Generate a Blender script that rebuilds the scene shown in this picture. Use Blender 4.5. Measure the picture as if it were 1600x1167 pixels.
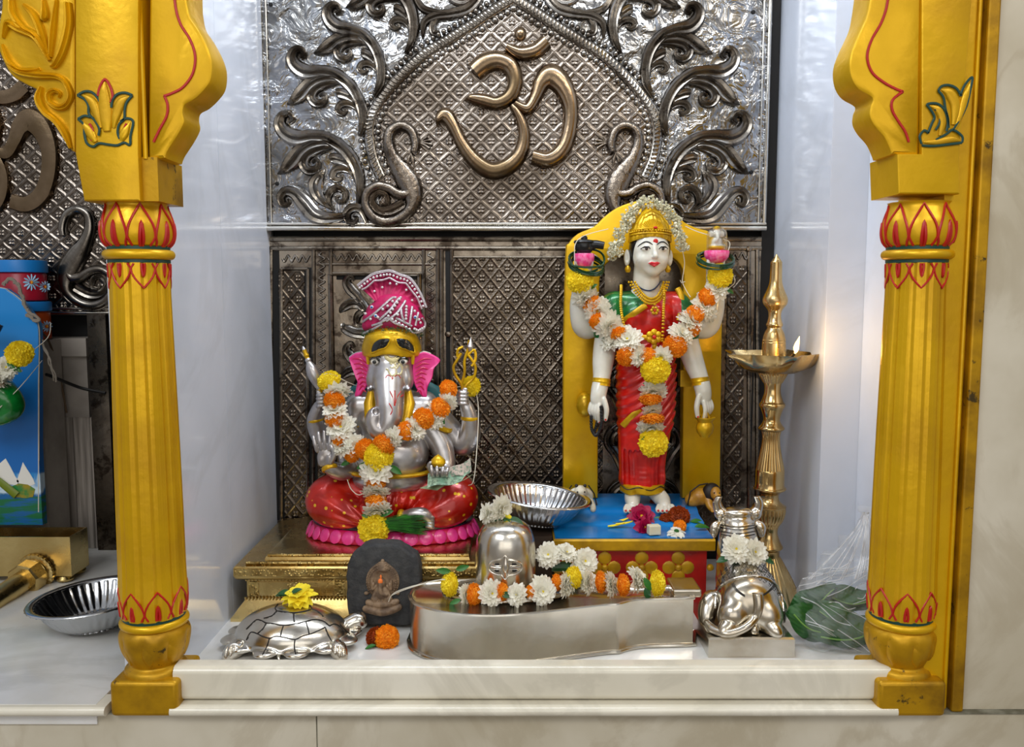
import bpy, bmesh, math, random
import numpy as np
from math import sin, cos, pi, sqrt, atan, atan2, radians
from mathutils import Vector, Matrix, Euler, noise
random.seed(7)
for o in list(bpy.data.objects): bpy.data.objects.remove(o)
SC = bpy.context.scene
COL = SC.collection
# ------------------------------------------------------------ camera
FPX, CXP, CYP = 1350.0, 800.0, 583.5
CAM = Vector((0, -1.3, 0.6)); PITCH = atan(135/1350)
cd = bpy.data.cameras.new('camera'); cam = bpy.data.objects.new('camera', cd); COL.objects.link(cam)
cam.location = CAM; cam.rotation_euler = (pi/2-PITCH, 0, 0)
cd.sensor_width = 36; cd.lens = 36*FPX/1600; cd.clip_start = .02
SC.camera = cam
# ------------------------------------------------------------ view
SC.view_settings.view_transform = 'Standard'; SC.view_settings.look = 'None'
SC.view_settings.gamma = 1; SC.view_settings.use_curve_mapping = False
SC.view_settings.exposure = 0.0
# ------------------------------------------------------------ node helpers
class X:
    """a tiny expression wrapper round math nodes"""
    def __init__(s, nt, sock): s.nt, s.s = nt, sock
    def _m(s, op, *a):
        n = s.nt.nodes.new('ShaderNodeMath'); n.operation = op
        for i, v in enumerate((s,)+a):
            if isinstance(v, X): s.nt.links.new(v.s, n.inputs[i])
            else: n.inputs[i].default_value = v
        return X(s.nt, n.outputs[0])
    def __add__(s, o): return s._m('ADD', o)
    def __sub__(s, o): return s._m('SUBTRACT', o)
    def __mul__(s, o): return s._m('MULTIPLY', o)
    def __truediv__(s, o): return s._m('DIVIDE', o)
    def frac(s): return s._m('FRACT')
    def abs(s): return s._m('ABSOLUTE')
    def sin(s): return s._m('SINE')
    def cos(s): return s._m('COSINE')
    def sqrt(s): return s._m('SQRT')
    def atan2(s, o): return s._m('ARCTAN2', o)
    def lt(s, o): return s._m('LESS_THAN', o)
    def gt(s, o): return s._m('GREATER_THAN', o)
    def max(s, o): return s._m('MAXIMUM', o)
    def min(s, o): return s._m('MINIMUM', o)
    def pw(s, o): return s._m('POWER', o)
    def sstep(s, a, b, c=0., d=1.):
        n = s.nt.nodes.new('ShaderNodeMapRange'); n.interpolation_type = 'SMOOTHSTEP'
        s.nt.links.new(s.s, n.inputs[0])
        for i, v in enumerate((a, b, c, d)): n.inputs[i+1].default_value = v
        return X(s.nt, n.outputs[0])
def coords(nt, kind='Object'):
    tc = nt.nodes.new('ShaderNodeTexCoord'); sp = nt.nodes.new('ShaderNodeSeparateXYZ')
    nt.links.new(tc.outputs[kind], sp.inputs[0])
    return tc.outputs[kind], [X(nt, sp.outputs[i]) for i in range(3)]
def noise_x(nt, vec, scale, detail=4, rough=.55, dist=0, sc3=None):
    if sc3:
        mp = nt.nodes.new('ShaderNodeMapping'); nt.links.new(vec, mp.inputs[0]); mp.inputs['Scale'].default_value = sc3; vec = mp.outputs[0]
    n = nt.nodes.new('ShaderNodeTexNoise'); nt.links.new(vec, n.inputs['Vector'])
    n.inputs['Scale'].default_value = scale; n.inputs['Detail'].default_value = detail
    n.inputs['Roughness'].default_value = rough; n.inputs['Distortion'].default_value = dist
    return X(nt, n.outputs[0])
def vor_x(nt, vec, scale, feature='F1', out=0, rnd=1.):
    n = nt.nodes.new('ShaderNodeTexVoronoi'); n.feature = feature; nt.links.new(vec, n.inputs['Vector'])
    n.inputs['Scale'].default_value = scale; n.inputs['Randomness'].default_value = rnd
    return X(nt, n.outputs[out])
def mixc(nt, fac, a, b):
    n = nt.nodes.new('ShaderNodeMix'); n.data_type = 'RGBA'
    nt.links.new(fac.s, n.inputs[0])
    for i, v in ((6, a), (7, b)):
        if isinstance(v, tuple): n.inputs[i].default_value = (*v[:3], 1)
        else: nt.links.new(v, n.inputs[i])
    return n.outputs[2]
def lin(h):
    """sRGB hex -> linear tuple"""
    if isinstance(h, tuple): return h
    c = [int(h[i:i+2], 16)/255 for i in (0, 2, 4)]
    return tuple(v/12.92 if v <= .04045 else ((v+.055)/1.055)**2.4 for v in c)
def mat(name, col, metal=0., rough=.5, bump=None, var=None, dirt=None, coat=0., sss=0., spec=.5, fn=None, trans=0., rvar=0., sheen=0., emis=None, sub_r=(1, .5, .3)):
    """bump=(scale,strength,dist) noise bump; var=(scale,col2[,lo,hi]) colour noise; fn(nt,bsdf,vec,xyz) for anything more"""
    m = bpy.data.materials.new(name); m.use_nodes = True; nt = m.node_tree; b = nt.nodes['Principled BSDF']
    b.inputs['Base Color'].default_value = (*lin(col), 1); b.inputs['Metallic'].default_value = metal
    b.inputs['Roughness'].default_value = rough; b.inputs['Coat Weight'].default_value = coat; b.inputs['Coat Roughness'].default_value = .12
    b.inputs['Specular IOR Level'].default_value = spec
    b.inputs['Subsurface Weight'].default_value = sss; b.inputs['Subsurface Radius'].default_value = sub_r; b.inputs['Subsurface Scale'].default_value = .006
    b.inputs['Transmission Weight'].default_value = trans; b.inputs['Sheen Weight'].default_value = sheen
    if emis: b.inputs['Emission Color'].default_value = (*lin(emis[0]), 1); b.inputs['Emission Strength'].default_value = emis[1]
    vec, xyz = coords(nt)
    csock = None
    if var:
        lo, hi = (var[2], var[3]) if len(var) > 3 else (.35, .65)
        f = noise_x(nt, vec, var[0], 5).sstep(lo, hi); csock = mixc(nt, f, lin(col), lin(var[1]))
    if dirt:   # (scale, colour, threshold)
        f = noise_x(nt, vec, dirt[0], 8, .7).sstep(dirt[2], dirt[2]+.06)
        csock = mixc(nt, f, csock if csock else lin(col), lin(dirt[1]))
    if csock: nt.links.new(csock, b.inputs['Base Color'])
    if rvar:
        f = noise_x(nt, vec, 18, 5).sstep(.3, .7, max(rough-rvar, .02), rough+rvar); nt.links.new(f.s, b.inputs['Roughness'])
    if bump: add_bump(nt, b, noise_x(nt, vec, bump[0], 6, .6), bump[1], bump[2])
    if fn: fn(nt, b, vec, xyz)
    return m
def add_bump(nt, b, h, strength, dist):
    n = nt.nodes.new('ShaderNodeBump'); n.inputs['Strength'].default_value = strength; n.inputs['Distance'].default_value = dist
    nt.links.new(h.s, n.inputs['Height'])
    if b.inputs['Normal'].links: nt.links.new(b.inputs['Normal'].links[0].from_socket, n.inputs['Normal'])
    nt.links.new(n.outputs[0], b.inputs['Normal'])
# ------------------------------------------------------------ world and lamps
W = bpy.data.worlds.new('world'); SC.world = W; W.use_nodes = True
def _w():
    nt = W.node_tree; bg = nt.nodes['Background']; vec, xyz = coords(nt, 'Generated')
    f = noise_x(nt, vec, 2.6, 2, .5, .6).sstep(.34, .68)
    up = xyz[2].sstep(-.35, .6)
    c = mixc(nt, f, (.3, .29, .28), (1.2, 1.23, 1.3))
    c2 = mixc(nt, up, (.34, .3, .26), c)
    nt.links.new(c2, bg.inputs[0]); bg.inputs[1].default_value = .6
_w()
def area(name, loc, target, sx, sy, power, col):
    l = bpy.data.lights.new(name, 'AREA'); l.shape = 'RECTANGLE'; l.size = sx; l.size_y = sy; l.energy = power; l.color = col
    o = bpy.data.objects.new(name, l); COL.objects.link(o); o.location = loc
    o.rotation_euler = (Vector(target)-Vector(loc)).to_track_quat('-Z', 'Y').to_euler(); return o
area('hall_daylight', (-1.3, -2.2, 2.3), (0, .3, .45), 1.6, 1.0, 32, (.95, .98, 1))
area('hall_tube_light', (1.1, -1.7, 2.1), (0, .4, .4), 1.5, .3, 15, (1, .92, .8))
area('niche_tube_light', (0, .12, 1.42), (0, .34, .3), .9, .10, 7.5, (.84, .91, 1))
area('hall_low_bounce', (0, -2.6, .7), (0, .3, .3), 2.4, 1.1, 11, (1, .95, .88))
# ------------------------------------------------------------ geometry helpers
def P(px, py, Y):
    """the point of the vertical plane y=Y that stands at this place in the photograph"""
    dx = (px-CXP)/FPX; dy = -(py-CYP)/FPX
    ry = cos(PITCH)+dy*sin(PITCH); rz = -sin(PITCH)+dy*cos(PITCH)
    t = (Y-CAM.y)/ry
    return Vector((dx*t, Y, CAM.z+rz*t))
def PZ(px, py, Z):
    dx = (px-CXP)/FPX; dy = -(py-CYP)/FPX
    ry = cos(PITCH)+dy*sin(PITCH); rz = -sin(PITCH)+dy*cos(PITCH)
    t = (Z-CAM.z)/rz
    return Vector((dx*t, CAM.y+ry*t, Z))
def S(Y): return (Y+1.3)/FPX*.998
def tag(o, label=None, cat=None, group=None, kind=None):
    if label: o['label'] = label
    if cat: o['category'] = cat
    if group: o['group'] = group
    if kind: o['kind'] = kind
    return o
def thing(name, label, cat, loc=(0, 0, 0), group=None):
    o = bpy.data.objects.new(name, None); COL.objects.link(o); o.location = loc; o.empty_display_size = .02
    return tag(o, label, cat, group)
def link(name, me, parent=None, m=None, M=None):
    o = bpy.data.objects.new(name, me); COL.objects.link(o)
    if m and not me.materials: me.materials.append(m)
    if parent is not None:
        o.parent = parent
        w = Matrix.Identity(4) if M is None else M
        o.matrix_parent_inverse = Matrix.Identity(4)
        o.matrix_basis = wmat(parent).inverted() @ w
    elif M is not None: o.matrix_basis = M
    return o
def wmat(o):
    m = o.matrix_basis.copy()
    while o.parent: o = o.parent; m = o.matrix_basis @ m
    return m
def orient(loc, axis, roll=0, sc=(1, 1, 1)):
    """matrix at loc whose +Z looks along axis"""
    q = Vector(axis).to_track_quat('Z', 'Y').to_matrix().to_4x4()
    return Matrix.Translation(loc) @ q @ Matrix.Rotation(roll, 4, 'Z') @ Matrix.Diagonal((*sc, 1))
class MB:
    def __init__(s): s.v = []; s.f = []; s.mi = []; s.m = 0
    def add(s, vs, fs):
        n = len(s.v); s.v += [tuple(v) for v in vs]; s.f += [tuple(n+i for i in f) for f in fs]; s.mi += [s.m]*len(fs); return s
    def box(s, a, b):
        x0, y0, z0 = a; x1, y1, z1 = b
        v = [(x, y, z) for z in (z0, z1) for y in (y0, y1) for x in (x0, x1)]
        return s.add(v, [(0, 2, 3, 1), (4, 5, 7, 6), (0, 1, 5, 4), (2, 6, 7, 3), (0, 4, 6, 2), (1, 3, 7, 5)])
    def rings(s, rs, cap0=True, cap1=True, closed=True):
        """rs = list of rings (equal length) -> skin"""
        n = len(rs[0]); v = [p for r in rs for p in r]; f = []
        for i in range(len(rs)-1):
            for j in range(n if closed else n-1):
                a, b = i*n+j, i*n+(j+1) % n; f.append((a, b, b+n, a+n))
        if cap0: f.append(tuple(reversed(range(n))))
        if cap1: f.append(tuple(range((len(rs)-1)*n, len(rs)*n)))
        return s.add(v, f)
    def lathe(s, prof, c=(0, 0, 0), seg=32, mod=None, sy=1., M=None, caps=(True, True)):
        """prof = [(r,z)], about z through c; mod(theta,k)->factor"""
        rs = []
        for k, (r, z) in enumerate(prof):
            ring = []
            for j in range(seg):
                t = 2*pi*j/seg; q = r*(mod(t, k) if mod else 1); p = Vector((q*cos(t), q*sin(t)*sy, z))
                ring.append((M @ p) if M else p+Vector(c))
            rs.append(ring)
        return s.rings(rs, *caps)
    def tube(s, pts, r, seg=8, flat=1., up=None, caps=True, closed=False):
        pts = [Vector(p) for p in pts]; n = len(pts)
        if not hasattr(r, '__len__'): r = [r]*n
        rs = []; N = None
        for i, p in enumerate(pts):
            if closed: t = pts[(i+1) % n]-pts[i-1]
            else: t = pts[min(i+1, n-1)]-pts[max(i-1, 0)]
            if t.length < 1e-9: t = Vector((0, 0, 1))
            t.normalize()
            if up is not None: N = Vector(up)-t*t.dot(Vector(up))
            elif N is None: N = t.orthogonal()
            else: N = N-t*t.dot(N)
            if N.length < 1e-6: N = t.orthogonal()
            N.normalize(); B = t.cross(N)
            rs.append([p+(B*cos(a)+N*sin(a)*flat)*r[i] for a in [2*pi*j/seg for j in range(seg)]])
        if closed: rs.append(rs[0]); caps = False
        return s.rings(rs, caps, caps)
    def ell(s, c, r, seg=14, rings=9, M=None):
        if not hasattr(r, '__len__'): r = (r, r, r)
        rs = []; c = Vector(c)
        for i in range(rings+1):
            a = -pi/2+pi*(i+.02)/(rings+.04); rr = []
            for j in range(seg):
                t = 2*pi*j/seg; p = Vector((r[0]*cos(a)*cos(t), r[1]*cos(a)*sin(t), r[2]*sin(a)))
                if M: p = M.to_3x3() @ p
                rr.append(c+p)
            rs.append(rr)
        return s.rings(rs)
    def prism(s, outline, y0, y1, inset=0., il=0.):
        """outline of (x,z) pts extruded y0(front)..y1; bevel of the front edge: inset in plane, il in depth"""
        out = [Vector((p[0], p[1])) for p in outline]; n = len(out)
        A = sum(out[i].x*out[(i+1) % n].y-out[(i+1) % n].x*out[i].y for i in range(n))
        if A < 0: out.reverse()
        ins = []
        for i in range(n):
            t0 = (out[i]-out[i-1]); t1 = (out[(i+1) % n]-out[i])
            n0 = Vector((-t0.y, t0.x)); n1 = Vector((-t1.y, t1.x))
            if n0.length > 0: n0.normalize()
            if n1.length > 0: n1.normalize()
            q = n0+n1; l = q.length
            q = q/l if l > .3 else n1
            ins.append(out[i]+q*inset)
        rs = [[(p.x, y1, p.y) for p in out], [(p.x, y0+il, p.y) for p in out]]
        if inset: rs.append([(out[i].lerp(ins[i], .3).x, y0+il*.3, out[i].lerp(ins[i], .3).y) for i in range(n)]); rs.append([(p.x, y0, p.y) for p in ins])
        n0 = len(s.v); v = [p for r in rs for p in r]; f = []
        for i in range(len(rs)-1):
            for j in range(n): a, b = i*n+j, i*n+(j+1) % n; f.append((a, b, b+n, a+n))
        s.add(v, f)
        from mathutils.geometry import tessellate_polygon
        for k in (0, len(rs)-1):
            tri = tessellate_polygon([[Vector((p[0], p[2], 0)) for p in rs[k]]])
            for t in tri: s.f.append(tuple(n0+k*n+i for i in t)); s.mi.append(s.m)
        return s
    def mesh(s, name='mesh', smooth=True, angle=40):
        me = bpy.data.meshes.new(name); me.from_pydata(s.v, [], s.f)
        bm = bmesh.new(); bm.from_mesh(me); bmesh.ops.recalc_face_normals(bm, faces=bm.faces); 
        for i, f in enumerate(bm.faces): f.smooth = smooth
        for e in bm.edges:
            if len(e.link_faces) == 2 and e.calc_face_angle(0) > radians(angle): e.smooth = False
        bm.to_mesh(me); bm.free()
        return me
    def build(s, name, m, parent=None, smooth=True, angle=40, M=None):
        me = s.mesh(name, smooth, angle)
        for mm in (m if isinstance(m, (list, tuple)) else [m]): me.materials.append(mm)
        if any(s.mi): me.polygons.foreach_set('material_index', s.mi)
        return link(name, me, parent, None, M)
def cr(pts, n=8, closed=False):
    """Catmull-Rom through pts (any dimension, extra values carried along)"""
    out = []; m = len(pts)
    rng = range(m) if closed else range(m-1)
    for i in rng:
        p = [pts[(i+k) % m] if closed else pts[min(max(i+k, 0), m-1)] for k in (-1, 0, 1, 2)]
        for j in range(n):
            t = j/n; a, b, c, d = -.5*t+t*t-.5*t**3, 1-2.5*t*t+1.5*t**3, .5*t+2*t*t-1.5*t**3, -.5*t*t+.5*t**3
            out.append(tuple(a*p[0][k]+b*p[1][k]+c*p[2][k]+d*p[3][k] for k in range(len(p[1]))))
    if not closed: out.append(tuple(pts[-1]))
    return out
def lerp(a, b, t): return a+(b-a)*t
# ------------------------------------------------------------ signed distance sculpting
class SDF:
    def __init__(s, lo, hi, vox):
        s.lo = np.array(lo, float); s.vox = vox; s.n = np.ceil((np.array(hi)-s.lo)/vox).astype(int)+1
        s.g = np.full(tuple(s.n), 9., np.float32)
    def _sub(s, lo, hi, m):
        a = np.maximum(np.floor((np.array(lo)-m-s.lo)/s.vox).astype(int), 0)
        b = np.minimum(np.ceil((np.array(hi)+m-s.lo)/s.vox).astype(int)+1, s.n)
        if (b <= a).any(): return None
        ax = [(s.lo[i]+np.arange(a[i], b[i])*s.vox).astype(np.float32) for i in range(3)]
        return tuple(slice(a[i], b[i]) for i in range(3)), np.meshgrid(*ax, indexing='ij')
    def _op(s, sl, d, k, op):
        a = s.g[sl]
        if op == 'u':
            if k > 0: h = np.maximum(k-np.abs(a-d), 0)/k; r = np.minimum(a, d)-h*h*k*.25
            else: r = np.minimum(a, d)
        elif op == 's':
            d = -d
            if k > 0: h = np.maximum(k-np.abs(a-d), 0)/k; r = np.maximum(a, d)+h*h*k*.25
            else: r = np.maximum(a, d)
        s.g[sl] = r
    def cap(s, p0, p1, r0, r1=None, k=0., op='u', fl=None):
        """tapered capsule; fl=(axis vector, factor) squashes along that axis"""
        if r1 is None: r1 = r0
        p0 = np.array(p0, float); p1 = np.array(p1, float); R = max(r0, r1)*(1.0 if not fl else max(1, fl[1]))
        q = s._sub(np.minimum(p0, p1)-R, np.maximum(p0, p1)+R, k+3*s.vox)
        if q is None: return s
        sl, (x, y, z) = q
        d = p1-p0; L = float(d@d)+1e-12; x = x-p0[0]; y = y-p0[1]; z = z-p0[2]
        t = np.clip((x*d[0]+y*d[1]+z*d[2])/L, 0, 1)
        ex, ey, ez = x-t*d[0], y-t*d[1], z-t*d[2]
        if fl:
            u = np.array(fl[0], float); u /= np.linalg.norm(u); w = ex*u[0]+ey*u[1]+ez*u[2]; g = 1/fl[1]-1
            ex, ey, ez = ex+u[0]*w*g, ey+u[1]*w*g, ez+u[2]*w*g
            sc = min(1, fl[1])
        else: sc = 1
        s._op(sl, (np.sqrt(ex*ex+ey*ey+ez*ez)-(r0+(r1-r0)*t))*sc, k, op); return s
    def path(s, pts, rs, k=0., op='u', fl=None, n=5):
        q = cr([(*p, r) for p, r in zip(pts, rs)], n)
        for a, b in zip(q[:-1], q[1:]): s.cap(a[:3], b[:3], a[3], b[3], k, op, fl)
        return s
    def ell(s, c, r, k=0., op='u', rot=None):
        c = np.array(c, float); r = np.array(r, float) if hasattr(r, '__len__') else np.array([r]*3, float); R = r.max()
        q = s._sub(c-R, c+R, k+3*s.vox)
        if q is None: return s
        sl, (x, y, z) = q; x = x-c[0]; y = y-c[1]; z = z-c[2]
        if rot is not None:
            m = np.array(Euler([radians(a) for a in rot]).to_matrix()).T
            x, y, z = m[0, 0]*x+m[0, 1]*y+m[0, 2]*z, m[1, 0]*x+m[1, 1]*y+m[1, 2]*z, m[2, 0]*x+m[2, 1]*y+m[2, 2]*z
        k0 = np.sqrt((x/r[0])**2+(y/r[1])**2+(z/r[2])**2); k1 = np.sqrt((x/r[0]**2)**2+(y/r[1]**2)**2+(z/r[2]**2)**2)
        s._op(sl, k0*(k0-1)/np.maximum(k1, 1e-9), k, op); return s
    def box(s, c, h, r=0., k=0., op='u', rot=None):
        c = np.array(c, float); h = np.array(h, float); R = np.linalg.norm(h) if rot is not None else h
        q = s._sub(c-R, c+R, k+3*s.vox)
        if q is None: return s
        sl, (x, y, z) = q; x = x-c[0]; y = y-c[1]; z = z-c[2]
        if rot is not None:
            m = np.array(Euler([radians(a) for a in rot]).to_matrix()).T
            x, y, z = m[0, 0]*x+m[0, 1]*y+m[0, 2]*z, m[1, 0]*x+m[1, 1]*y+m[1, 2]*z, m[2, 0]*x+m[2, 1]*y+m[2, 2]*z
        ax, ay, az = np.abs(x)-h[0]+r, np.abs(y)-h[1]+r, np.abs(z)-h[2]+r
        d = np.sqrt(np.maximum(ax, 0)**2+np.maximum(ay, 0)**2+np.maximum(az, 0)**2)+np.minimum(np.maximum(ax, np.maximum(ay, az)), 0)-r
        s._op(sl, d, k, op); return s
    def disp(s, fn, lo=None, hi=None):
        """add fn(x,y,z) to the field (pattern carving)"""
        q = s._sub(lo if lo is not None else s.lo, hi if hi is not None else s.lo+s.n*s.vox, 0)
        sl, (x, y, z) = q; s.g[sl] += fn(x, y, z).astype(np.float32); return s
    def mesh(s, name='body'):
        g = s.g; g = np.pad(g, 1, constant_values=9.); n = g.shape; neg = g < 0
        c = [(i, j, k) for i in (0, 1) for j in (0, 1) for k in (0, 1)]
        def sh(a, o): return a[o[0]:n[0]-1+o[0], o[1]:n[1]-1+o[1], o[2]:n[2]-1+o[2]]
        cnt = sum(sh(neg, o).astype(np.int8) for o in c); act = (cnt > 0) & (cnt < 8)
        idx = np.full(act.shape, -1, np.int64); ii = np.argwhere(act); idx[act] = np.arange(len(ii))
        acc = np.zeros((len(ii), 3)); w = np.zeros(len(ii))
        val = {o: g[ii[:, 0]+o[0], ii[:, 1]+o[1], ii[:, 2]+o[2]] for o in c}
        for a in c:
            for ax in range(3):
                if a[ax]: continue
                b = list(a); b[ax] = 1; b = tuple(b); va, vb = val[a], val[b]; m = (va < 0) != (vb < 0)
                t = va[m]/(va[m]-vb[m]); p = np.tile(np.array(a, float), (m.sum(), 1)); p[:, ax] = t
                acc[m] += p; w[m] += 1
        v = (ii+acc/w[:, None]-1)*s.vox+s.lo
        F = []
        for ax in range(3):
            sl0 = [slice(1, n[i]-1) for i in range(3)]; sl0[ax] = slice(0, n[ax]-1); sl1 = list(sl0); sl1[ax] = slice(1, n[ax])
            A = neg[tuple(sl0)]; B = neg[tuple(sl1)]; e = np.argwhere(A != B); fl = A[tuple(e.T)]
            base = e.copy(); 
            for i in range(3):
                if i != ax: base[:, i] += 1
            u, w2 = [i for i in range(3) if i != ax]
            def I(du, dw):
                q = base.copy(); q[:, u] -= du; q[:, w2] -= dw; return idx[q[:, 0], q[:, 1], q[:, 2]]
            quad = np.stack([I(0, 0), I(1, 0), I(1, 1), I(0, 1)], 1)
            flip = fl if ax != 1 else ~fl
            quad[~flip] = quad[~flip][:, ::-1]
            F.append(quad)
        F = np.concatenate(F); F = F[(F >= 0).all(1)]
        me = bpy.data.meshes.new(name); me.vertices.add(len(v)); me.vertices.foreach_set('co', v.astype(np.float32).ravel())
        me.loops.add(len(F)*4); me.loops.foreach_set('vertex_index', F.astype(np.int32).ravel())
        me.polygons.add(len(F)); me.polygons.foreach_set('loop_start', np.arange(len(F), dtype=np.int32)*4)
        me.polygons.foreach_set('use_smooth', np.ones(len(F), bool)); me.update(calc_edges=True)
        return me
    def build(s, name, m, parent=None, color_fn=None):
        me = s.mesh(name)
        for mm in (m if isinstance(m, (list, tuple)) else [m]): me.materials.append(mm)
        if color_fn:
            n = len(me.polygons); c = np.empty(n*3, np.float32); me.polygons.foreach_get('center', c)
            me.polygons.foreach_set('material_index', color_fn(c.reshape(-1, 3)).astype(np.int32))
        return link(name, me, parent)
class Fig:
    """figure frame: photo pixels on a vertical plane Y, d = pixels towards the viewer"""
    def __init__(s, Y): s.Y = Y; s.s = S(Y)
    def __call__(s, px, py, d=0): p = P(px, py, s.Y); p.y -= d*s.s; return p
class FigP(Fig):
    """as Fig, but each point is measured at its own depth"""
    def __call__(s, px, py, d=0): return P(px, py, s.Y-d*s.s)
def surf(fs, px, py, Y0, Y1, off=0.):
    """first point of a sculpted field met by the sight line through this place of the photograph"""
    S_ = fs.S; n = S_.g.shape
    for i in range(600):
        p = P(px, py, lerp(Y0, Y1, i/599)); k = [int(round((p[a]-S_.lo[a])/S_.vox)) for a in range(3)]
        if all(0 <= k[a] < n[a] for a in range(3)) and S_.g[k[0], k[1], k[2]] < off: return p
    return None
def surf_line(mb, fs, pts, Y0, Y1, r, n=6, seg=6, lift=0.):
    q = [surf(fs, a, b, Y0, Y1) for a, b in cr(pts, n)]; q = [p+Vector((0, -lift, lift*.6)) for p in q if p is not None]
    if len(q) > 2: mb.tube(q, r, seg)
# ============================================================ materials
def f_marble(scale, veincol, amt):
    def fn(nt, b, vec, xyz):
        n = noise_x(nt, vec, scale, 8, .6, 1.2); v = (n-.5).abs().sstep(0, .06, 1, 0)*amt
        c = mixc(nt, v, b.inputs['Base Color'].links[0].from_socket if b.inputs['Base Color'].links else tuple(b.inputs['Base Color'].default_value[:3]), lin(veincol))
        nt.links.new(c, b.inputs['Base Color'])
    return fn
M_MARBLE = mat('polished_white_marble', 'E9E9E8', 0, .14, var=(5, 'DAD8D2'), fn=f_marble(2.2, 'BDBCB6', .35), spec=.6, sss=.05)
M_SILL = mat('sill_marble', 'E8E3D4', 0, .16, var=(5, 'DAD4C2'), fn=f_marble(2.6, 'BDB7A6', .35), spec=.6, dirt=(16, 'BFB08A', .72))
M_MARBLE_W = mat('wall_marble', 'DCE2EE', 0, .12, var=(2.5, 'CDD4E0'), fn=f_marble(1.3, 'BFC4CC', .25), spec=.7)
M_MARBLE_C = mat('cream_marble', 'D3CCBA', 0, .3, var=(4, 'BDB49E'), fn=f_marble(3, 'A79A80', .35), dirt=(9, 'A08F70', .66))
M_GREYST = mat('grey_stone_panel', 'A39A90', 0, .6, var=(6, '837B72'), bump=(30, .3, .002))
M_DARK = mat('dark_gap', '0C0B0A', 0, .8)
M_GROUT = mat('grout', '8A8878', 0, .8, var=(30, '5E5A48'))
def f_gold(nt, b, vec, xyz):
    n = noise_x(nt, vec, 60, 5, .6); g = noise_x(nt, vec, 13, 4, .6)
    add_bump(nt, b, n*.5+g*.9, .35, .003)
M_GOLD = mat('gold_paint', 'DFAF07', .45, .36, var=(9, 'C69606', .4, .75), dirt=(38, '5B4310', .70), fn=f_gold, rvar=.08)
M_GOLD_D = mat('gold_paint_worn', 'C6960A', .5, .42, var=(14, '8F680A', .4, .7), dirt=(30, '4B3B18', .60), fn=f_gold)
M_RED_L = mat('red_paint_line', 'B5180F', 0, .4)
M_GRN_L = mat('dark_green_paint_line', '0F4038', 0, .4)
M_WHITECHIP = mat('bare_marble_chip', 'C9C3B4', 0, .6)
def lattice_h(nt, xyz, D, ox=0, oz=0, az=1.):
    x = xyz[0]+ox; z = (xyz[2]+oz)*az
    fu = ((x+z)/D+50.).frac()-.5; fv = ((x-z)/D+50.).frac()-.5
    e = fu.abs().max(fv.abs()); ridge = (e-.445).abs().sstep(.012, .045, 1, 0)
    r = (fu*fu+fv*fv).sqrt(); a = fv.atan2(fu)
    R = (a*4.).cos()*.10+.205; pet = (r-R).sstep(-.08, .02, 1, 0); hole = (r-.0).abs().sstep(.03, .08, 1, 0)
    return ridge+pet*.9-hole*.6, ridge, pet
def silver(name, c1, c2, rough, lat=None, ham=None, tar_dark='2A1F18', tn=.5, tarl=.62):
    def fn(nt, b, vec, xyz):
        n = noise_x(nt, vec, 7, 7, .65, .5); c = mixc(nt, n.sstep(.35, .68), lin(c1), lin(c2))
        n2 = noise_x(nt, vec, 26, 6, .7, .3); c = mixc(nt, n2.sstep(tarl, tarl+.12)*tn, c, lin(tar_dark))
        if lat:
            h, ridge, pet = lattice_h(nt, xyz, *lat)
            c = mixc(nt, (ridge.max(pet)).sstep(0, 1, .5, 0), c, lin(tar_dark))  # lattice recesses mixed darker than the ridges and petals
        nt.links.new(c, b.inputs['Base Color'])
        add_bump(nt, b, noise_x(nt, vec, 45, 4, .55), .12, .004)
        if ham: add_bump(nt, b, noise_x(nt, vec, ham[0], 3, .5, .8), ham[1], ham[2])
        rr = n.sstep(.3, .7, max(rough-.07, .05), rough+.1); nt.links.new(rr.s, b.inputs['Roughness'])
    return mat(name, c1, 1., rough, fn=fn)
M_SIL_HAM = silver('hammered_silver', 'A2A4A8', '6A6762', .16, ham=(26, .8, .012), tn=.6)
M_SIL_LEAF = silver('embossed_silver', '9C9790', '5D554C', .22, tn=.7, tarl=.55)
M_SIL_OM = silver('tarnished_silver_om', '97826A', '67563F', .22, tn=.5)
M_SIL_LATT = silver('silver_lattice', '9D948B', '70665B', .25, lat=(.0432, 0, 0, 1.08), tn=.7)
M_SIL_LOW = silver('dark_silver', '9C9284', '665B4F', .26, tn=.8, tarl=.5)
M_SIL_LATT2 = silver('dark_silver_lattice', '8E8376', '62584C', .28, lat=(.0356, .01, .005, .80), tn=.8, tarl=.55)
M_SIL_BRIGHT = silver('bright_silver', 'D6D3CC', 'B9B2A4', .16, tn=.15)
M_SIL_BIRD = silver('scaled_silver', '857B70', '4E463D', .26, tn=.7, tarl=.52, ham=(130, .6, .002))
M_GAP_CABLE_BLACK = mat('gap_shade_cable_black', '15120F', .3, .5)  # black of the shaded panel gaps, shared with the cable

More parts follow.
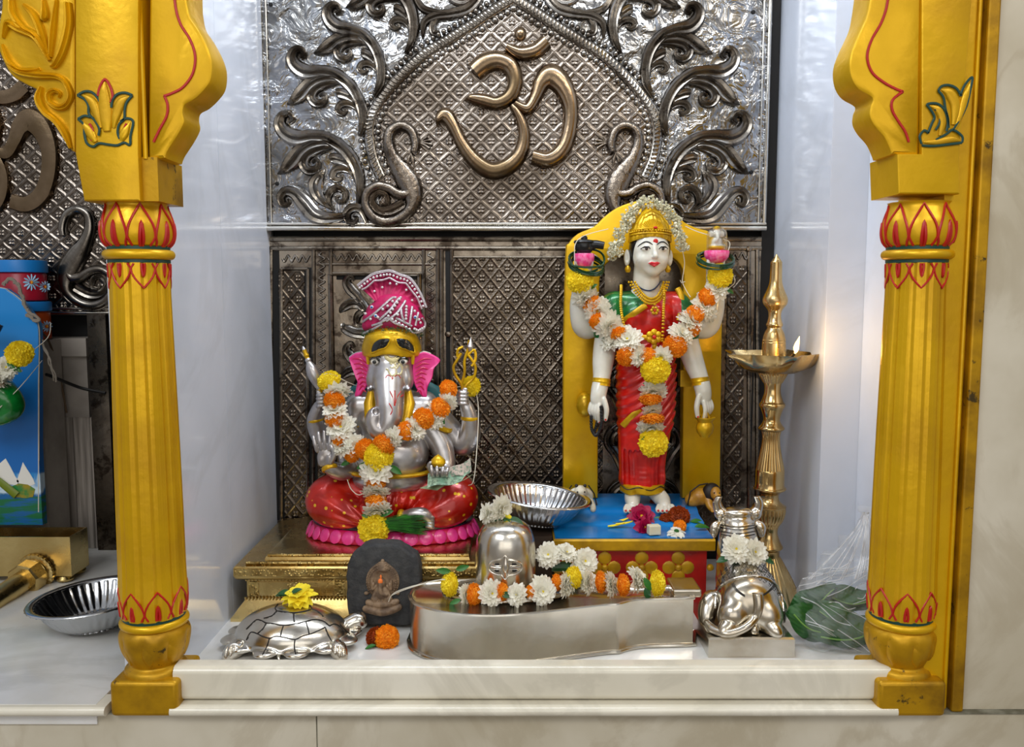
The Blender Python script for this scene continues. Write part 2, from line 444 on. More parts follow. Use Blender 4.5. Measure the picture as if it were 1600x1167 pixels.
# ============================================================ the room shell
def slab(name, m, a, b, kind='structure', parent=None, bev=0):
    o = MB().box(a, b).build(name, m, parent, smooth=False)
    if bev:
        md = o.modifiers.new('bevel', 'BEVEL'); md.width = bev; md.segments = 3
    if parent is None: tag(o, kind=kind)
    return o
XL, XR, YB = -.513, .552, .565
slab('floor', M_MARBLE, (XL+.0, -.072, -.03), (XR+.073, YB+.0, 0))
slab('floor.001', M_MARBLE, (-1.7, -.105, -.03), (XL-.088, .70, 0))
slab('wall_back', M_DARK, (-1.7, YB+.14, -.05), (.8, YB+.18, 1.6))
slab('wall_back.001', M_DARK, (XL-.02, YB+.01, -.03), (XR+.05, YB+.03, 1.6))
def wall_tiles(name, x0, x1, ys, inner):
    """marble partition made of upright tiles with fine joints"""
    mb = MB()
    for a, b in zip(ys[:-1], ys[1:]):
        mb.box((x0, a+.0006, -.03), (x1, b-.0006, 1.6))
    mb.box((x0+.001 if inner > 0 else x0+.0, ys[0], -.03), (x1-.001 if inner < 0 else x1, ys[-1], 1.6))
    return tag(mb.build(name, M_MARBLE_W, smooth=False), kind='structure')
wall_tiles('wall_left', -.60, XL, [-.012, .24, YB], -1)
wall_tiles('wall_right', XR+.006, XR+.12, [.24, YB], 1); wall_tiles('wall_right', XR+.073, XR+.12, [-.012, .24], 1)
# sill in front of the shrine floor
def nosing(name, x0, x1, ya, yb, z0, z1, r, m=M_SILL):
    """bar with a rounded front edge: ya back, yb front"""
    prof = [(ya, z0)]
    for i in range(9): a = -pi/2+pi/2*i/8; prof.append((yb+r-r*cos(a), z0+r+r*sin(a))) if r*2 <= (z1-z0)+1e-9 else None
    for i in range(9): a = pi/2*i/8; prof.append((yb+r-r*cos(a), z1-r+r*sin(a)))
    prof.append((ya, z1))
    mb = MB(); mb.rings([[(x, p[0], p[1]) for p in prof] for x in (x0, x1)])
    return tag(mb.build(name, m, angle=30), kind='structure')
XB0, XB1 = P(162, 1090, -.115).x, P(268, 1090, -.115).x
XC0, XC1 = P(1400, 1090, -.115).x, P(1505, 1120, -.102).x
nosing('trim_1', XB1-.004, XC0+.012, -.070, -.098, .0005, .0515, .011)
nosing('trim_2', XB1-.004, XC0+.004, -.0725, -.117, -.0145, -.0005, .0068)
nosing('trim_3', -1.7, XB0, -.0725, -.117, -.0145, -.0005, .0068)
# marble faces below and to the right
mb = MB(); 
XJ = P(495, 1140, -.102).x
mb.box((-1.7, -.102, -.5), (XJ-.001, -.03, -.0155)); mb.box((XJ+.001, -.102, -.5), (1.6, -.03, -.0155))
tag(mb.build('wall_front', M_MARBLE_C, smooth=False), kind='structure')
slab('wall_front_joint', M_GROUT, (XJ-.002, -.1005, -.5), (XJ+.002, -.04, -.0156))
slab('trim_4', M_GROUT, (-1.7, -.1035, -.0158), (1.6, -.06, -.0142))
mb = MB(); mb.box((XC1+.001, -.092, -.0138), (1.7, .1, 1.6)); tag(mb.build('wall_right_outer', M_MARBLE_C, smooth=False), kind='structure')

# ============================================================ silver repousse on the back wall
def strip(mb, pts, Y, h, prof='leaf', n=6, s=None):
    """embossed ribbon: pts=(px,py,half width px); stands h metres proud of plane Y"""
    q = cr(pts, n); s = s or S(Y)
    ws = {'leaf': [(-1, 0), (-.93, .55), (-.72, .72), (-.3, .6), (-.1, .85), (0, 1), (.1, .85), (.3, .6), (.72, .72), (.93, .55), (1, 0)],
          'dome': [(-1, 0), (-.92, .45), (-.7, .8), (-.35, .97), (0, 1), (.35, .97), (.7, .8), (.92, .45), (1, 0)],
          'flat': [(-1, 0), (-.95, .7), (-.82, .95), (-.4, 1), (0, 1.02), (.4, 1), (.82, .95), (.95, .7), (1, 0)]}[prof]
    C = [Vector((P(a[0], a[1], Y).x, P(a[0], a[1], Y).z)) for a in q]; rs = []
    for i, c in enumerate(C):
        t = C[min(i+1, len(C)-1)]-C[max(i-1, 0)]; t.normalize(); nrm = Vector((-t.y, t.x)); w = max(q[i][2], .3)*s
        hh = h*min(1, (w/(6*s))**.7)
        rs.append([(c.x+nrm.x*u*w, Y-v*hh, c.y+nrm.y*u*w) for u, v in ws])
    return mb.rings(rs, True, True, closed=True)
MIRX = 802
def relief_sheet(name, m, parent, outline, Y, D, ox=0, oz=0, step=.0013, amp=.0030, az=1., flat=0):
    """beaten sheet with a diamond lattice and a floret in every cell, as real relief; outline = (x,z) polygon"""
    o = np.array(outline, float); lo = o.min(0); hi = o.max(0); nx = int((hi[0]-lo[0])/step)+1; nz = int((hi[1]-lo[1])/step)+1
    gx = np.linspace(lo[0], hi[0], nx+1); gz = np.linspace(lo[1], hi[1], nz+1); Xg, Zg = np.meshgrid(gx, gz, indexing='ij')
    rs = np.random.RandomState(5)
    x = Xg+ox; z = (Zg+oz)*az; U = (x+z)/D+50; V = (x-z)/D+50; fu = U-np.floor(U)-.5; fv = V-np.floor(V)-.5
    jit = rs.rand(256, 256); iu = np.floor(U).astype(int) % 256; iv = np.floor(V).astype(int) % 256; j = jit[iu, iv]
    e = np.maximum(abs(fu), abs(fv)); ss = lambda a: np.clip(a, 0, 1)**2*(3-2*np.clip(a, 0, 1))
    ridge = (ss((e-.415)/.03)*.75+.3*ss(1-abs(e-.36)/.02)) if flat else (ss(1-abs(e-.465)/.03)+.6*ss(1-abs(e-.40)/.022))
    r = np.hypot(fu, fv); a = np.arctan2(fv, fu); q1 = np.hypot(abs(fu)-.165, fv); q2 = np.hypot(fu, abs(fv)-.165); pet = np.maximum(ss(1-(q1/.125)**2), ss(1-(q2/.125)**2))+.35*ss(1-np.hypot(abs(fu)-.215, abs(fv)-.215)/.07); dot = ss(1-r/.055)
    cor = ss(1-np.hypot(abs(fu)-.27, abs(fv)-.27)/.06)*.5
    h = amp*(ridge+.85*pet+.5*dot+cor*0)*(0.75+.5*j)+.0016*np.sin(Xg*23+2*np.sin(Zg*17))*np.sin(Zg*31)
    P_ = np.stack([Xg, Y-.0025-h, Zg], -1).reshape(-1, 3)
    cx = (gx[:-1]+gx[1:])/2; cz = (gz[:-1]+gz[1:])/2; Cx, Cz = np.meshgrid(cx, cz, indexing='ij'); ins = np.zeros(Cx.shape, bool); n = len(o)
    for i in range(n):
        (xa, za), (xb, zb) = o[i], o[(i+1) % n]
        if za == zb: continue
        c_ = ((za > Cz) != (zb > Cz)) & (Cx < (xb-xa)*(Cz-za)/(zb-za)+xa); ins ^= c_
    I, J = np.nonzero(ins); W_ = nz+1; q = np.stack([I*W_+J, (I+1)*W_+J, (I+1)*W_+J+1, I*W_+J+1], 1)
    used, inv = np.unique(q, return_inverse=True); q = inv.reshape(-1, 4); P_ = P_[used]
    me = bpy.data.meshes.new(name); me.vertices.add(len(P_)); me.vertices.foreach_set('co', P_.astype(np.float32).ravel())
    me.loops.add(q.size); me.loops.foreach_set('vertex_index', q.astype(np.int32).ravel()); me.polygons.add(len(q))
    me.polygons.foreach_set('loop_start', np.arange(len(q), dtype=np.int32)*4); me.polygons.foreach_set('use_smooth', np.ones(len(q), bool)); me.update(calc_edges=True); me.materials.append(m)
    return link(name, me, parent)
def mir(pts): return [(2*MIRX-a[0], *a[1:]) for a in pts]
def simil(pts, a0, a1, b0, b1):
    A = complex(*a1)-complex(*a0); B = complex(*b1)-complex(*b0); k = B/A
    out = []
    for p in pts: z = complex(*b0)+(complex(p[0], p[1])-complex(*a0))*k; out.append((z.real, z.imag, p[2]*abs(k)))
    return out
SPRAY = [
 [(560,318,3),(564,290,7),(557,261,9),(540,235,10),(514,217,9.5),(489,213,9),(464,216,12),(446,207,11),(439,193,9),(444,181,6.5),(454,179,5),(459,187,4),(453,193,2.5)],
 [(545,240,3),(514,223,7),(488,225,9),(470,236,10),(457,253,11),(444,266,6),(434,272,.8)],
 [(520,229,4),(498,233,7),(480,243,8),(475,257,8),(483,267,7),(495,265,6),(499,255,4),(493,250,3),(488,255,1.5)],
 [(557,276,2),(548,259,5),(534,251,7.5),(522,248,8),(516,249,5)],
 [(559,290,2),(552,271,4.5),(538,264,5.5),(524,267,5.5),(521,278,5),(530,281,4),(535,275,2.5),(530,272,1.5)]]
A0, A1 = (560, 315), (443, 181)
SPRAYS = [(A0, A1), ((563, 211), (462, 80)), ((586, 149), (519, 10)), ((635, 82), (572, -62))]
EXTRA = [
 [(541,338,6),(511,341,11),(491,335,13),(475,317,13),(462,303,10),(448,299,8),(440,308,7),(444,320,5.5),(453,317,3),(450,311,1.5)],
 [(523,328,3),(501,310,9),(494,291,13),(500,277,9),(509,265,.8)],
 [(520,327,3),(513,314,6),(517,300,6.5),(529,294,6.5),(540,300,6),(540,312,5),(531,316,4),(526,309,3),(532,306,2)],
 [(576,347,6),(566,328,8),(553,325,8),(543,333,7.5),(545,345,6),(555,348,5),(558,340,3),(552,338,1.5)]]
TOPS = [
 [(661,60,2),(663,37,6),(680,26,7),(706,22,8),(731,15,8.5),(747,-4,9),(750,-30,8)],
 [(686,28,3),(677,39,6),(678,52,6),(688,51,3)],
 [(647,-8,4),(661,14,6),(682,20,5),(705,21,3)],
 [(700,-30,5),(705,-8,9),(722,0,11),(738,-12,9),(742,-30,6)]]
BIRD = [(648,238,7),(650,224,8),(643,205,8),(627,197,8),(611,206,9),(608,226,10),(615,247,12),(627,266,17),(640,288,19),(646,308,15),(642,326,10),(626,341,9),(605,347,9),(586,341,9),(573,323,8),(574,303,8),(590,291,8),(608,294,8),(622,303,9),(636,304,9),(642,295,8),(637,285,5),(630,288,3)]
BSPI = [(632,318,9),(610,329,9),(592,328,7),(582,314,6),(590,302,5.5),(603,305,5),(606,317,4.5),(597,321,3.5),(594,314,2)]
ARCH = [(596,277),(583,246),(577,208),(582,180),(597,154),(622,124),(660,88),(703,61),(744,35),(775,14),(802,-2)]
OMP = [[(741,113,15),(757,100,16),(777,95,15),(797,104,14),(805,128,12.5),(797,151,12),(777,162,11),(756,158,11),(738,155,8),(726,157,.8)],
 [(800,166,5),(813,186,8.5),(819,212,10),(813,240,12),(794,260,13.5),(768,267,13.5),(742,251,12.5),(722,224,10.5),(708,196,11),(697,181,12.5),(687,186,8),(683,198,.8)],
 [(805,163,6),(824,171,9.5),(837,152,10.5),(846,130,14),(861,119,19),(880,136,16.5),(891,168,13),(889,207,12.5),(877,236,13),(856,250,13),(832,245,12)],
 [(792,75,6),(813,84,11),(836,80,12),(853,66,12)]]
def build_upper():
    Y = .535; s = S(Y); mid = P(802, 355, Y)
    t = thing('relief_panel', 'large embossed silver panel with om, peacocks and leaf scrolls above both idols', 'wall panel', (mid.x, Y, mid.z))
    a, b = P(413, 352, Y), P(1197, 352, Y); zt = 1.32
    MB().box((a.x, Y, a.z), (b.x, Y+.012, zt)).build('backing_sheet', M_SIL_HAM, t, smooth=False)
    # lattice field under the arch
    out = [(596,352),(596,300),(590,277),(577,245),(571,208),(577,178),(593,149),(620,118),(660,82),(703,55),(744,29),(775,8),(802,-8)]
    q = cr(out, 4); q = q+[(2*MIRX-p[0], p[1]) for p in reversed(q[:-1])]
    relief_sheet('lattice_field', M_SIL_LATT, t, [(P(p[0], p[1], Y).x, P(p[0], p[1], Y).z) for p in q], Y, .0432, az=1.08)
    # leaves
    for side in (0, 1):
        f = mir if side else (lambda p: p)
        for r, c in SPRAYS:
            mb = MB()
            for k, st in enumerate(SPRAY): strip(mb, [(x_, y_, w_*1.14) for x_, y_, w_ in f(simil(st, A0, A1, r, c))], Y, (.020, .017, .015, .014, .013)[k])
            mb.build('leaf_scroll', M_SIL_LEAF, t)
        mb = MB()
        for st in EXTRA: strip(mb, f(st), Y, .015)
        mb.build('leaf_scroll', M_SIL_LEAF, t)
        mb = MB()
        for st in TOPS: strip(mb, f(st), Y, .013)
        mb.build('leaf_scroll', M_SIL_LEAF, t)
        mb = MB(); strip(mb, f(BIRD), Y-.002, .02, 'dome'); strip(mb, f(BSPI), Y-.002, .016)
        for e in ((668, 214), (673, 219), (675, 226), (671, 232)): strip(mb, f([(656,224,1.4),((656+e[0])/2,(224+e[1])/2-1,1.9),(*e,2.8)]), Y-.005, .008, 'dome')
        for e in ((640, 258), (647, 262)): strip(mb, f([(643,240,2),(e[0]-2,250,3),(*e,1)]), Y-.003, .008, 'dome')
        c = P(*f([(648,233)])[0], Y); mb.ell((c.x, Y-.02, c.z), .0035, 8, 6)
        mb.build('peacock', M_SIL_BIRD, t)
        # arch band: rope between two rows of beads
        mb = MB(); q = cr(ARCH, 14); pts = [P(*f([p])[0], Y) for p in q]
        L = 0; ph = 0
        strip(mb, f([(*p, 9) for p in ARCH]), Y-.001, .008, 'dome', 6)
        # slanting strands of the rope
        dist = [0]
        for i in range(1, len(pts)): dist.append(dist[-1]+(pts[i]-pts[i-1]).length)
        def at(d):
            j = min(max(np.searchsorted(dist, d), 1), len(dist)-1); u = (d-dist[j-1])/(dist[j]-dist[j-1]); p = pts[j-1].lerp(pts[j], u); tt = (pts[j]-pts[j-1]).normalized(); return p, tt
        d = 0
        sg = -1 if side else 1
        while d < dist[-1]:
            p, tt = at(d); nn = Vector((-tt.z, 0, tt.x)); w = 8.5*s
            a_ = p+nn*w-tt*w*.8*sg*0; 
            mb.tube([p+nn*w*.95-tt*w*.55, p+nn*w*.3-tt*w*.1+Vector((0, -.009, 0)), p-nn*w*.3+tt*w*.15+Vector((0, -.009, 0)), p-nn*w*.95+tt*w*.55], [.001, .0028, .0028, .001], 6)
            d += .0085
        for off, r, st in ((13.5, 4.2, 9.6), (-13.5, 5.0, 11.5)):
            d = .002
            while d < dist[-1]:
                p, tt = at(d); nn = Vector((-tt.z, 0, tt.x))*(-1 if side else 1); c = p+nn*off*s; mb.ell((c.x, Y-.004, c.z), (r*s, .006, r*s), 8, 5); d += st*s
        mb.build('arch_band', M_SIL_LEAF, t)
    # rim of beads round the end of the band joined under it, om
    for i, st in enumerate(OMP):
        mb = MB(); strip(mb, st, Y-.003, .021, 'dome', 8)
        if i == 3: c = P(813, 54, Y); mb.ell((c.x, Y-.004, c.z), (9.5*s, .012, 11*s))
        mb.build('om_stroke', M_SIL_OM, t)
    # border moulding, rivets
    mb = MB()
    for y_, r in ((357, .0042), (350, .0026)):
        p0, p1 = P(414, y_, Y), P(1196, y_, Y); mb.tube([(p0.x, Y-.004, p0.z), (p1.x, Y-.004, p1.z)], r*1.3, 10)
    for x_, r in ((416, .0035), (425, .002), (1193, .004), (1184, .002)):
        p0 = P(x_, 352, Y); X_ = P(x_, 352, Y).x; mb.tube([(X_, Y-.003, p0.z), (X_, Y-.003, zt)], r, 10)
    mb.build('border_moulding', M_SIL_BRIGHT, t)
    for x_, y_ in ((423, 7), (433, 287), (1177, 19), (1174, 269)):
        p = P(x_, y_, Y); mb = MB(); mb.lathe([(0, .004), (.0035, .003), (.0045, 0), (.0045, -.002)], M=orient(p, (0, -1, 0)), seg=14, caps=(True, True)); mb.build('rivet', M_DARK, t)
build_upper()
def lattice_box(mb, x0, y0, x1, y1, Y, d=.004):
    a, b = P(x0, y1, Y), P(x1, y0, Y); mb.box((a.x, Y-d, a.z), (b.x, Y, b.z)); return mb
def build_lower():
    Y = .548; s = S(Y); mid = P(805, 800, Y)
    t = thing('carved_screen', 'dark tarnished silver screen with diamond lattice below the large om panel', 'wall panel', (mid.x, Y, mid.z))
    mb = MB(); a, b = P(421, 830, Y), P(1190, 370, Y); mb.box((a.x, Y, a.z), (b.x, Y+.01, b.z)); mb.build('backing_sheet', M_SIL_LOW, t, smooth=False)
    for x0, y0, x1, y1 in ((446, 424, 476, 812), (709, 404, 884, 812), (880, 404, 945, 812), (1065, 404, 1120, 812), (1128, 416, 1166, 812)):
        a_, b_ = P(x0, y1, Y), P(x1, y0, Y); relief_sheet('lattice_panel', M_SIL_LATT2, t, [(a_.x, a_.z), (b_.x, a_.z), (b_.x, b_.z), (a_.x, b_.z)], Y, .0356, .01, .005, az=.80, flat=1)
    mb = MB()
    for xa, xb in ((427, 436), (481, 489), (699, 707), (1119, 1127), (1171, 1181)): lattice_box(mb, xa, 392 if xa not in (481,) else 418, xb, 812, Y, .002)
    lattice_box(mb, 526, 431, 655, 437, Y, .002); mb.build('dark_groove', M_DARK, t, smooth=False)  # flat black strips stand in for shade in the recesses between panels
    # mouldings: raised rails
    mb = MB()
    def rail(x0, y0, x1, y1, r=.004, d=0): p, q = P(x0, y0, Y), P(x1, y1, Y); mb.tube([(p.x, Y-.001-d, p.z), (q.x, Y-.001-d, q.z)], r, 8)
    for y_ in (374, 388): rail(422, y_, 1189, y_, .005)
    for x_ in (424, 440, 481, 490, 517, 662, 684, 690, 706, 1124, 1170, 1183): rail(x_, 390 if x_ not in (440, 481) else 420, x_, 812, .0045)
    rail(440, 420, 481, 420); rail(495, 413, 682, 413, .003); rail(520, 427, 660, 427, .003); rail(708, 402, 884, 402, .003)
    mb.build('moulding', M_SIL_LOW, t)
    # zigzag bands
    def zig(x0, y0, x1, y1, amp, per):
        mb = MB()
        L = math.hypot(x1-x0, y1-y0); n = int(L/per*4); pts = []
        for i in range(n+1):
            u = i/n; o = amp*sin(i*pi/2); ux, uy = (x1-x0)/L, (y1-y0)/L
            pts.append(P(x0+(x1-x0)*u-uy*o, y0+(y1-y0)*u+ux*o, Y))
        pts = cr([tuple(p) for p in pts], 3); mb.tube([Vector(p)+Vector((0, -.002, 0)) for p in pts], .0024, 6); mb.build('zigzag_band', M_SIL_LEAF, t)
    zig(503, 395, 503, 800, 4.5, 12); zig(673, 395, 673, 800, 4.5, 12); zig(512, 402, 664, 402, 4.5, 12); zig(442, 404, 484, 404, 5, 11); zig(1128, 400, 1168, 400, 5, 11); zig(892, 396, 1100, 396, 5, 11)
    # sunk panel with a leaf scroll behind the turban
    mb = MB()
    a, b = P(524, 800, Y), P(655, 430, Y); w = .013
    mb.tube([(a.x, Y-.002, a.z), (a.x, Y-.002, b.z), (b.x, Y-.002, b.z), (b.x, Y-.002, a.z)], .006, 8)
    mb.build('inner_frame', M_SIL_LOW, t)
    for side in (0, 1):
        f = (lambda p: [(2*589-q[0], *q[1:]) for q in p]) if side else (lambda p: p)
        for dy in (0, 105, 215):
            mb = MB()
            for st in ([(592,520,6),(575,490,8),(560,465,8),(548,452,9),(542,440,7),(548,432,5),(554,438,3)],
                       [(585,500,4),(566,478,8),(550,474,9),(536,482,6),(531,489,1)],
                       [(590,505,3),(572,487,5),(560,492,6),(558,504,5),(566,508,3),(569,502,2)],
                       [(592,530,5),(575,522,9),(555,520,9),(540,513,8),(535,505,2)]):
                strip(mb, f([(p[0], p[1]+dy, p[2]) for p in st]), Y-.001, .013)
            mb.build('leaf_scroll', M_SIL_LEAF, t)
    # scroll seen through the opening of the gold backdrop
    for side in (0, 1):
        f = (lambda p: [(2*1004-q[0], *q[1:]) for q in p]) if side else (lambda p: p)
        for dy in (0, 90, 180):
            mb = MB()
            for st in ([(1010,660,4),(1030,640,8),(1045,610,9),(1058,590,8),(1052,572,6),(1040,576,4)],
                       [(1015,650,4),(1038,655,8),(1053,668,8),(1052,684,6),(1041,682,4),(1042,674,2)],
                       [(1012,640,3),(1022,618,6),(1035,606,6),(1040,595,3)]):
                strip(mb, f([(p[0], p[1]+dy-80, p[2]) for p in st]), Y-.004, .014)
            mb.build('leaf_scroll', M_SIL_LEAF, t)
    for x_, y_ in ((444, 581), (700, 522), (1170, 389)):
        p = P(x_, y_, Y-.004); mb = MB(); mb.lathe([(0, .006), (.005, .005), (.007, 0), (.007, -.003)], M=orient(p, (0, -1, 0)), seg=14); mb.build('rivet', M_SIL_LOW, t)
build_lower()
# black strips put in for the shaded gap where panels stop short of the marble
slab('gap_shade_right', M_GAP_CABLE_BLACK, (P(1190, 355, .55).x+.001, .552, 0), (P(1207, 355, .55).x+.004, .562, 1.32))
slab('gap_shade_left', M_GAP_CABLE_BLACK, (XL+.0005, .562, 0), (P(424, 355, .55).x, .574, 1.32))

# ============================================================ gold columns
def petal_line(mb, cx, cy, z0, z1, rfn, a0, aw, up, r, seg=10, wdt=1.):
    """outline of a pointed petal lying on a round surface: base at z0, tip at z1"""
    pts = []
    for i in range(seg*2+1):
        u = i/seg-1; h = 1-abs(u)**2.2 if True else 0
        v_ = abs(u); ww = sin(pi/2*min(1, v_*1.25))*(1 if v_ < .8 else 1-.25*((v_-.8)/.2)); a = a0+aw*np.sign(u)*ww; z = lerp(z1, z0, v_)
        rr = rfn(z)+.0006; pts.append((cx+rr*sin(a), cy-rr*cos(a), z))
    mb.tube(pts, r, 6)
def lathe_k(mb, prof, c=(0, 0, 0), seg=32, mod=None): return mb.lathe([(r*.937, z) for r, z in prof], c, seg, mod)
def column(name, cx, cy, label, px, red_caps, seg=96):
    """px(y)->z; radii in metres measured on the photograph"""
    s = S(-.03)
    Z = lambda y: P(CXP, y, cy-.045).z; k_ = .937
    t = tag(thing(name, label, 'column', (cx, cy, Z(1118))), kind='thing')
    base = MB(); r = .052
    # square block with a rough waist
    base.box((cx-.0485, cy-.0485, -.0145), (cx+.0485, cy+.0485, Z(1064)))
    o = base.build('base_block', M_GOLD_D, t); md = o.modifiers.new('b', 'BEVEL'); md.width = .006; md.segments = 3
    prof = [(.048, Z(1066)), (.046, Z(1058)), (.039, Z(1052)), (.041, Z(1046)), (.048, Z(1030)), (.0515, Z(1012)), (.051, Z(1000)), (.046, Z(992))]
    def lot(th, k): return 1+.06*abs(sin(th*4))-.03 if 2 < k < 7 else 1
    mb = MB(); lathe_k(mb, cr(prof, 4), (cx, cy, 0), 64, lambda th, k: 1+(.09*(abs(sin(th*4))**.6)-.05)*max(0, sin(pi*min(max((k-9)/18, 0), 1))))
    RL = lambda z: np.interp(-z, [-p[1] for p in prof], [p[0] for p in prof])*.937
    for i in range(8):   # carved petals, tips down
        for a, z0, z1, hw in ((2*pi*i/8+.2, Z(996), Z(1046), .36), (2*pi*i/8+.2+pi/8, Z(994), Z(1022), .22)):
            rs = []
            for k in range(9):
                u = k/8; z = lerp(z0, z1, u); w = hw*sin(pi*min(.15+u*.85, 1))**.6+.01; rr = RL(z)
                rs.append([(cx+(rr-.004+.0095*(1-v*v)**.7*sin(pi*(.1+.85*u)))*sin(a+v*w), cy-(rr-.004+.0095*(1-v*v)**.7*sin(pi*(.1+.85*u)))*cos(a+v*w), z) for v in (-1, -.8, -.5, -.2, .2, .5, .8, 1)])
            mb.rings(rs, True, True, closed=False)
    mb.build('lotus_base', M_GOLD_D, t)
    for y, rr, r_ in ((986, .0455, .0065), (396.5, .0445, .007)):
        mb = MB(); lathe_k(mb, [(rr-r_, Z(y)+r_)]+[(rr+r_*sin(a), Z(y)+r_*cos(a)) for a in [pi*i/8 for i in range(9)]]+[(rr-r_, Z(y)-r_)], (cx, cy, 0), 64); mb.build('ring_moulding', M_GOLD, t)
    for y, rr in ((978, .047), (387, .0445), (406, .0445)): mb = MB(); lathe_k(mb, [(rr-.006, Z(y)+.0045), (rr, Z(y)+.003), (rr, Z(y)-.003), (rr-.006, Z(y)-.0045)], (cx, cy, 0), 64); mb.build('green_ring', M_GRN_L, t)
    # fluted shaft
    pr = [(.0485, Z(975)), (.0508, Z(950)), (.0505, Z(930)), (.0497, Z(900)), (.049, Z(820)), (.0475, Z(700)), (.0455, Z(580)), (.0435, Z(470)), (.0435, Z(440)), (.0440, Z(408))]
    q = cr(pr, 5)
    def flute(th, k):
        u = (th*12/(2*pi)) % 1; g = abs(u-.5)*2
        return 1-.055*max(0, (g-.6)/.4)**.6-.010*(1 if .08 < abs(g-.3) < .16 else 0)
    mb = MB(); lathe_k(mb, q, (cx, cy, 0), 196, flute); mb.build('shaft', M_GOLD, t)
    q_s = sorted([(p[1], p[0]) for p in q]); R = lambda z: np.interp(z, [p[0] for p in q_s], [p[1] for p in q_s])*.937*.975
    # petal bands: bottom (upright), under the capital (hanging)
    mbr = MB(); mbh = MB(); mbc = MB()
    npet = 8
    for i in range(npet):
        a = 2*pi*(i+.5)/npet+.12
        petal_line(mbr, cx, cy, Z(972), Z(928), R, a, pi/npet*.98, 1, .0016)
        petal_line(mbr, cx, cy, Z(972), Z(950), R, a, .05, 1, .0022)
        petal_line(mbh, cx, cy, Z(411), Z(450), R, a, pi/npet*.98, -1, .0016)
        petal_line(mbh, cx, cy, Z(411), Z(432), R, a, .05, -1, .0020)
    # capital bulb
    pb = [(.041, Z(384)), (.0475, Z(376)), (.0505, Z(362)), (.0495, Z(345)), (.045, Z(330)), (.0415, Z(318)), (.044, Z(312))]; qb = cr(pb, 5)
    mb = MB(); lathe_k(mb, qb, (cx, cy, 0), 96, lambda th, k: 1+.025*abs(sin(th*4+.4))); mb.build('lotus_capital', M_GOLD, t)
    qb_s = sorted([(p[1], p[0]) for p in qb]); RB = lambda z: np.interp(z, [p[0] for p in qb_s], [p[1] for p in qb_s])*.95
    for i in range(npet):
        a = 2*pi*(i+.5)/npet+.1
        petal_line(mbc, cx, cy, Z(383), Z(316), RB, a, pi/npet*.98, 1, .0018)
        petal_line(mbc, cx, cy, Z(383), Z(345), RB, a, .05, 1, .0024)
    for m_ in (mbr, mbh, mbc): m_.build('petal_outline', M_RED_L, t)
    return t, Z
def poly(px, Y): return [(P(a, b, Y).x, P(a, b, Y).z) for a, b in px]
LB = [(231,250),(234,-140),(288,-140),(292,0),(297,26),(309,45),(320,64),(329,85),(332,104),(329,126),(318,142),(303,156),(289,164),(286,176),(288,190),(281,206),(271,222),(262,236),(258,247),(240,250)]
def red_curve(t, pts, Y, m=M_RED_L, r=.0018, name='painted_line'):
    mb = MB(); mb.tube([P(a, b, Y)+Vector((0, -.0004, 0)) for a, b in cr(pts, 8)], r, 6, flat=.5, up=(0, 1, 0)); return mb.build(name, m, t)
tL, ZL = column('carved_column', P(214, 700, -.1).x, -.066, 'gold painted carved column with red edged lotus petals, left of the shrine opening, standing free', None, 1)
tR, ZR = column('carved_column', P(1437, 700, -.1).x, -.066, 'gold painted half column set against the gold jamb, right of the shrine opening', None, 1)
def block(t, x0, x1, xt0, xt1, side):
    Y0, Y1 = -.118, -.02
    pr = MB(); ys = (318, 240)
    a = poly([(x0, 314), (x1, 314), (xt1, 240), (xt1, -140), (xt0, -140), (xt0, 240)], Y0)
    pr.prism(a, Y0, Y1, .003, .003); return pr.build('capital_block', M_GOLD, t, angle=30)
block(tL, 131, 219, 117, 216, 1)
# bracket shapes
def bracket(t, out, Y0, Y1):
    q = [out[0], out[1], out[2]]+cr(out[3:-1], 4)+[out[-1]]
    MB().prism(poly(q, Y0), Y0, Y1, .005, .006).build('arch_bracket', M_GOLD, t, angle=35)
bracket(tL, LB, -.105, -.045)
MB().box((P(212, 250, -.11).x, -.108, P(0, 314, -.11).z), (P(246, 280, -.11).x, -.02, P(0, 245, -.11).z)).build('capital_block', M_GOLD_D, tL, smooth=False)
mb = MB(); X0 = P(226, 240, -.11).x
mb.tube([(X0, -.107, P(0, 248, -.11).z), (X0, -.107, 1.15)], .0035, 8); mb.build('bead_moulding', M_GOLD, tL)
red_curve(tL, [(272,-60),(273,0),(281,35),(297,62),(305,88),(301,115),(286,136),(268,146),(256,150)], -.106)
red_curve(tL, [(257,150),(262,165),(260,182),(249,203),(240,222)], -.106)
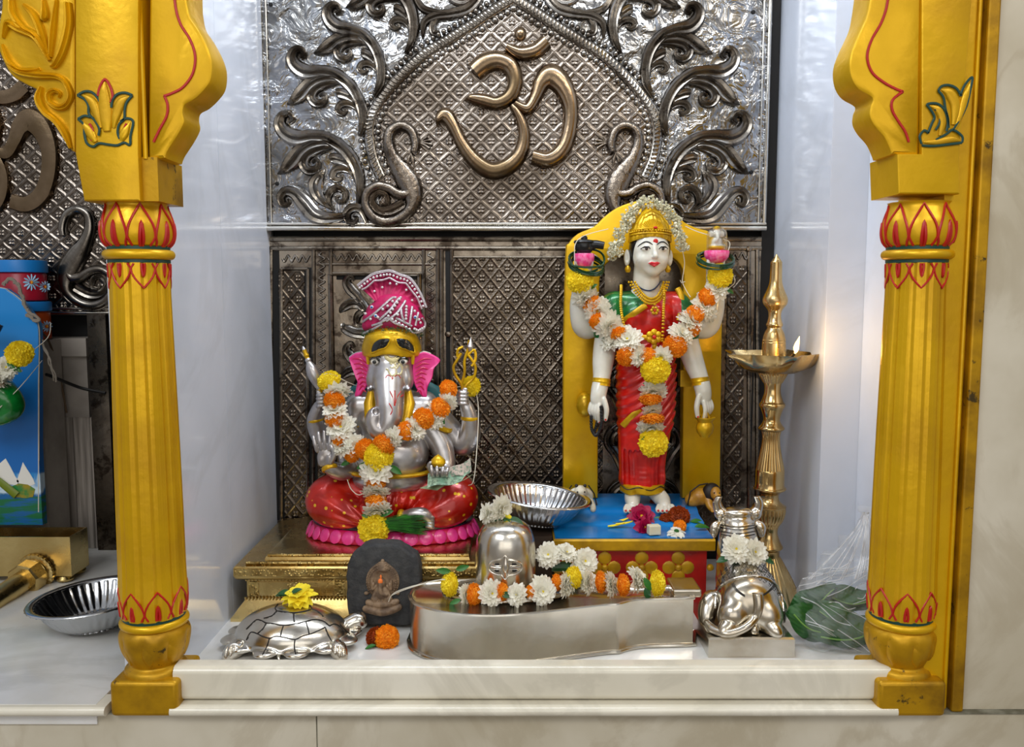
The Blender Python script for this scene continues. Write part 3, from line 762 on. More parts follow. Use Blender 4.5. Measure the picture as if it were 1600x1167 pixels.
def lotus_emblem(t):
    Y = -.1195
    for m, pts in ((M_RED_L, [(153,150),(156,136),(164,124),(172,135),(176,150),(173,160)]), (M_GRN_L, [(121,149),(132,143),(143,144),(152,152),(156,160)]),
                   (M_GRN_L, [(121,149),(132,155),(138,165),(139,178),(148,188),(155,201),(154,212)]), (M_GRN_L, [(207,149),(196,145),(184,147),(176,156),(174,168)]),
                   (M_GRN_L, [(207,149),(198,160),(195,172),(194,185),(186,195),(184,207),(187,217)]), (M_GRN_L, [(122,186),(132,181),(141,183)]),
                   (M_GRN_L, [(122,186),(131,195),(132,210),(136,224),(146,229),(155,224),(170,226),(183,227),(194,223),(203,226),(204,212),(208,190),(198,185),(188,190)]),
                   (M_RED_L, [(139,154),(148,163),(154,175)]), (M_RED_L, [(186,160),(181,175),(180,190)]), (M_RED_L, [(140,193),(145,205),(143,220)]), (M_RED_L, [(198,193),(193,205),(194,216)])):
        red_curve(t, pts, Y, m, .0017)
    mb = MB()
    for pts in ([(164,128,2),(163,150,9),(165,180,11),(168,205,6)], [(128,148,1),(143,158,7),(152,178,7),(158,200,3)], [(203,150,1),(190,160,7),(182,180,7),(178,200,3)], [(127,188,1),(140,205,8),(150,222,4)], [(204,190,1),(195,208,7),(190,220,4)]):
        strip(mb, pts, -.1175, .004, 'dome')
    mb.build('lotus_relief', M_GOLD, t)
lotus_emblem(tL)
# outer scroll bracket of the left column
def outer_scroll(t):
    Y0, Y1 = -.102, -.05
    out = [(117,238),(108,232),(100,205),(84,190),(68,178),(57,160),(58,142),(40,132),(18,118),(4,95),(-4,70),(-3,40),(2,0),(-6,-60),(-60,-140),(117,-140)]
    q = cr(out[:-2], 4)+out[-2:]
    MB().prism(poly(q, Y0), Y0, Y1, .004, .004).build('scroll_bracket', M_GOLD, t, angle=35)
    mb = MB()
    for st in ([(108,6,6),(109,40,7),(100,78,7),(88,102,5),(79,104,1)], [(20,-10,3),(22,20,6),(38,45,7),(60,60,7),(79,95,3)], [(6,60,2),(14,38,6),(30,45,7),(52,56,5),(60,66,3)],
               [(5,70,2),(15,95,5),(32,110,5),(55,112,6),(64,108,3)], [(38,8,3),(55,25,6),(66,50,6),(76,85,3)], [(10,96,2),(30,112,6),(60,118,6),(90,120,5),(105,130,5),(112,150,5),(105,165,5),(92,168,5),(80,160,5),(78,148,5),(86,142,4),(95,146,3),(93,153,2)],
               [(66,136,3),(62,155,6),(72,175,6),(90,190,6),(104,210,6),(112,232,3)], [(70,0,3),(72,20,6),(71,30,6),(72,34,2)], [(90,0,3),(84,50,5),(80,90,3)]):
        strip(mb, st, Y0+.001, .010)
    mb.build('scroll_relief', M_GOLD, t)
outer_scroll(tL)
# right column top and jamb
RBK = [(1434,243),(1441,-140),(1371,-140),(1354,0),(1349,26),(1341,45),(1332,64),(1324,85),(1322,104),(1326,124),(1337,140),(1358,153),(1355,166),(1354,182),(1362,198),(1376,214),(1384,230),(1388,241),(1424,243)]
bracket(tR, [(1436,243),(1443,-140),(1378,-140)]+[(a+5, b) for a, b in RBK[3:-1]]+[(1426,243)], -.105, -.045)
a = poly([(1404, 303), (1500, 303), (1500, 240), (1530, -140), (1440, -140), (1440, 240), (1402, 240)], -.11)
MB().prism(a, -.11, -.02, .003, .003).build('capital_block', M_GOLD, tR, angle=30)
red_curve(tR, [(1390,-60),(1387,0),(1378,33),(1362,62),(1355,88),(1362,112),(1380,128),(1400,139),(1411,143)], -.106)
red_curve(tR, [(1411,143),(1395,156),(1394,172),(1404,190),(1414,205),(1420,222)], -.106)
for pts in ([(1440,225),(1437,213),(1444,204),(1451,208)], [(1440,227),(1460,228),(1503,223)], [(1503,223),(1503,213),(1489,203),(1478,210),(1462,219)], [(1450,208),(1456,193),(1460,183),(1454,171),(1449,163),(1464,162),(1476,172),(1481,190),(1479,205)],
            [(1466,142),(1471,135),(1482,133),(1494,138),(1502,150)], [(1466,142),(1474,152),(1477,170),(1481,185),(1482,200)], [(1489,203),(1500,186),(1510,165),(1516,140),(1519,121),(1508,132),(1500,150)], [(1480,148),(1490,156),(1494,170),(1492,180)], [(1461,170),(1468,180),(1468,192),(1462,203)]):
    red_curve(tR, pts, -.1115, M_GRN_L, .0017)
mb = MB()
for pts in ([(1452,165,1),(1465,172,6),(1472,190,6),(1468,212,3)], [(1470,140,1),(1483,146,8),(1492,165,8),(1489,195,4)], [(1518,125,1),(1508,150,6),(1500,180,5),(1490,205,3)], [(1442,222,2),(1462,222,5),(1485,218,6),(1500,220,2)]): strip(mb, pts, -.1095, .004, 'dome')
mb.build('lotus_relief', M_GOLD, tR)
# flat jamb board right of the half column
tJ = thing('gold_jamb', 'flat gold painted jamb board with raised outer strip, between the right half column and the cream marble', 'door jamb', (.66, -.09, -.0138))
x0, x1, x2 = P(1440, 1000, -.09).x, P(1478, 1100, -.095).x, P(1505, 1120, -.102).x
MB().box((x0, -.093, -.0138), (x1, .05, 1.5)).build('board', M_GOLD, tJ, smooth=False)
o = MB().box((x1+.005, -.102, -.0138), (x2, .05, 1.5)).build('outer_strip', M_GOLD_D, tJ, smooth=False); md = o.modifiers.new('b', 'BEVEL'); md.width = .003; md.segments = 2
MB().box((x1, -.087, -.0138), (x1+.006, .05, 1.5)).build('groove', M_GOLD_D, tJ, smooth=False)
mb = MB(); mb.tube([(x1-.003, -.095, -.01), (x1-.003, -.095, 1.5)], .0028, 8); mb.build('bead_moulding', M_GOLD, tJ)
# ============================================================ flowers, leaves, garlands (shared meshes)
def petalmat(m, t=.35):
    nt = m.node_tree; b = nt.nodes['Principled BSDF']; out = [n for n in nt.nodes if n.type == 'OUTPUT_MATERIAL'][0]
    tr = nt.nodes.new('ShaderNodeBsdfTranslucent'); mx = nt.nodes.new('ShaderNodeMixShader'); mx.inputs[0].default_value = t
    if b.inputs['Base Color'].links: nt.links.new(b.inputs['Base Color'].links[0].from_socket, tr.inputs[0])
    nt.links.new(b.outputs[0], mx.inputs[1]); nt.links.new(tr.outputs[0], mx.inputs[2]); nt.links.new(mx.outputs[0], out.inputs[0]); return m
M_WPET = petalmat(mat('white_petal', 'FBFAF2', 0, .5, var=(60, 'F4F0DE')))
M_YPET = mat('yellow_petal', 'FFF440', 0, .6, var=(90, 'FFE226'))
M_OPET = mat('orange_petal', 'FFB628', 0, .6, var=(90, 'FFA018'))
M_RPET = mat('rust_petal', 'C85A10', 0, .5, var=(60, '7E220A'))
M_MPET = mat('magenta_petal', 'C90F55', 0, .5, sss=.1, var=(50, '96063C'))
M_LEAF = mat('green_leaf', '2E7A22', 0, .4, var=(40, '1C5218'))
M_LEAF_D = mat('dark_green_leaf', '1F5A2A', 0, .35, var=(40, '16401C'))
M_THREAD = mat('white_thread', 'D9D3C2', 0, .8)
M_THREAD_D = mat('grimy_thread', '8E8478', 0, .9)
def petal_grid(L, w, cup, curl, n=4, m=3, tip=.35, ruf=0, rng=random):
    """petal in local frame: grows along +X from the origin, up +Z"""
    vs = []
    for i in range(n+1):
        u = i/n; ww = w*(sin(pi*min(u*.86+.1, 1))**.7)*(1-tip*max(0, u-.7)/.3*1.0)
        ang = curl*u; x = L*u if abs(curl) < 1e-3 else L*sin(ang)/curl; z = 0 if abs(curl) < 1e-3 else L*(1-cos(ang))/curl
        for j in range(m):
            v = j/(m-1)*2-1; vs.append(Vector((x, v*ww, z+cup*w*v*v+(rng.uniform(-ruf, ruf) if i == n else 0))))
    fs = [(i*m+j, i*m+j+1, (i+1)*m+j+1, (i+1)*m+j) for i in range(n) for j in range(m-1)]
    return vs, fs
def mk_marigold(seed, n=330, r=1., open_=1.):
    """ball of small ruffled petals, radius about 1"""
    g = random.Random(seed); mb = MB(); mb.ell((0, 0, -.02), .78*r, 14, 9)
    for i in range(n):
        f = (i+.5)/n; z = 1-1.55*f; ph = i*2.39996+g.uniform(-.15, .15); rr = sqrt(max(0, 1-z*z))
        d = Vector((rr*cos(ph), rr*sin(ph), z))
        L = .27*g.uniform(.8, 1.2); w = .10*g.uniform(.8, 1.25)
        vs, fs = petal_grid(L, w, .5, g.uniform(.5, 1.3), 3, 3, .1, .05, g)
        tilt = g.uniform(.05, .45)
        axis = (d*(1-tilt)+Vector((rr*cos(ph+.3), rr*sin(ph+.3), -.25))*tilt+Vector((g.uniform(-.2, .2),)*3)).normalized()
        side = axis.cross(Vector((g.uniform(-.3, .3), g.uniform(-.3, .3), 1))).normalized(); up = axis.cross(side)*-1
        if up.dot(d) < 0 and False: up = -up
        M = Matrix((axis, side, up)).transposed()
        mb.add([M @ v+d*(.70+.06*g.random())*r for v in vs], fs)
    return mb.mesh('marigold', True, 80)
def mk_daisy(seed, layers=((17, 1., .02), (17, .93, .28), (15, .8, .58), (11, .6, .95)), w=.235, disc=.17, droop=.3, mw=None):
    g = random.Random(seed); mb = MB()
    for k, (n, L, el) in enumerate(layers):
        for i in range(n):
            a = 2*pi*(i+g.uniform(-.25, .25)+k*.5)/n; l = L*g.uniform(.88, 1.08); e = el+g.uniform(-.12, .12)
            vs, fs = petal_grid(l, w*g.uniform(.85, 1.15), .3, -droop*g.uniform(.3, 1.6), 5, 3, .05, .02, g)
            R = Matrix.Rotation(a, 3, 'Z') @ Matrix.Rotation(-e, 3, 'Y')
            mb.add([R @ v+Vector((0, 0, .03*k)) for v in vs], fs)
    mb.m = 1
    for i in range(26):
        f = (i+.5)/26; rr = disc*sqrt(f); ph = i*2.4; mb.ell((rr*cos(ph), rr*sin(ph), .12+.06*(1-f)), (.045, .045, .07), 5, 3)
    mb.m = 0
    return mb
def mk_bloom(seed):
    """half open white flower, long petals swept forward (tuberose like)"""
    return mk_daisy(seed, ((12, 1., .25), (11, .92, .6), (9, .8, .95), (6, .62, 1.2)), .25, .1, .6)
def finish(mb, name, mats):
    me = mb.mesh(name, True, 80)
    for m in mats: me.materials.append(m)
    if any(mb.mi): me.polygons.foreach_set('material_index', mb.mi)
    return me
def mats_on(me, *ms):
    me = me.copy(); me.materials.clear()
    for m in ms: me.materials.append(m)
    return me
MG = [mk_marigold(s) for s in (1, 2, 3)]
ORANGE = [mats_on(m, M_OPET) for m in MG]; YELLOW = [mats_on(m, M_YPET) for m in MG]; RUST = [mats_on(m, M_RPET) for m in MG]
DAISY = [finish(mk_daisy(s), 'white_daisy', (M_WPET, M_YPET)) for s in (4, 5, 6)]
BLOOM = [finish(mk_bloom(s), 'white_bloom', (M_WPET, M_YPET)) for s in (7, 8)]
def mk_leaf(L, w, bend=.4, fold=.35, twist=0, n=8):
    mb = MB(); vs = []
    for i in range(n+1):
        u = i/n; ww = w*sin(pi*u)**.75*(1-.25*u)+.0004; a = bend*u; x = L*u*cos(a*.6); z = -L*u*sin(a*.6)
        for j in range(5):
            v = j/2-1; vs.append(Vector((x, v*ww*cos(twist*u), z+abs(v)*ww*fold+v*ww*sin(twist*u))))
    mb.add(vs, [(i*5+j, i*5+j+1, (i+1)*5+j+1, (i+1)*5+j) for i in range(n) for j in range(4)])
    # underside gives it body
    mb.add([v-Vector((0, 0, w*.03)) for v in vs], [(i*5+j, (i+1)*5+j, (i+1)*5+j+1, i*5+j+1) for i in range(n) for j in range(4)])
    return mb.mesh('leaf', True, 70)
for _m in (M_OPET, M_YPET, M_RPET, M_MPET): petalmat(_m, .25)
LEAF = mats_on(mk_leaf(1, .24), M_LEAF); LEAF_D = mats_on(mk_leaf(1, .3, .5), M_LEAF_D)
KIND = {'o': ('marigold', ORANGE), 'y': ('marigold', YELLOW), 'w': ('white_flower', DAISY), 'b': ('white_flower', BLOOM), 'r': ('marigold', RUST)}
def flower(kind, loc, r, axis=(0, -1, 0), roll=None, parent=None, sq=1., label=None, g=random):
    name, mm = KIND[kind]
    M = orient(loc, axis, g.uniform(0, 6.3) if roll is None else roll, (r, r, r*sq))
    o = link(name, g.choice(mm), parent, None, M)
    return o
def leaf_at(loc, L, dir_, up, parent=None, me=None, name='leaf'):
    x = Vector(dir_).normalized(); z = Vector(up)-x*x.dot(Vector(up)); z.normalize(); y = z.cross(x)
    M = Matrix.Translation(loc) @ Matrix((x, y, z)).transposed().to_4x4() @ Matrix.Diagonal((L, L, L, 1))
    return link(name, me or LEAF, parent, None, M)
def garland(label, F, items, d0=0, cat='garland', name='flower_garland', string=None, leaves=(), thr=M_THREAD, seed=1, group=None):
    """items: (kind, px, py, r_px, d[, squash[, axis]])"""
    items = [(*i[:3], i[3]*(1.22 if i[0] in 'wb' else 1.12), *i[4:]) for i in items]
    g = random.Random(seed); k = len(items); c = F(items[0][1], items[0][2], items[0][4]+d0)
    t = thing(name, label, cat, tuple(c), group)
    pts = [F(i[1], i[2], i[4]+d0) for i in items]
    for n, it in enumerate(items):
        kd, px, py, r, d = it[:5]; sq = it[5] if len(it) > 5 else {'o': .75, 'y': .72, 'w': .9, 'b': 1.}.get(kd, .8)
        tan = (pts[min(n+1, k-1)]-pts[max(n-1, 0)]).normalized()
        if len(it) > 6: ax = Vector(it[6])
        elif kd in 'oyr': ax = (Vector((0, -1, 0))*.7+tan*g.choice((-1, 1))*.5).normalized(); 
        else: ax = (Vector((0, -1, .1))*.75+tan*g.choice((-1, 1))*g.uniform(.3, .9)).normalized()
        flower(kd, pts[n], r*F.s, ax, None, t, sq, g=g)
        if kd in 'wb':     # the threaded whites are pairs of blooms back to back
            flower('w', pts[n]+Vector((g.uniform(-.3, .3)*r*F.s, .35*r*F.s, g.uniform(-.2, .2)*r*F.s)), r*F.s*.95, (ax+Vector((g.uniform(-.9, .9), .0, g.uniform(-.9, .9)))).normalized(), None, t, .9, g=g)
    for (px, py, d, L, ang, *rest) in leaves:
        a = radians(ang); leaf_at(F(px, py, d+d0), L*F.s, (cos(a), -.25, sin(a)), (0, -1, .3), t, LEAF_D if rest else LEAF)
    mb = MB(); q = [tuple(p+Vector((0, .004, 0))) for p in pts]
    mb.tube(cr(q, 3), .0007, 5); mb.build('thread', thr, t)
    if string:
        for s in string:
            mb = MB(); mb.tube(cr([tuple(F(a, b, c+d0)) for a, b, c in s], 5), .0008, 5); mb.build('thread', thr, t)
    return t
# ============================================================ brass plinth and the seated elephant-headed idol
def f_brass(nt, b, vec, xyz):
    add_bump(nt, b, noise_x(nt, vec, 70, 5, .6), .12, .002)
M_BRASS = mat('brass_sheet', 'D9C184', 1, .26, var=(8, 'BFA468'), fn=f_brass, rvar=.07)
def f_emb(nt, b, vec, xyz):
    w = (vor_x(nt, vec, 170, 'F1', 0)).sstep(.2, .5, 1, 0); add_bump(nt, b, w, .8, .0016)
    b.inputs['Roughness'].default_value = .32
M_BRASS_E = mat('embossed_brass', 'D2B876', 1, .3, var=(30, '9C8048'), fn=f_emb)
M_BRASS_L = mat('lamp_brass', 'DAC08C', 1, .22, var=(14, 'BD9F68'), rvar=.08)
def f_sil(nt, b, vec, xyz):
    add_bump(nt, b, noise_x(nt, vec, 30, 3, .5), .1, .004)
M_IDOL = mat('silver_paint', 'CFCFD2', .85, .3, var=(16, 'A9A4A2'), fn=f_sil)
M_GOLDI = mat('idol_gold_paint', 'E2B513', .45, .3, var=(30, 'B88E0C'))
M_BLKP = mat('glossy_black_paint', '0C1113', 0, .12, coat=.5)
M_PINK = mat('pink_paint', 'F0449A', 0, .3, coat=.4, var=(40, 'E02F86'))
M_PINKD = mat('deep_pink_paint', 'C80850', 0, .35, coat=.3)
M_NAVY = mat('blue_black_enamel', '16303F', 0, .25, coat=.4, var=(40, '0B1318'))
M_REDP = mat('red_paint', 'BE1410', 0, .35)
M_WHITEP = mat('white_paint', 'E9E6DD', 0, .35)
M_TEAL = mat('teal_cloth_paint', '0F5E62', 0, .4)
def dots(col, scale, size, rnd=.85, sc3=None):
    def fn(nt, b, vec, xyz):
        v = vor_x(nt, vec, scale, 'F1', 0, rnd); m = v.lt(size)
        base = b.inputs['Base Color'].links[0].from_socket
        nt.links.new(mixc(nt, m, base, lin(col)), b.inputs['Base Color'])
    return fn
M_DHOTI = mat('red_dhoti_paint', 'C9200E', .25, .3, coat=.4, var=(20, 'A01208'), fn=dots('E6B41E', 58, .19))

def build_plinth():
    fr = .228
    c = P(560, 900, .38)
    t = thing('brass_plinth', 'wide brass clad plinth with beaded mouldings under the elephant-headed idol', 'plinth', (c.x, .38, 0))
    X0, X1 = -.483, P(742, 890, .22).x; yb = .528
    Zp = lambda y, Y: P(500, y, Y).z
    # lower flared foot, neck, slab, tray rim: profiles of (outset, z)
    def tier(name, prof, m, x0=X0, x1=X1, y0=fr, y1=yb):
        mb = MB(); mb.rings([[(x0-o, y0-o, z), (x1+o, y0-o, z), (x1+o, y1+min(o,.01), z), (x0-o, y1+min(o,.01), z)] for o, z in prof]); return mb.build(name, m, t, angle=30)
    zs = Zp(893, .2); zt = .104
    tier('foot', [(.024, 0), (.024, .006), (.020, .010), (.012, .022), (.004, .032), (.002, .036)], M_BRASS)
    tier('neck', [(.0, .036), (.0, .070)], M_BRASS)
    tier('slab', [(.0, .070), (.012, .074), (.016, .078), (.018, .083), (.018, .097), (.016, .100), (.0, .103)], M_BRASS)
    tier('tray', [(0, .103), (-.002, .109), (-.006, .111), (-.012, .112)], M_BRASS, X0+.03, X1-.01, fr+.012, yb-.01)
    # beaded and embossed strips
    def beads(x0, x1, y, z, r, st):
        mb = MB(); x = x0
        while x < x1: mb.ell((x, y, z), (r*.8, r*.7, r), 6, 4); x += st
        return mb
    mb = beads(X0+.0, X1, fr-.003, .0715, .0035, .0062); mb.build('bead_row', M_BRASS, t)
    mb = beads(X0-.002, X1, fr-.004, .0365, .0032, .0062); mb.build('bead_row', M_BRASS, t)
    MB().box((X0-.016, fr-.0195, .0835), (X1+.016, fr-.018, .0965)).build('embossed_strip', M_BRASS_E, t)
    MB().box((X0+.002, fr-.0015, .041), (X1, fr, .066)).build('embossed_panel', M_BRASS, t)
    for xa in (X0+.004, X0+.075, X0+.16): MB().box((xa, fr-.003, .040), (xa+.018, fr-.001, .067)).build('embossed_panel', M_BRASS_E, t)
    mb = MB(); mb.tube([(X0+.002, fr-.008, .1035), (X1, fr-.008, .1035)], .0035, 8, flat=.8); mb.build('rope_moulding', M_BRASS_E, t)
    mb = MB(); mb.tube([(X0+.036, fr+.013, .1115), (X1-.012, fr+.013, .1115)], .0036, 8, flat=.8); mb.build('rope_moulding', M_BRASS_E, t)
    return t
build_plinth()
GZ = .1125
FG = Fig(.385); g_ = FG.s
def lotus_base():
    c = FG(614, 800); X = c.x
    t = thing('elephant_headed_idol', 'seated silver elephant-headed idol with pink ears and red dotted dhoti on a pink lotus base', 'idol', (X, .385, GZ))
    a, b = .168, .094
    def ring(o, z, n=120, wv=0, ph=0): return [(X+(a+o)*cos(2*pi*i/n), .385+(b+o*.8)*sin(2*pi*i/n), z) for i in range(n)]
    mb = MB(); mb.rings([ring(-.002, GZ), ring(.001, GZ+.002), ring(.002, GZ+.005), ring(-.006, GZ+.022), ring(-.016, GZ+.028), ring(-.03, GZ+.029)]); mb.build('lotus_base', M_PINKD, t)
    mbp = MB(); n = 34
    for i in range(n):
        th = 2*pi*i/n; ex = Vector((cos(th), sin(th)))
        C = Vector((X+(a-.003)*cos(th), .385+(b-.003)*sin(th), GZ+.013)); nrm = Vector((cos(th)/a, sin(th)/b, 0)).normalized(); tg = Vector((-nrm.y, nrm.x, 0))
        Mx = Matrix((tg, Vector((nrm.x*.45, nrm.y*.45, -.9)).normalized()*-1, nrm)).transposed().to_4x4()
        wd = (Vector((-a*sin(th), b*cos(th))).length)*2*pi/n*.46
        mbp.ell(C+nrm*.002, (wd*1.05, .0135, .0034), 12, 8, Matrix((tg, Vector((-nrm.x*.4, -nrm.y*.4, .9)).normalized(), nrm)).transposed())
    mbp.build('lotus_petals', M_PINK, t)
    mb = MB(); mb.rings([[(X+r1*cos(q), .385+r2*sin(q), z) for q in [2*pi*i/96 for i in range(96)]] for r1, r2, z in ((.150, .080, GZ+.024), (.158, .086, GZ+.026), (.159, .087, GZ+.030), (.154, .083, GZ+.034), (.13, .06, GZ+.035))]); mb.build('seat_cushion', M_NAVY, t)
    return t
tG = lotus_base()
class FS:
    """sculpting in figure pixels"""
    def __init__(s, F, x0, x1, y0, y1, d0, d1, vox):
        s.F = F; a = F(x0, y1, d1); b = F(x1, y0, d0); s.S = SDF((a.x, a.y, a.z), (b.x, b.y, b.z), vox)
    def _k(s, kw):
        if 'k' in kw: kw['k'] *= s.F.s
        return kw
    def cap(s, a, b, r0, r1=None, **kw): s.S.cap(s.F(*a), s.F(*b), r0*s.F.s, (r1 if r1 is not None else r0)*s.F.s, **s._k(kw)); return s
    def path(s, pts, rs, **kw): s.S.path([s.F(*p) for p in pts], [r*s.F.s for r in rs], **s._k(kw)); return s
    def ell(s, c, r, **kw):   # r = (x, depth, z) px
        s.S.ell(s.F(*c), [q*s.F.s for q in r] if hasattr(r, '__len__') else r*s.F.s, **s._k(kw)); return s
    def build(s, *a, **k): return s.S.build(*a, **k)
def hand_fist(fs, c, dirx=1, r=8, k=3, grip=(0, 1)):
    """closed hand seen from the front: back/knuckles to the viewer, fingers wrapped round a vertical rod at c"""
    x, y, d = c
    fs.ell((x, y, d-2), (r*1.0, r*.8, r*1.25), k=k)
    for i in range(4):
        yy = y-r*.85+i*r*.58
        fs.path([(x-dirx*r*.9, yy+1, d), (x-dirx*r*.35, yy, d+r*.85), (x+dirx*r*.45, yy+.5, d+r*.9), (x+dirx*r*.8, yy+1, d+r*.3)], [r*.3, r*.3, r*.28, r*.24], k=.8)
    fs.path([(x-dirx*r*.2, y-r*.4, d+r*.3), (x+dirx*r*.2, y-r*1.25, d+r*.5), (x+dirx*r*.6, y-r*1.3, d+r*.7)], [r*.34, r*.3, r*.25], k=1)
def ganesha():
    fs = FS(FG, 476, 760, 520, 826, -66, 95, .00125)
    # trunk of the body
    fs.ell((613, 690, 8), (58, 40, 62)); fs.ell((616, 705, 28), (56, 42, 44), k=14); fs.ell((613, 745, 15), (62, 42, 22), k=14)
    fs.cap((565, 634, 5), (662, 634, 5), 25, 25, k=16); fs.ell((585, 655, 24), (24, 20, 20), k=8); fs.ell((642, 655, 24), (24, 20, 20), k=8)
    # head
    fs.ell((613, 566, 16), (36, 34, 38), k=8); fs.ell((613, 558, 28), (29, 18, 22), k=8)
    fs.ell((591, 590, 30), (14, 16, 20), k=8); fs.ell((636, 590, 30), (14, 16, 20), k=8)
    fs.cap((613, 600, 5), (613, 635, 0), 26, 30, k=10)
    fs.path([(613, 578, 33), (614, 600, 42), (617, 630, 54), (616, 650, 60), (608, 663, 63), (598, 660, 65), (593, 648, 65), (597, 637, 63)], [21.5, 21, 18.5, 15, 12, 10, 9, 8.5], k=6, n=6)
    fs.ell((598, 633, 71), (4.5, 5, 5.5), k=2, op='s')
    # eye sockets
    for sx in (-1, 1): fs.ell((614+sx*21, 561, 46), (7, 6, 6), k=3, op='s'); fs.ell((614+sx*23, 561, 37), (6, 6, 5.5), k=1)
    # back arms
    fs.path([(552, 640, 0), (528, 668, -8), (510, 690, -6), (500, 676, 2), (494, 655, 8), (503, 632, 14)], [17, 15, 13.5, 13, 10, 8], k=6)
    fs.path([(672, 640, 0), (700, 672, -8), (722, 695, -6), (734, 680, 2), (735, 655, 8), (728, 630, 12)], [19, 18, 16, 14.5, 11, 8], k=6)
    hand_fist(fs, (508, 622, 18), -1, 9.5); hand_fist(fs, (724, 618, 18), 1, 9.5)
    # front arm with the open palm
    fs.path([(560, 655, 16), (548, 690, 22), (552, 722, 30), (540, 728, 44), (526, 718, 56)], [17, 15, 13, 10.5, 8.5], k=6)
    fs.ell((522, 703, 60), (13.5, 5.5, 15), k=4, rot=(0, 4, 0)); fs.ell((529, 706, 64), (5, 4, 8), k=3); fs.ell((515, 708, 63), (4.5, 3, 8), k=3)
    for i, (bx, by, tx, ty) in enumerate(((509.5, 693, 503.5, 672), (515.5, 690, 511, 666), (521.5, 689, 519.5, 664), (528, 691, 528.5, 669))):
        fs.path([(bx, by, 61), ((bx+tx)/2, (by+ty)/2, 62.5), (tx, ty, 61)], [3.2, 2.9, 2.3], k=1.2)
    fs.path([(532, 706, 63), (536, 696, 67), (532, 685, 69)], [4, 3.4, 2.8], k=1.5)
    # front arm offering
    fs.path([(666, 655, 16), (690, 690, 20), (698, 722, 30), (692, 730, 46), (690, 726, 60)], [17, 16, 13, 10, 8], k=6)
    fs.ell((692, 722, 68), (14, 12, 6), k=4)
    for i, (bx, tx) in enumerate(((684, 681.5), (691, 690), (698, 699), (704, 706))):
        fs.path([(bx, 726, 74), (bx, 725, 84), ((bx+tx)/2, 718, 88), (tx, 711+i, 85)], [3.1, 3, 2.7, 2.3], k=1)
    fs.path([(681, 722, 70), (677, 714, 76), (680, 707, 78)], [3.6, 3.1, 2.6], k=1)
    # foot
    fs.path([(636, 794, 58), (652, 787, 66), (668, 785, 68), (676, 792, 66)], [8, 8.5, 7.5, 6], k=4)
    for i in range(4): fs.path([(673, 789+i*4.6, 68), (679.5, 790+i*4.6, 69), (683, 791.5+i*4.6, 67)], [3.2, 3, 2.4], k=1)
    o = fs.build('body', M_IDOL, tG); body_fs = fs
    def on_body(x, y, dd=0):
        p = surf(body_fs, x, y, .25, .5); return (p if p is not None else FG(x, y, 60))+Vector((0, -dd*g_, 0))
    # dhoti
    fs = FS(FG, 480, 752, 728, 830, -66, 96, .00125)
    fs.path([(590, 765, 0), (545, 768, 8), (517, 776, 22), (540, 788, 42), (585, 793, 50), (612, 793, 46)], [24, 30, 31, 23, 15, 12], k=10)
    fs.path([(638, 765, 0), (685, 766, 8), (714, 773, 22), (694, 788, 40), (660, 794, 40)], [24, 30, 31, 22, 13], k=10)
    fs.ell((613, 772, 14), (50, 44, 26), k=12)
    def folds(x, y, z):
        o1, o2 = FG(600, 815), FG(628, 815); X = x
        a = np.where(X < FG(613, 0).x, np.arctan2(z-o1.z, -(X-o1.x)), np.arctan2(z-o2.z, X-o2.x)); r = np.sqrt(np.minimum((X-o1.x)**2, (X-o2.x)**2)+(z-o1.z)**2)/g_
        return g_*1.0*np.sin(a*26+r*.03)*np.clip((r-10)/40, 0, 1)*np.clip((115-r)/60, 0, 1)
    fs.S.disp(folds)
    fs.S.box(FG(613, 842, 0), (.3, .2, 28*g_), op='s')
    for i in range(0):   # folds
        fs.path([(555+i*4, 748+i*2, 62-i), (570+i*5, 768+i*3, 80-i), (588+i*4, 790+i*2, 84-i)], [1, 1.6, 1], k=3, op='s')
        fs.path([(705-i*4, 760+i*1, 66-i), (690-i*5, 780+i*2, 76-i), (668-i*4, 792+i, 72)], [1, 1.6, 1], k=3, op='s')
    for j in range(0):
        a = j*.35; fs.path([(640+j*4, 750+j*3, 56), (670+j*3, 770+j*3, 68+j), (715, 800-j*6, 62)], [.8, 1.3, .8], k=2.5, op='s')
    fs.build('dhoti', M_DHOTI, tG)
    # belt, lower sash
    mb = MB(); X = lambda a, rx, ry, y, cy=14: (FG(613, y).x+rx*g_*sin(a), FG(0, 0, cy).y-ry*g_*cos(a), FG(613, y).z)
    mb.tube([X(a, 63, 49, 731, 16) for a in [2*pi*i/48 for i in range(48)]], 5.2*g_, 8, flat=.7, up=(0, 0, 1), closed=True)
    mb.build('belt', M_GOLDI, tG)
    mb = MB()
    for i in range(31):
        a = -1.2+i*.08; p = Vector(X(a, 66.5, 52.5, 731, 16)); mb.ell(p, (1.6*g_, 1.2*g_, 1.6*g_), 6, 4)
    mb.build('belt_studs', M_BLKP, tG)
    # bracelets, armlets, anklet
    for c, n, r in (((495, 655, 8), (.25, 0, -1), 10.8), ((734, 652, 8), (.1, 0, 1), 12), ((527, 720, 56), (-.35, .5, 1), 10.5), ((688, 662, 14), (.5, 0, 1), 19.5), ((634, 792, 60), (1, -.2, 0), 9.5)):
        mb = MB(); M = orient(FG(*c), n); mb.tube([M @ Vector((r*g_*cos(a), r*g_*sin(a), 0)) for a in [2*pi*i/28 for i in range(28)]], 2.6*g_, 8, flat=1.5, up=tuple(n), closed=True); mb.build('bangle', M_GOLDI, tG)
    # armlet cloth gold with collar bands
    mb = MB()
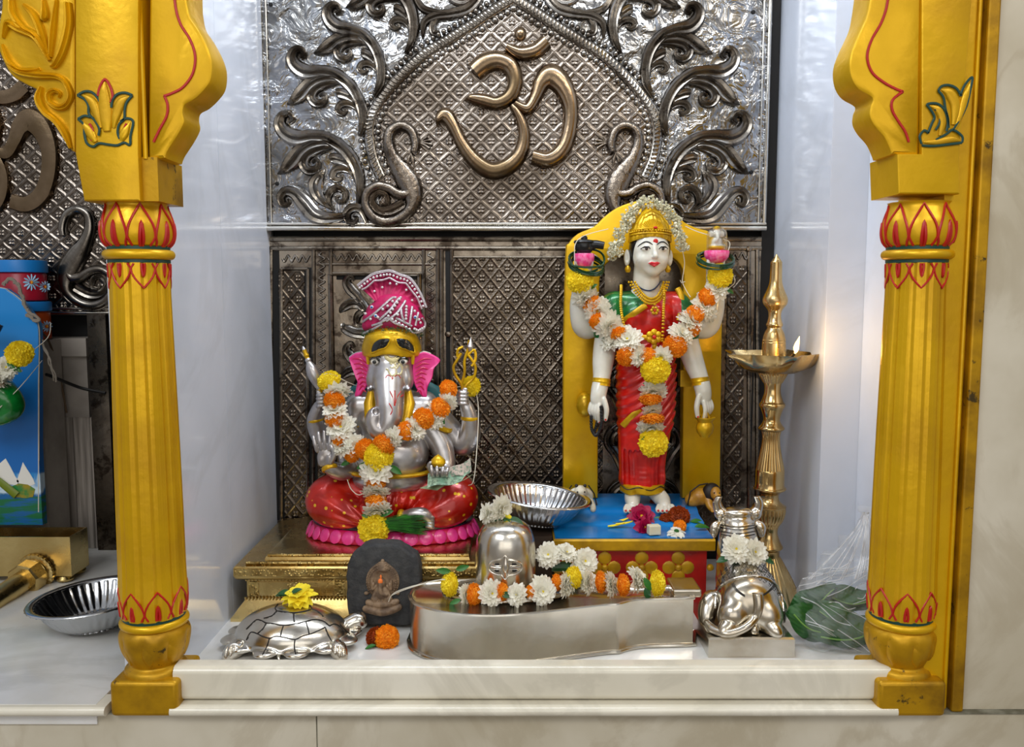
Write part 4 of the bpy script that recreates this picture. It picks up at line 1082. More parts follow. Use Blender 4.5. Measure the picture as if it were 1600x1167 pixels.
    for sx in (-1, 1):
        mb.tube([FG(613+sx*26, 604, 28), FG(613+sx*30, 625, 34), FG(613+sx*27, 648, 46), FG(613+sx*18, 668, 56)], [6*g_, 9*g_, 9*g_, 5*g_], 10, flat=.5, up=(0, 1, 0))
        mb.tube([FG(613+sx*50, 618, 10), FG(613+sx*53, 640, 20), FG(613+sx*45, 662, 34)], [4*g_, 6*g_, 5*g_], 10, flat=.6, up=(0, 1, 0))
    mb.build('gold_collar', M_GOLDI, tG)
    mb = MB(); mb.tube([FG(540, 640, -20), FG(552, 615, -18), (FG(575, 600, -22)), FG(613, 595, -26), FG(650, 600, -22), FG(676, 613, -18), FG(690, 645, -20)], 11*g_, 10, flat=.5, up=(0, 1, 0)); mb.build('shawl', M_TEAL, tG)
    # ears
    EL = [(577,549),(562,549),(550,556),(549,560),(553,572),(559,587),(563,599),(558,618),(571,610),(579,596),(583,579),(582,560)]
    ER = [(650,556),(660,549),(670,549),(689,561),(680,574),(677,589),(670,603),(668,620),(657,610),(649,593),(647,574)]
    for k, (E_, sx) in enumerate(((EL, -1), (ER, 1))):
        Y = FG(0, 0, 26).y; q = cr(E_, 4, True); cx = 580 if sx < 0 else 650
        # curved ear sheet: rings shrinking toward the middle with forward bow
        cxm = sum(p[0] for p in q)/len(q); cym = sum(p[1] for p in q)/len(q); mb = MB(); rs = []
        for sh, dd in ((1, -3.5), (1.0, 0), (.93, 1.5), (.7, .4), (.4, -.6), (.05, -1)):
            rs.append([FG(cxm+(p[0]-cxm)*sh, cym+(p[1]-cym)*sh, 26+dd-abs(cxm+(p[0]-cxm)*sh-cx)*.25) for p in q])
        mb.rings(rs); e = mb.build('ear', M_PINK, tG)
        mb = MB()
        for i in range(8):
            y0 = 560+i*6.2; x0 = cx-sx*(-2 if i < 6 else -4); L = (28, 25, 23, 20, 18, 15, 13, 10)[i]*.85
            strip_pts = [(x0, y0+6, .6), (x0+sx*L*.5, y0-1+i*.6, 1.5), (x0+sx*L, y0-1+i*1.8, .5)]
            pts = cr(strip_pts, 4)
            mb.tube([FG(p[0], p[1], 27.2-abs(p[0]-cx)*.25) for p in pts], [max(p[2], .3)*g_ for p in pts], 6, flat=.5, up=(0, 1, 0))
        mb.build('ear_folds', M_PINKD, e)
        mb = MB(); mb.tube([FG(p[0], p[1], 25-abs(p[0]-cx)*.25) for p in q[2:10] if True], 1.3*g_, 6); mb.build('ear_rim', M_IDOL, e)
        mb = MB(); mb.tube([FG(cx+sx*(-1), 545, 34), FG(cx+sx*-1, 556, 36), FG(cx-sx*1, 566, 36)], [3*g_, 3.4*g_, 2*g_], 8); mb.build('earring', M_GOLDI, tG)
    # crown: gold dome with two black inlays
    fs = FS(FG, 560, 668, 500, 562, -40, 66, .001)
    fs.ell((614, 545, 15), (46, 40, 36)); fs.ell((614, 526, 20), (38, 36, 20), k=10)
    fs.S.box(FG(614, 575, 15), (.1, .1, 20*g_), op='s', k=3*g_); fs.ell((614, 563, 30), (26, 50, 15), k=3, op='s')
    crown = fs.build('crown', M_GOLDI, tG)
    def on_crown(x, y, dd, fs=fs):
        for yy in (y, y-3, y-6, y-10, y-15):
            p = surf(fs, x, yy, .25, .5)
            if p is not None: q_ = P(x, y, p.y); return q_+Vector((0, -dd*g_, 0))
        return FG(x, y, 45)
    LN = [(581,551),(581,542),(586,534),(595,529),(609,529),(607,537),(602,543),(592,546)]
    for sx in (-1, 1):
        q = cr([(614+sx*(614-a), b) for a, b in LN], 4, True); cxm = 614-sx*-19 if False else 614+sx*19; cym = 538; rs = []
        for sh, dd in ((1, -4), (1, 1.4), (.9, 2.6), (.6, 3.2), (.3, 3.3), (.04, 3.3)):
            rs.append([on_crown(cxm+(p[0]-cxm)*sh, cym+(p[1]-cym)*sh, dd) for p in q])
        mb = MB(); mb.rings(rs); ln = mb.build('black_inlay', M_BLKP, crown)
        mb = MB(); mb.tube([on_crown(p[0], p[1], .8) for p in q], 1.8*g_, 8, closed=True); mb.build('inlay_rim', M_GOLDI, crown)
    mb = MB(); mb.ell(FG(613, 517, 44), (2*g_, 1.5*g_, 2*g_), 8, 6); mb.build('jewel', M_REDP, crown)
    # face marks
    def on(x, y): return 52
    mb = MB(); mb.ell(on_body(613, 551, .5), (4*g_, 1.5*g_, 4*g_), 12, 8); mb.build('forehead_dot', M_REDP, tG)
    pts = cr([(601, 550, .6), (604, 558, 3), (613, 563, 4.2), (622, 558, 3), (625, 550, .6)], 5)
    mb = MB(); mb.tube([on_body(p[0], p[1], .6) for p in pts], [p[2]*g_*1.1 for p in pts], 8, flat=.7, up=(0, 1, 0)); mb.build('crescent_mark', mat('cream_gold_paint', 'E2D8A4', .3, .3), tG)
    for sx in (-1, 1):
        x = 614+sx*21.5
        mb = MB(); mb.ell(FG(x, 561, 43.5), (6.5*g_, 5*g_, 4.6*g_), 14, 8); ey = mb.build('eye', M_WHITEP, tG)
        mb = MB(); mb.ell(FG(x, 561.5, 48.2), (3*g_, 1.4*g_, 3*g_), 12, 8); mb.build('pupil', M_BLKP, ey)
        mb = MB(); mb.tube([FG(x-sx*7, 560, 47), FG(x-sx*3, 555.5, 49), FG(x+sx*3, 555, 48), FG(x+sx*8, 559, 42)], 1.2*g_, 6)
        mb.tube([FG(x-sx*10, 555, 50), FG(x, 549, 48), FG(x+sx*9, 552, 42)], [.6*g_, 1.8*g_, .6*g_], 6); mb.build('eyebrow', M_BLKP, ey)
        mb = MB(); q = cr([tuple(FG(614+sx*26, 598, 38)), tuple(FG(614+sx*29, 603, 46)), tuple(FG(614+sx*30, 600, 52))], 4); mb.tube(q, [lerp(5, 2, i/(len(q)-1))*g_ for i in range(len(q))], 10); mb.build('tusk', M_IDOL, tG)
    # raised om on the trunk
    mb = MB(); sc = .118
    def small(st):
        q = cr(st, 5); pp = []
        for a, b, w in q:
            x = 616+(a-792)*sc; y = 575+(b-165)*sc; pp.append((on_body(x, y, .2), max(w*sc*1.25, .6)*g_))
        mb.tube([p for p, w in pp], [w for p, w in pp], 6, flat=.6, up=(0, 1, 0))
    for st in OMP: small(st)
    mb.build('raised_om', mat('pale_gold_paint', 'D8D0A8', .5, .3), tG)
    mb = MB()
    for st in ([(602,591),(606,586),(611,589),(613,593)], [(626,591),(622,586),(617,588)], [(613,585),(614,592)], [(617,610),(617,634)], [(609,611),(614,622),(616,634)], [(626,611),(620,622),(618,630)], [(608,630),(613,640),(610,648)], [(630,617),(626,620)]):
        mb.tube([on_body(p[0], p[1], .1) for p in cr(st, 3)], .8*g_, 5)
    mb.build('red_mark', M_REDP, tG)
    # what the back hands hold
    t2 = MB(); ax0, ax1 = FG(514, 632, 22), FG(479, 541, 22); M = orient(ax0, ax1-ax0); L = (ax1-ax0).length
    pr = [(2, 0), (2.2, .12), (5, .16), (3, .2), (5, .24), (3, .28), (6, .33), (10, .45), (11.5, .55), (10, .66), (5, .75), (6, .79), (3.4, .83), (4.6, .87), (2.6, .92), (3.6, .96), (2, 1.0), (.2, 1.02)]
    t2.lathe([(r*g_*.82, z*L) for r, z in cr(pr, 3)], M=M, seg=20); mace = t2.build('mace', M_IDOL, tG)
    t2 = MB(); 
    for z0, z1 in ((.14, .36), (.76, 1.0)): t2.lathe([(3.6*g_, z0*L), (4.6*g_, (z0+.02)*L), (3*g_, (z0+.07)*L), (4.4*g_, (z0+.1)*L), (3*g_, (z0+.15)*L), (3.6*g_, z1*L-.04*L)], M=M, seg=16)
    t2.build('gold_bands', M_GOLDI, mace)
    mb = MB()
    for st in ([(724,625),(723,600),(714,585),(710,572),(716,560),(722,550)], [(724,625),(728,602),(741,588),(744,572),(738,560),(732,552)], [(722,600),(727,580),(727,562),(732,545),(734,530)], [(733,552),(742,545),(744,560),(738,570)], [(716,556),(717,545),(725,540)]):
        q = cr(st, 5); mb.tube([FG(a, b, 22) for a, b in q], 2.2*g_, 8)
    mb.build('looped_goad', M_GOLDI, tG)
    mb = MB(); mb.lathe([(0, 0), (3*g_, 2*g_), (5.5*g_, 8*g_), (3.6*g_, 13*g_), (0.2*g_, 23*g_)], M=orient(FG(735, 548, 22), FG(737, 525, 22)-FG(735, 548, 22)), seg=14); mb.build('finial', M_IDOL, tG)
ganesha()
# loose offerings round the idol
o = MB(); c = FG(691, 706, 76); o.lathe([(8*g_, -7*g_), (11*g_, -2*g_), (10*g_, 3*g_), (5*g_, 8*g_), (.5*g_, 11*g_)], c, 20, lambda t, k: 1+.04*cos(8*t))
tag(o.build('sweet_dumpling', M_GOLDI), 'yellow dumpling shaped sweet in the elephant-headed idol\'s lower right hand', 'sweet')
def note(label, pts, m, d):
    mb = MB(); q = [FG(a, b, d+c) for a, b, c in pts]; n = []
    rs = []
    for i in range(9):
        u = i/8; a = q[0].lerp(q[1], u); b = q[3].lerp(q[2], u); bow = Vector((0, -.004*sin(pi*u), .003*sin(2*pi*u))); rs.append([a+bow, b+bow, b+bow+Vector((0, .0006, .0006)), a+bow+Vector((0, .0006, .0006))])
    mb.rings(rs); return tag(mb.build('banknote', m), label, 'banknote', None)
def f_note(nt, b, vec, xyz):
    n = noise_x(nt, vec, 160, 3, .7).sstep(.45, .6); c = mixc(nt, n, b.inputs['Base Color'].links[0].from_socket, (.13, .2, .14)); nt.links.new(c, b.inputs['Base Color'])
M_NOTE1 = mat('green_banknote', '9DB59A', 0, .7, var=(50, '6F9A80'), fn=f_note); M_NOTE2 = mat('pink_banknote', 'C2B2A6', 0, .7, var=(50, 'A8968A'), fn=f_note)
note('green folded banknote lying under the idol\'s fingers', [(676,724,0),(738,718,-8),(726,733,8),(676,742,14)], M_NOTE1, 76)
note('pale pinkish folded banknote standing up beside the idol\'s fingers', [(700,722,-2),(738,703,-10),(740,722,-4),(708,730,6)], M_NOTE2, 74)
note('brownish banknote lowest of the three by the idol\'s hand', [(664,745,4),(724,737,-2),(742,725,2),(690,747,10)], mat('brown_banknote', '8E9A72', 0, .7, fn=None, var=(60, '5E6B4A')), 74)
c = PZ(687, 846, GZ+.0); mb = MB(); mb.box((-.013, -.009, 0), (.013, .009, .013)); me_ = mb.build('sweet_cube', mat('milk_sweet', 'CFC38A', 0, .6, bump=(80, .5, .002)), smooth=False, M=Matrix.Translation((c.x, PZ(687, 846, GZ).y-.004, GZ+.0005)) @ Matrix.Rotation(.25, 4, 'Z'))
md = me_.modifiers.new('b', 'BEVEL'); md.width = .002; md.segments = 2
tag(me_, 'small beige milk sweet cube on the plinth before the pink lotus base', 'sweet')
# turban
M_TURB = mat('magenta_turban_cloth', 'BE0656', 0, .6, var=(24, '8E0440'), bump=(40, .3, .003))
M_PEARL = mat('pearl_bead', 'D8D5D6', .1, .25, coat=.5); M_LACE = mat('silver_lace', 'C4BDC2', .7, .35, bump=(300, .8, .002))
def turban():
    t = thing('turban', 'magenta cloth turban trimmed with pearls and silver lace, on the elephant-headed idol', 'turban', tuple(FG(614, 524, 10)))
    # wound band: tilted doughnut of cloth
    fs = FS(FG, 556, 680, 440, 540, -45, 70, .0012)
    def ringpt(a, y, rx, ry, tilt=0): return (616+rx*sin(a), y-3+tilt*sin(a), 6+ry*cos(a))
    for y, rx, ry, r in ((512, 40, 34, 8), (502, 37, 31, 10), (491, 30, 26, 11), (481, 19, 16, 11)):
        pts = [ringpt(2*pi*i/20, y+6*cos(2*pi*i/20)*-1, rx, ry) for i in range(21)]
        for a, b in zip(pts[:-1], pts[1:]): fs.cap(a, b, r, r, k=5)
    fs.ell((616, 494, 12), (32, 26, 22), k=8)
    for i in range(7):
        x = 578+i*6; fs.path([(x, 512-i, 40), (x+20, 494-i*3, 52-i), (x+38, 478-i*2, 36)], [.8, 1.2, .8], k=2, op='s')
    fs.build('wrap', M_TURB, t)
    # fan crest: pleated
    top = [(561,446),(572,437),(585,428),(600,424),(613,423),(628,429),(642,434),(652,446),(661,462),(668,480)]
    bot = [(589,470),(592,469),(596,468),(601,467),(607,466),(613,466),(620,467),(627,469),(634,473),(641,480)]
    n = 40; T = cr(top, 5); B = cr(bot, 5); rs = []
    for i in range(len(T)):
        pl = 2.2*sin(i*pi*.5)
        row = []
        for j in range(9):
            u = j/8; x = lerp(B[i][0], T[i][0], u); y = lerp(B[i][1], T[i][1], u); row.append(FG(x, y, 14+pl*u*1.5+10*(1-u)**2-u*3))
        rs.append(row+[p+Vector((0, .0025, 0)) for p in reversed(row)])
    mb = MB(); mb.rings(rs); fan = mb.build('fan_crest', M_TURB, t, angle=60)
    mb = MB()
    def off(k): return [(T[i][0]+(B[i][0]-T[i][0])*k, T[i][1]+(B[i][1]-T[i][1])*k) for i in range(len(T))]
    mb.tube([FG(a, b, 16) for a, b in off(.0)], 1.7*g_, 6); mb.tube([FG(a, b, 16) for a, b in off(.045)], 1.3*g_, 6)
    q = off(.26); mb.tube([FG(a, b+2.5*abs(sin(i*pi/10)), 18) for i, (a, b) in enumerate(q)], 1.7*g_, 6); mb.build('lace_trim', M_LACE, fan)
    mb = MB(); q = off(.15)
    for i in range(0, len(q), 1):
        if i % 2 == 0: mb.ell(FG(*q[i], 19), 2.1*g_, 8, 6)
    for a, b in ((588,455),(600,449),(612,443),(622,444),(637,453),(599,469),(646,469)): mb.ell(FG(a, b, 18), 2*g_, 8, 6)
    mb.build('pearls', M_PEARL, fan)
    def D(x, y): # front of the wrap
        u = ((x-616)/50)**2; return 6+42*sqrt(max(.05, 1-u))-max(0, (490-y))*.5
    mb = MB()
    for st in ([(571,502),(590,490),(608,474),(618,465),(624,465)], [(600,498),(615,484),(627,467),(632,464)], [(611,500),(625,489),(633,478),(638,469)], [(632,480),(634,492),(637,500)], [(648,478),(647,490),(645,504)], [(657,487),(655,497),(653,507)], [(588,507),(602,502),(612,495),(624,503),(637,508)], [(600,503),(612,497)], [(625,495),(640,503),(648,508)], [(572,520),(590,512),(605,504)], [(640,511),(652,518),(663,514),(666,505),(662,496)]):
        mb.tube([FG(a, b, D(a, b)+2) for a, b in cr(st, 4)], 1.8*g_, 6, flat=.7, up=(0, 1, 0))
    mb.build('lace_trim', M_LACE, t)
    mb = MB()
    for a, b in [(605,482),(612,477),(619,470),(586,497),(598,494)]+[(614+i*3, 492-i*5) for i in range(6)]+[(640, 478+i*4.6) for i in range(5)]+[(620+i*5, 497+i*3) for i in range(6)]+[(652+i*2.5, 515-abs(i-2)*1.5) for i in range(6)]+[(628,490),(652,485),(658,498),(660,503),(577,489)]:
        mb.ell(FG(a, b, D(a, b)+3), 2.2*g_, 8, 6)
    mb.build('pearls', M_PEARL, t)
    mb = MB()
    for a, b in ((587, 479), (594.5, 492), (653, 494.5)): mb.ell(FG(a, b, D(a, b)+3), 3*g_, 10, 6)
    mb.build('pearls', M_PEARL, t)
    mb = MB()
    for a, b in ((587, 479), (594.5, 492), (653, 494.5)): mb.ell(FG(a, b, D(a, b)+5), 1.8*g_, 8, 6)
    mb.build('blue_stone', mat('blue_stone', '1060B0', 0, .15), t)
    g = random.Random(3); mb = MB()
    for i in range(160):
        a = g.uniform(-1.5, 1.5); p = FG(616+46*sin(a), 518-8*cos(a)+g.uniform(-3, 3)+abs(a)*4, 10+44*cos(a)); q = p+Vector((g.uniform(-1, 1), g.uniform(-1, .2), g.uniform(-1, 1)))*.005; mb.tube([p, q], [.0008, .0003], 4)
    mb.build('green_fringe', M_LEAF_D, t)
turban()
# garland
FGg = FG
garland('marigold and white flower garland round the elephant-headed idol, with a long pendant', FG, [
 ('y',521,591,17,34,.6,(-.2,-.6,.7)),('b',534,606,17,42),('o',532,620,15,48),('w',534,634,18,52),('o',535,645,15,54),('w',545,659,21,58),('o',546,674,14,60),('w',553,684,18,64),('o',562,695,14,66),('w',566,684,16,68),('o',583,688,15,72),('y',604,698,21,80),
 ('o',611,681,16,80),('b',626,670,15,80),('o',644,661,14,72),('w',655,660,17,68),('o',668,645,16,60),('w',680,648,15,52),('w',688,634,15,50),('o',692,630,15,50),('w',703,622,14,44),('o',703,604,14,34),('y',736,603,15,2)],
 leaves=[(531,600,44,20,-30),(560,708,60,18,200),(640,668,70,16,240),(690,640,48,18,-60),(618,712,76,24,-30),(590,708,76,22,200)], seed=5,
 string=[[(505,590,30),(515,581,34),(530,582,36),(545,592,30),(560,602,10)],[(740,598,6),(748,640,10),(744,730,60),(735,745,60)],[(555,735,66),(562,748,72),(575,755,78),(590,745,80)]])
garland('short pendant of white and orange flowers hanging down the middle of the elephant-headed idol', FG, [
 ('b',601,719,21,80,1,(0,-1,.2)),('o',600,736,14,78,.8,(0,-.5,-1)),('w',601,748,17,80,.8,(0,-.75,-.9)),('o',600,763,15,82,.8,(0,-.5,-1)),('w',601,774,19,84,.8,(.1,-.75,-.9)),('y',597,803,22,84,.75,(-.1,-1,.3))],
 leaves=[(600,785,84,22,170),(604,783,84,24,20),(598,786,84,20,210),(600,708,80,22,-20),(600,708,80,22,195)], seed=9)
tag(MB().build, None) if False else None
g = random.Random(11); mb = MB()
for i in range(190):   # bundle of green grass blades
    y0 = g.uniform(-9, 9); L = g.uniform(.7, 1); d = g.uniform(76, 90)
    a = FG(606+g.uniform(-4, 4), 796+y0*.5, d); b = FG(606+70*L, 799+y0*1.7, d-6+g.uniform(-4, 4)); m_ = a.lerp(b, .5)+Vector((0, g.uniform(-.004, .002), g.uniform(-.002, .004)))
    mb.tube([a, m_, b], [.0008, .0007, .0003], 4)
tag(mb.build('grass_bundle', M_LEAF), 'bundle of thin green grass blades laid across the elephant-headed idol\'s foot', 'grass', kind='stuff')
# ============================================================ the standing goddess, her backdrop and platform
M_BLUE = mat('sky_blue_enamel', '0F82CC', 0, .28, coat=.4, var=(9, '0A6CB2'), dirt=(20, '0C5C96', .66))
M_REDE = mat('red_enamel', 'B7140E', 0, .35, coat=.2, var=(22, '8E0C08'))
M_OCHRE = mat('ochre_gold_enamel', 'C79A06', .3, .4, var=(24, 'A27A08'))
M_WMARB = mat('white_idol_marble', 'DEDCD0', 0, .2, sss=.15, var=(14, 'CFCBBC'), coat=.3)
M_HAIR = mat('black_hair_paint', '0E0D10', 0, .3)
M_SARI = mat('red_saree_paint', 'D2150C', .1, .3, coat=.35, var=(30, 'A80C08'))
M_GREEN = mat('green_blouse_paint', '0F7A36', .2, .3, coat=.3, var=(50, '0A4E24'), fn=dots('D8C86A', 190, .08))
M_BLACKB = mat('black_bead', '101214', 0, .3)
M_BANGLE = mat('dark_green_glass_bangle', '0E3A1C', .1, .2, coat=.5)
M_LOTUSP = mat('pink_lotus_paint', 'EE2F86', 0, .4, fn=None, var=(120, 'F884B4'))
M_REDNAIL = mat('red_nail', 'D0201C', 0, .3)
FD = Fig(.41); q_ = FD.s
def platform():
    x0, x1 = P(865, 850, .24).x, .372
    t = thing('painted_platform', 'blue topped platform with gold rim and flowered red front under the standing goddess', 'platform', ((x0+x1)/2, .38, 0))
    def ex(name, prof, m, a=x0, b=x1, y1=.50, angle=30):
        mb = MB(); mb.rings([[(x, p[0], p[1]) for p in prof] for x in (a, b)]); return mb.build(name, m, t, angle=angle)
    ex('body', [(.256, 0), (.256, .119), (.50, .119), (.50, 0)], M_REDE, x0+.012, x1-.012)
    ex('rim', [(.245, .118), (.241, .121), (.240, .138), (.243, .141), (.50, .141), (.50, .118)], M_OCHRE)
    top = cr([(.246, .1405), (.247, .1425), (.25, .1432), (.31, .1440), (.322, .1478), (.334, .1512), (.37, .1535), (.385, .160), (.41, .1635), (.498, .1645)], 3)
    ex('blue_top', top+[(.498, .1405)], M_BLUE, x0+.003, x1-.003)
    # quatrefoil flowers on the front
    n = 0
    for i, px in enumerate((887, 945, 1003, 1060, 1110)):
        for dx in (0,):
            mb = MB(); cx = px; cy = 886
            for a in range(4):
                ox, oy = ((0, -14), (14.5, 1), (0, 15), (-14.5, 1))[a]; c = P(cx+ox, cy+oy, .2545)
                if c.x > x1-.028: continue
                mb.ell((c.x, .256, c.z), (11*S(.25), .0022, 11*S(.25)), 14, 6)
            c = P(cx, cy+1, .2545); mb.ell((c.x, .256, c.z), (6*S(.25), .0055, 6*S(.25)), 12, 6)
            mb.build('painted_flower', M_OCHRE, t); n += 1
    return t
platform()
ZF = .1636
def goddess():
    c = FD(1008, 785)
    t = thing('goddess_idol', 'standing white marble goddess in red saree and green blouse before an arched gold backdrop', 'idol', (c.x, .42, ZF))
    # backdrop: arch with a tall opening
    Yb = .452
    out = [(880,792),(880,560),(884,400),(889,380),(903,365),(928,354),(945,338),(965,324),(990,315),(1012,312),(1035,318),(1055,331),(1070,347),(1090,356),(1110,362),(1124,376),(1130,400),(1128,560),(1125,792)]
    inn = [(1066,792),(1067,560),(1066,470),(1068,430),(1058,408),(1035,398),(1005,396),(970,400),(948,412),(937,440),(935,560),(934,792)]
    o2 = out[:2]+cr(out[1:-1], 3)[1:]+out[-1:]; i2 = inn[:2]+cr(inn[1:-1], 3)[1:]+inn[-1:]
    fb = Fig(Yb)
    pts = [(fb(a, b).x, max(fb(a, b).z, .165)) for a, b in o2+i2]
    MB().prism(pts, Yb, Yb+.026, .004, .005).build('backdrop', M_GOLD, t, angle=40)
    # body
    fs = FS(FD, 884, 1140, 312, 800, -46, 62, .00112)
    fs.ell((1014.5, 393, 12), (28.5, 29, 36)); fs.ell((1015, 410, 18), (23.5, 20, 20), k=8); fs.ell((1015.5, 424, 28), (9, 9, 8), k=8)
    for sx in (-1, 1): fs.ell((1015+sx*14, 406, 29), (9, 8, 8), k=6)
    fs.path([(1016, 384, 38), (1016.5, 395, 41.5), (1016.8, 402, 45)], [2.0, 2.0, 2.7], k=3)
    for sx in (-1, 1):
        fs.ell((1016.8+sx*2.8, 403, 42), (2.1, 2.6, 2.0), k=2)
        fs.ell((1016.5+sx*12.5, 390, 44.5), (7, 4, 4.5), k=3, op='s'); fs.ell((1016.5+sx*12.5, 390, 36.5), (7, 4, 4), k=1.5)
        fs.ell((1012+sx*33, 403, 6), (5, 6, 13), k=2); fs.ell((1012+sx*34, 402, 12), (2.6, 3, 8), k=2, op='s')
    fs.ell((1015, 413.5, 40), (7, 4.5, 3), k=3)
    fs.cap((1009, 425, 6), (1009, 462, 2), 19.5, 22, k=6)
    fs.cap((958, 476, 0), (1058, 476, 0), 15, 15, k=14); fs.ell((1008, 505, 4), (42, 24, 52), k=10)
    fs.ell((1008, 570, 0), (38, 24, 40), k=10)
    for sx in (-1, 1): fs.cap((1008+sx*20, 590, 0), (1005+sx*17, 765, 0), 13, 11, k=8)
    # arms in front
    fs.path([(956, 482, 4), (947, 525, 8), (941, 560, 16), (937, 590, 26), (932, 610, 32)], [16, 16, 14.5, 10.5, 10], k=6)
    fs.path([(1060, 482, 4), (1070, 525, 6), (1080, 562, 14), (1089, 590, 24), (1092, 606, 30)], [16, 16, 14, 10.5, 10], k=6)
    # raised arms
    fs.path([(950, 480, -8), (926, 506, -10), (914, 508, -8), (907, 480, 0), (908, 448, 8), (911, 425, 12)], [15, 17, 17, 14.5, 11, 10], k=6)
    fs.path([(1066, 480, -8), (1090, 506, -10), (1106, 508, -8), (1115, 480, 0), (1115, 448, 8), (1113, 425, 12)], [15, 17, 17, 14.5, 11, 10], k=6)
    for cx in (911, 1113):
        fs.ell((cx, 420, 14), (13, 8, 9), k=4)
        for i in range(4): fs.path([(cx-9+i*6, 420, 18), (cx-11+i*7.3, 412, 23), (cx-11+i*7.3, 404, 21)], [3.2, 3, 2.4], k=1)
    # hanging hands
    def hand_down(x, y, sx, d):
        fs.ell((x, y-2, d), (12, 8, 15), k=5)
        for i in range(4): fs.path([(x-sx*(-1+i*3.6), y+6, d+5-i*2.2), (x-sx*(1+i*3.8), y+19-i*1.0, d+7-i*2.4), (x-sx*(-1+i*3.3), y+33-i*2.6, d+3-i*2)], [3.6, 3.2, 2.5], k=1.2)
        fs.path([(x+sx*8, y-2, d+5), (x+sx*12, y+14, d+7), (x+sx*10.5, y+29, d+6)], [4.2, 3.8, 2.9], k=1.5)
        mb = MB(); p = FD(x+sx*10.5, y+28, d+8.4); mb.ell(p, (1.8*q_, 1.2*q_, 3*q_), 8, 6); p = FD(x-sx*(-1), y+32, d+5); mb.ell(p, (1.6*q_, 1.2*q_, 2.6*q_), 8, 6); return mb
    n1 = hand_down(931, 620, 1, 36); n2 = hand_down(1092, 616, -1, 34)
    # feet
    for sx, cx in ((-1, 985), (1, 1034)):
        fs.path([(1003+sx*14, 762, 0), (cx-sx*2, 777, 10), (cx, 783, 30)], [11, 11, 7.5], k=4)
        for i in range(5): fs.path([(cx-10+i*5, 782, 32), (cx-13+i*6.3, 785.5, 40-abs(i-1.5)*.8), (cx-13+i*6.3, 788, 45-abs(i-1.5))], [3, 3, 2.8], k=1.2)
    fs.build('body', M_WMARB, t)
    n1.build('nails', M_REDNAIL, t); n2.build('nails', M_REDNAIL, t)
    mb = MB()
    for cx in (985, 1034):
        for i in range(5): mb.ell(FD(cx-13+i*6.3, 786.3, 47-abs(i-1.5)), (1.9*q_, 1.6*q_, 1.9*q_), 8, 6)
    mb.build('nails', M_REDNAIL, t)
    # hair
    fs = FS(FD, 976, 1052, 350, 420, -32, 42, .0011)
    fs.ell((1014, 388, 6), (32, 28, 36)); fs.ell((1014.5, 402, 22), (26.5, 40, 34), k=2, op='s')
    fs.build('hair', M_HAIR, t)
    # crown
    base = FD(1014, 378, 8); M = orient(base, (0, .0, 1))
    prof = [(32.5, 0), (33, 4), (32, 9), (31, 16), (27.5, 26), (23, 34), (17, 42), (12, 47), (9, 50), (9.5, 52), (6.5, 54), (5, 57), (5.6, 59), (3, 62), (.5, 64)]
    rs = []; mb = MB()
    def cm(th, k): return 1+.02*cos(th*24)
    for k, (r, z) in enumerate(cr(prof, 3)):
        ring = []
        for j in range(96):
            a = 2*pi*j/96; q = r*q_*(cm(a, k) if r > 12 else 1); front = max(0, -sin(a)); drop = (6*front**2-2.0*abs(cos(a))**2)*(1 if z < 8 else max(0, 1-(z-8)/14))
            ring.append(base+Vector((q*cos(a), q*.86*sin(a), (z+drop)*q_)))
        rs.append(ring)
    mb.rings(rs); crn = mb.build('crown', M_GOLDI, t)
    mb = MB()
    for i in range(15):
        a = -1.15+i*.164; r0, r1 = 9, 20-abs(i-7)*.5; cx, cy = 1014, 362
        mb.tube([FD(cx+r0*sin(a)*1.1, cy+3-r0*cos(a)*.8, 8+29*.93), FD(cx+r1*sin(a)*1.1, cy+1-r1*cos(a)*.9, 8+29*.80)], [1.0*q_, 1.9*q_], 6)
    def ringarc(y, r, rr, n=25, a0=-1.3, a1=1.3, m=None, yy=2): return [FD(1014+r*sin(lerp(a0, a1, i/(n-1))), y-yy*cos(lerp(a0, a1, i/(n-1))), 8+r*.9*cos(lerp(a0, a1, i/(n-1)))) for i in range(n)]
    mb.tube(ringarc(370, 33, 0, yy=4), 1.4*q_, 6); mb.tube(ringarc(363, 32, 0, yy=4), 1.1*q_, 6)
    for p in ringarc(366, 33, 0, 21, yy=4): mb.ell(p, 1.7*q_, 8, 5)
    mb.tube([FD(990, 352, 30), FD(1000, 338, 27), FD(1014, 331, 26), FD(1028, 338, 27), FD(1038, 352, 30)], 1.3*q_, 6)
    mb.build('crown_relief', M_GOLDI, crn)
    mb = MB(); mb.ell(FD(1018, 358, 8+29.5), (3.4*q_, 2*q_, 2*q_), 10, 6); mb.build('jewel', M_REDP, crn)
    fD = lambda x, y: 12+29*sqrt(max(.02, 1-((x-1014.5)/28.5)**2-((y-393)/36)**2))
    mb = MB(); mb.ell(FD(1018, 379, fD(1018, 379)+.3), (3.8*q_, 1*q_, 4*q_), 14, 8); mb.build('forehead_dot', M_REDP, t)
    for sx in (-1, 1):
        x = 1016.5+sx*12.5
        mb = MB(); mb.ell(FD(x, 390.5, 37.3), (6.6*q_, 3.6*q_, 2.7*q_), 14, 8); ey = mb.build('eye', M_WHITEP, t)
        mb = MB(); mb.ell(FD(x, 390.3, 40), (2.6*q_, 1.2*q_, 2.5*q_), 12, 8); mb.build('iris', mat('iris_%s' % ('a' if sx < 0 else 'b'), '3A322E', 0, .15), ey)
        mb = MB(); mb.tube([FD(x+sx*a, b, d) for a, b, d in ((-7, 391.5, 39), (-3, 387.6, 41.8), (3, 387.4, 41), (8.5, 390.5, 35))], [.5*q_, 1.1*q_, 1.2*q_, .6*q_], 6); mb.build('eyelash_line', M_HAIR, ey)
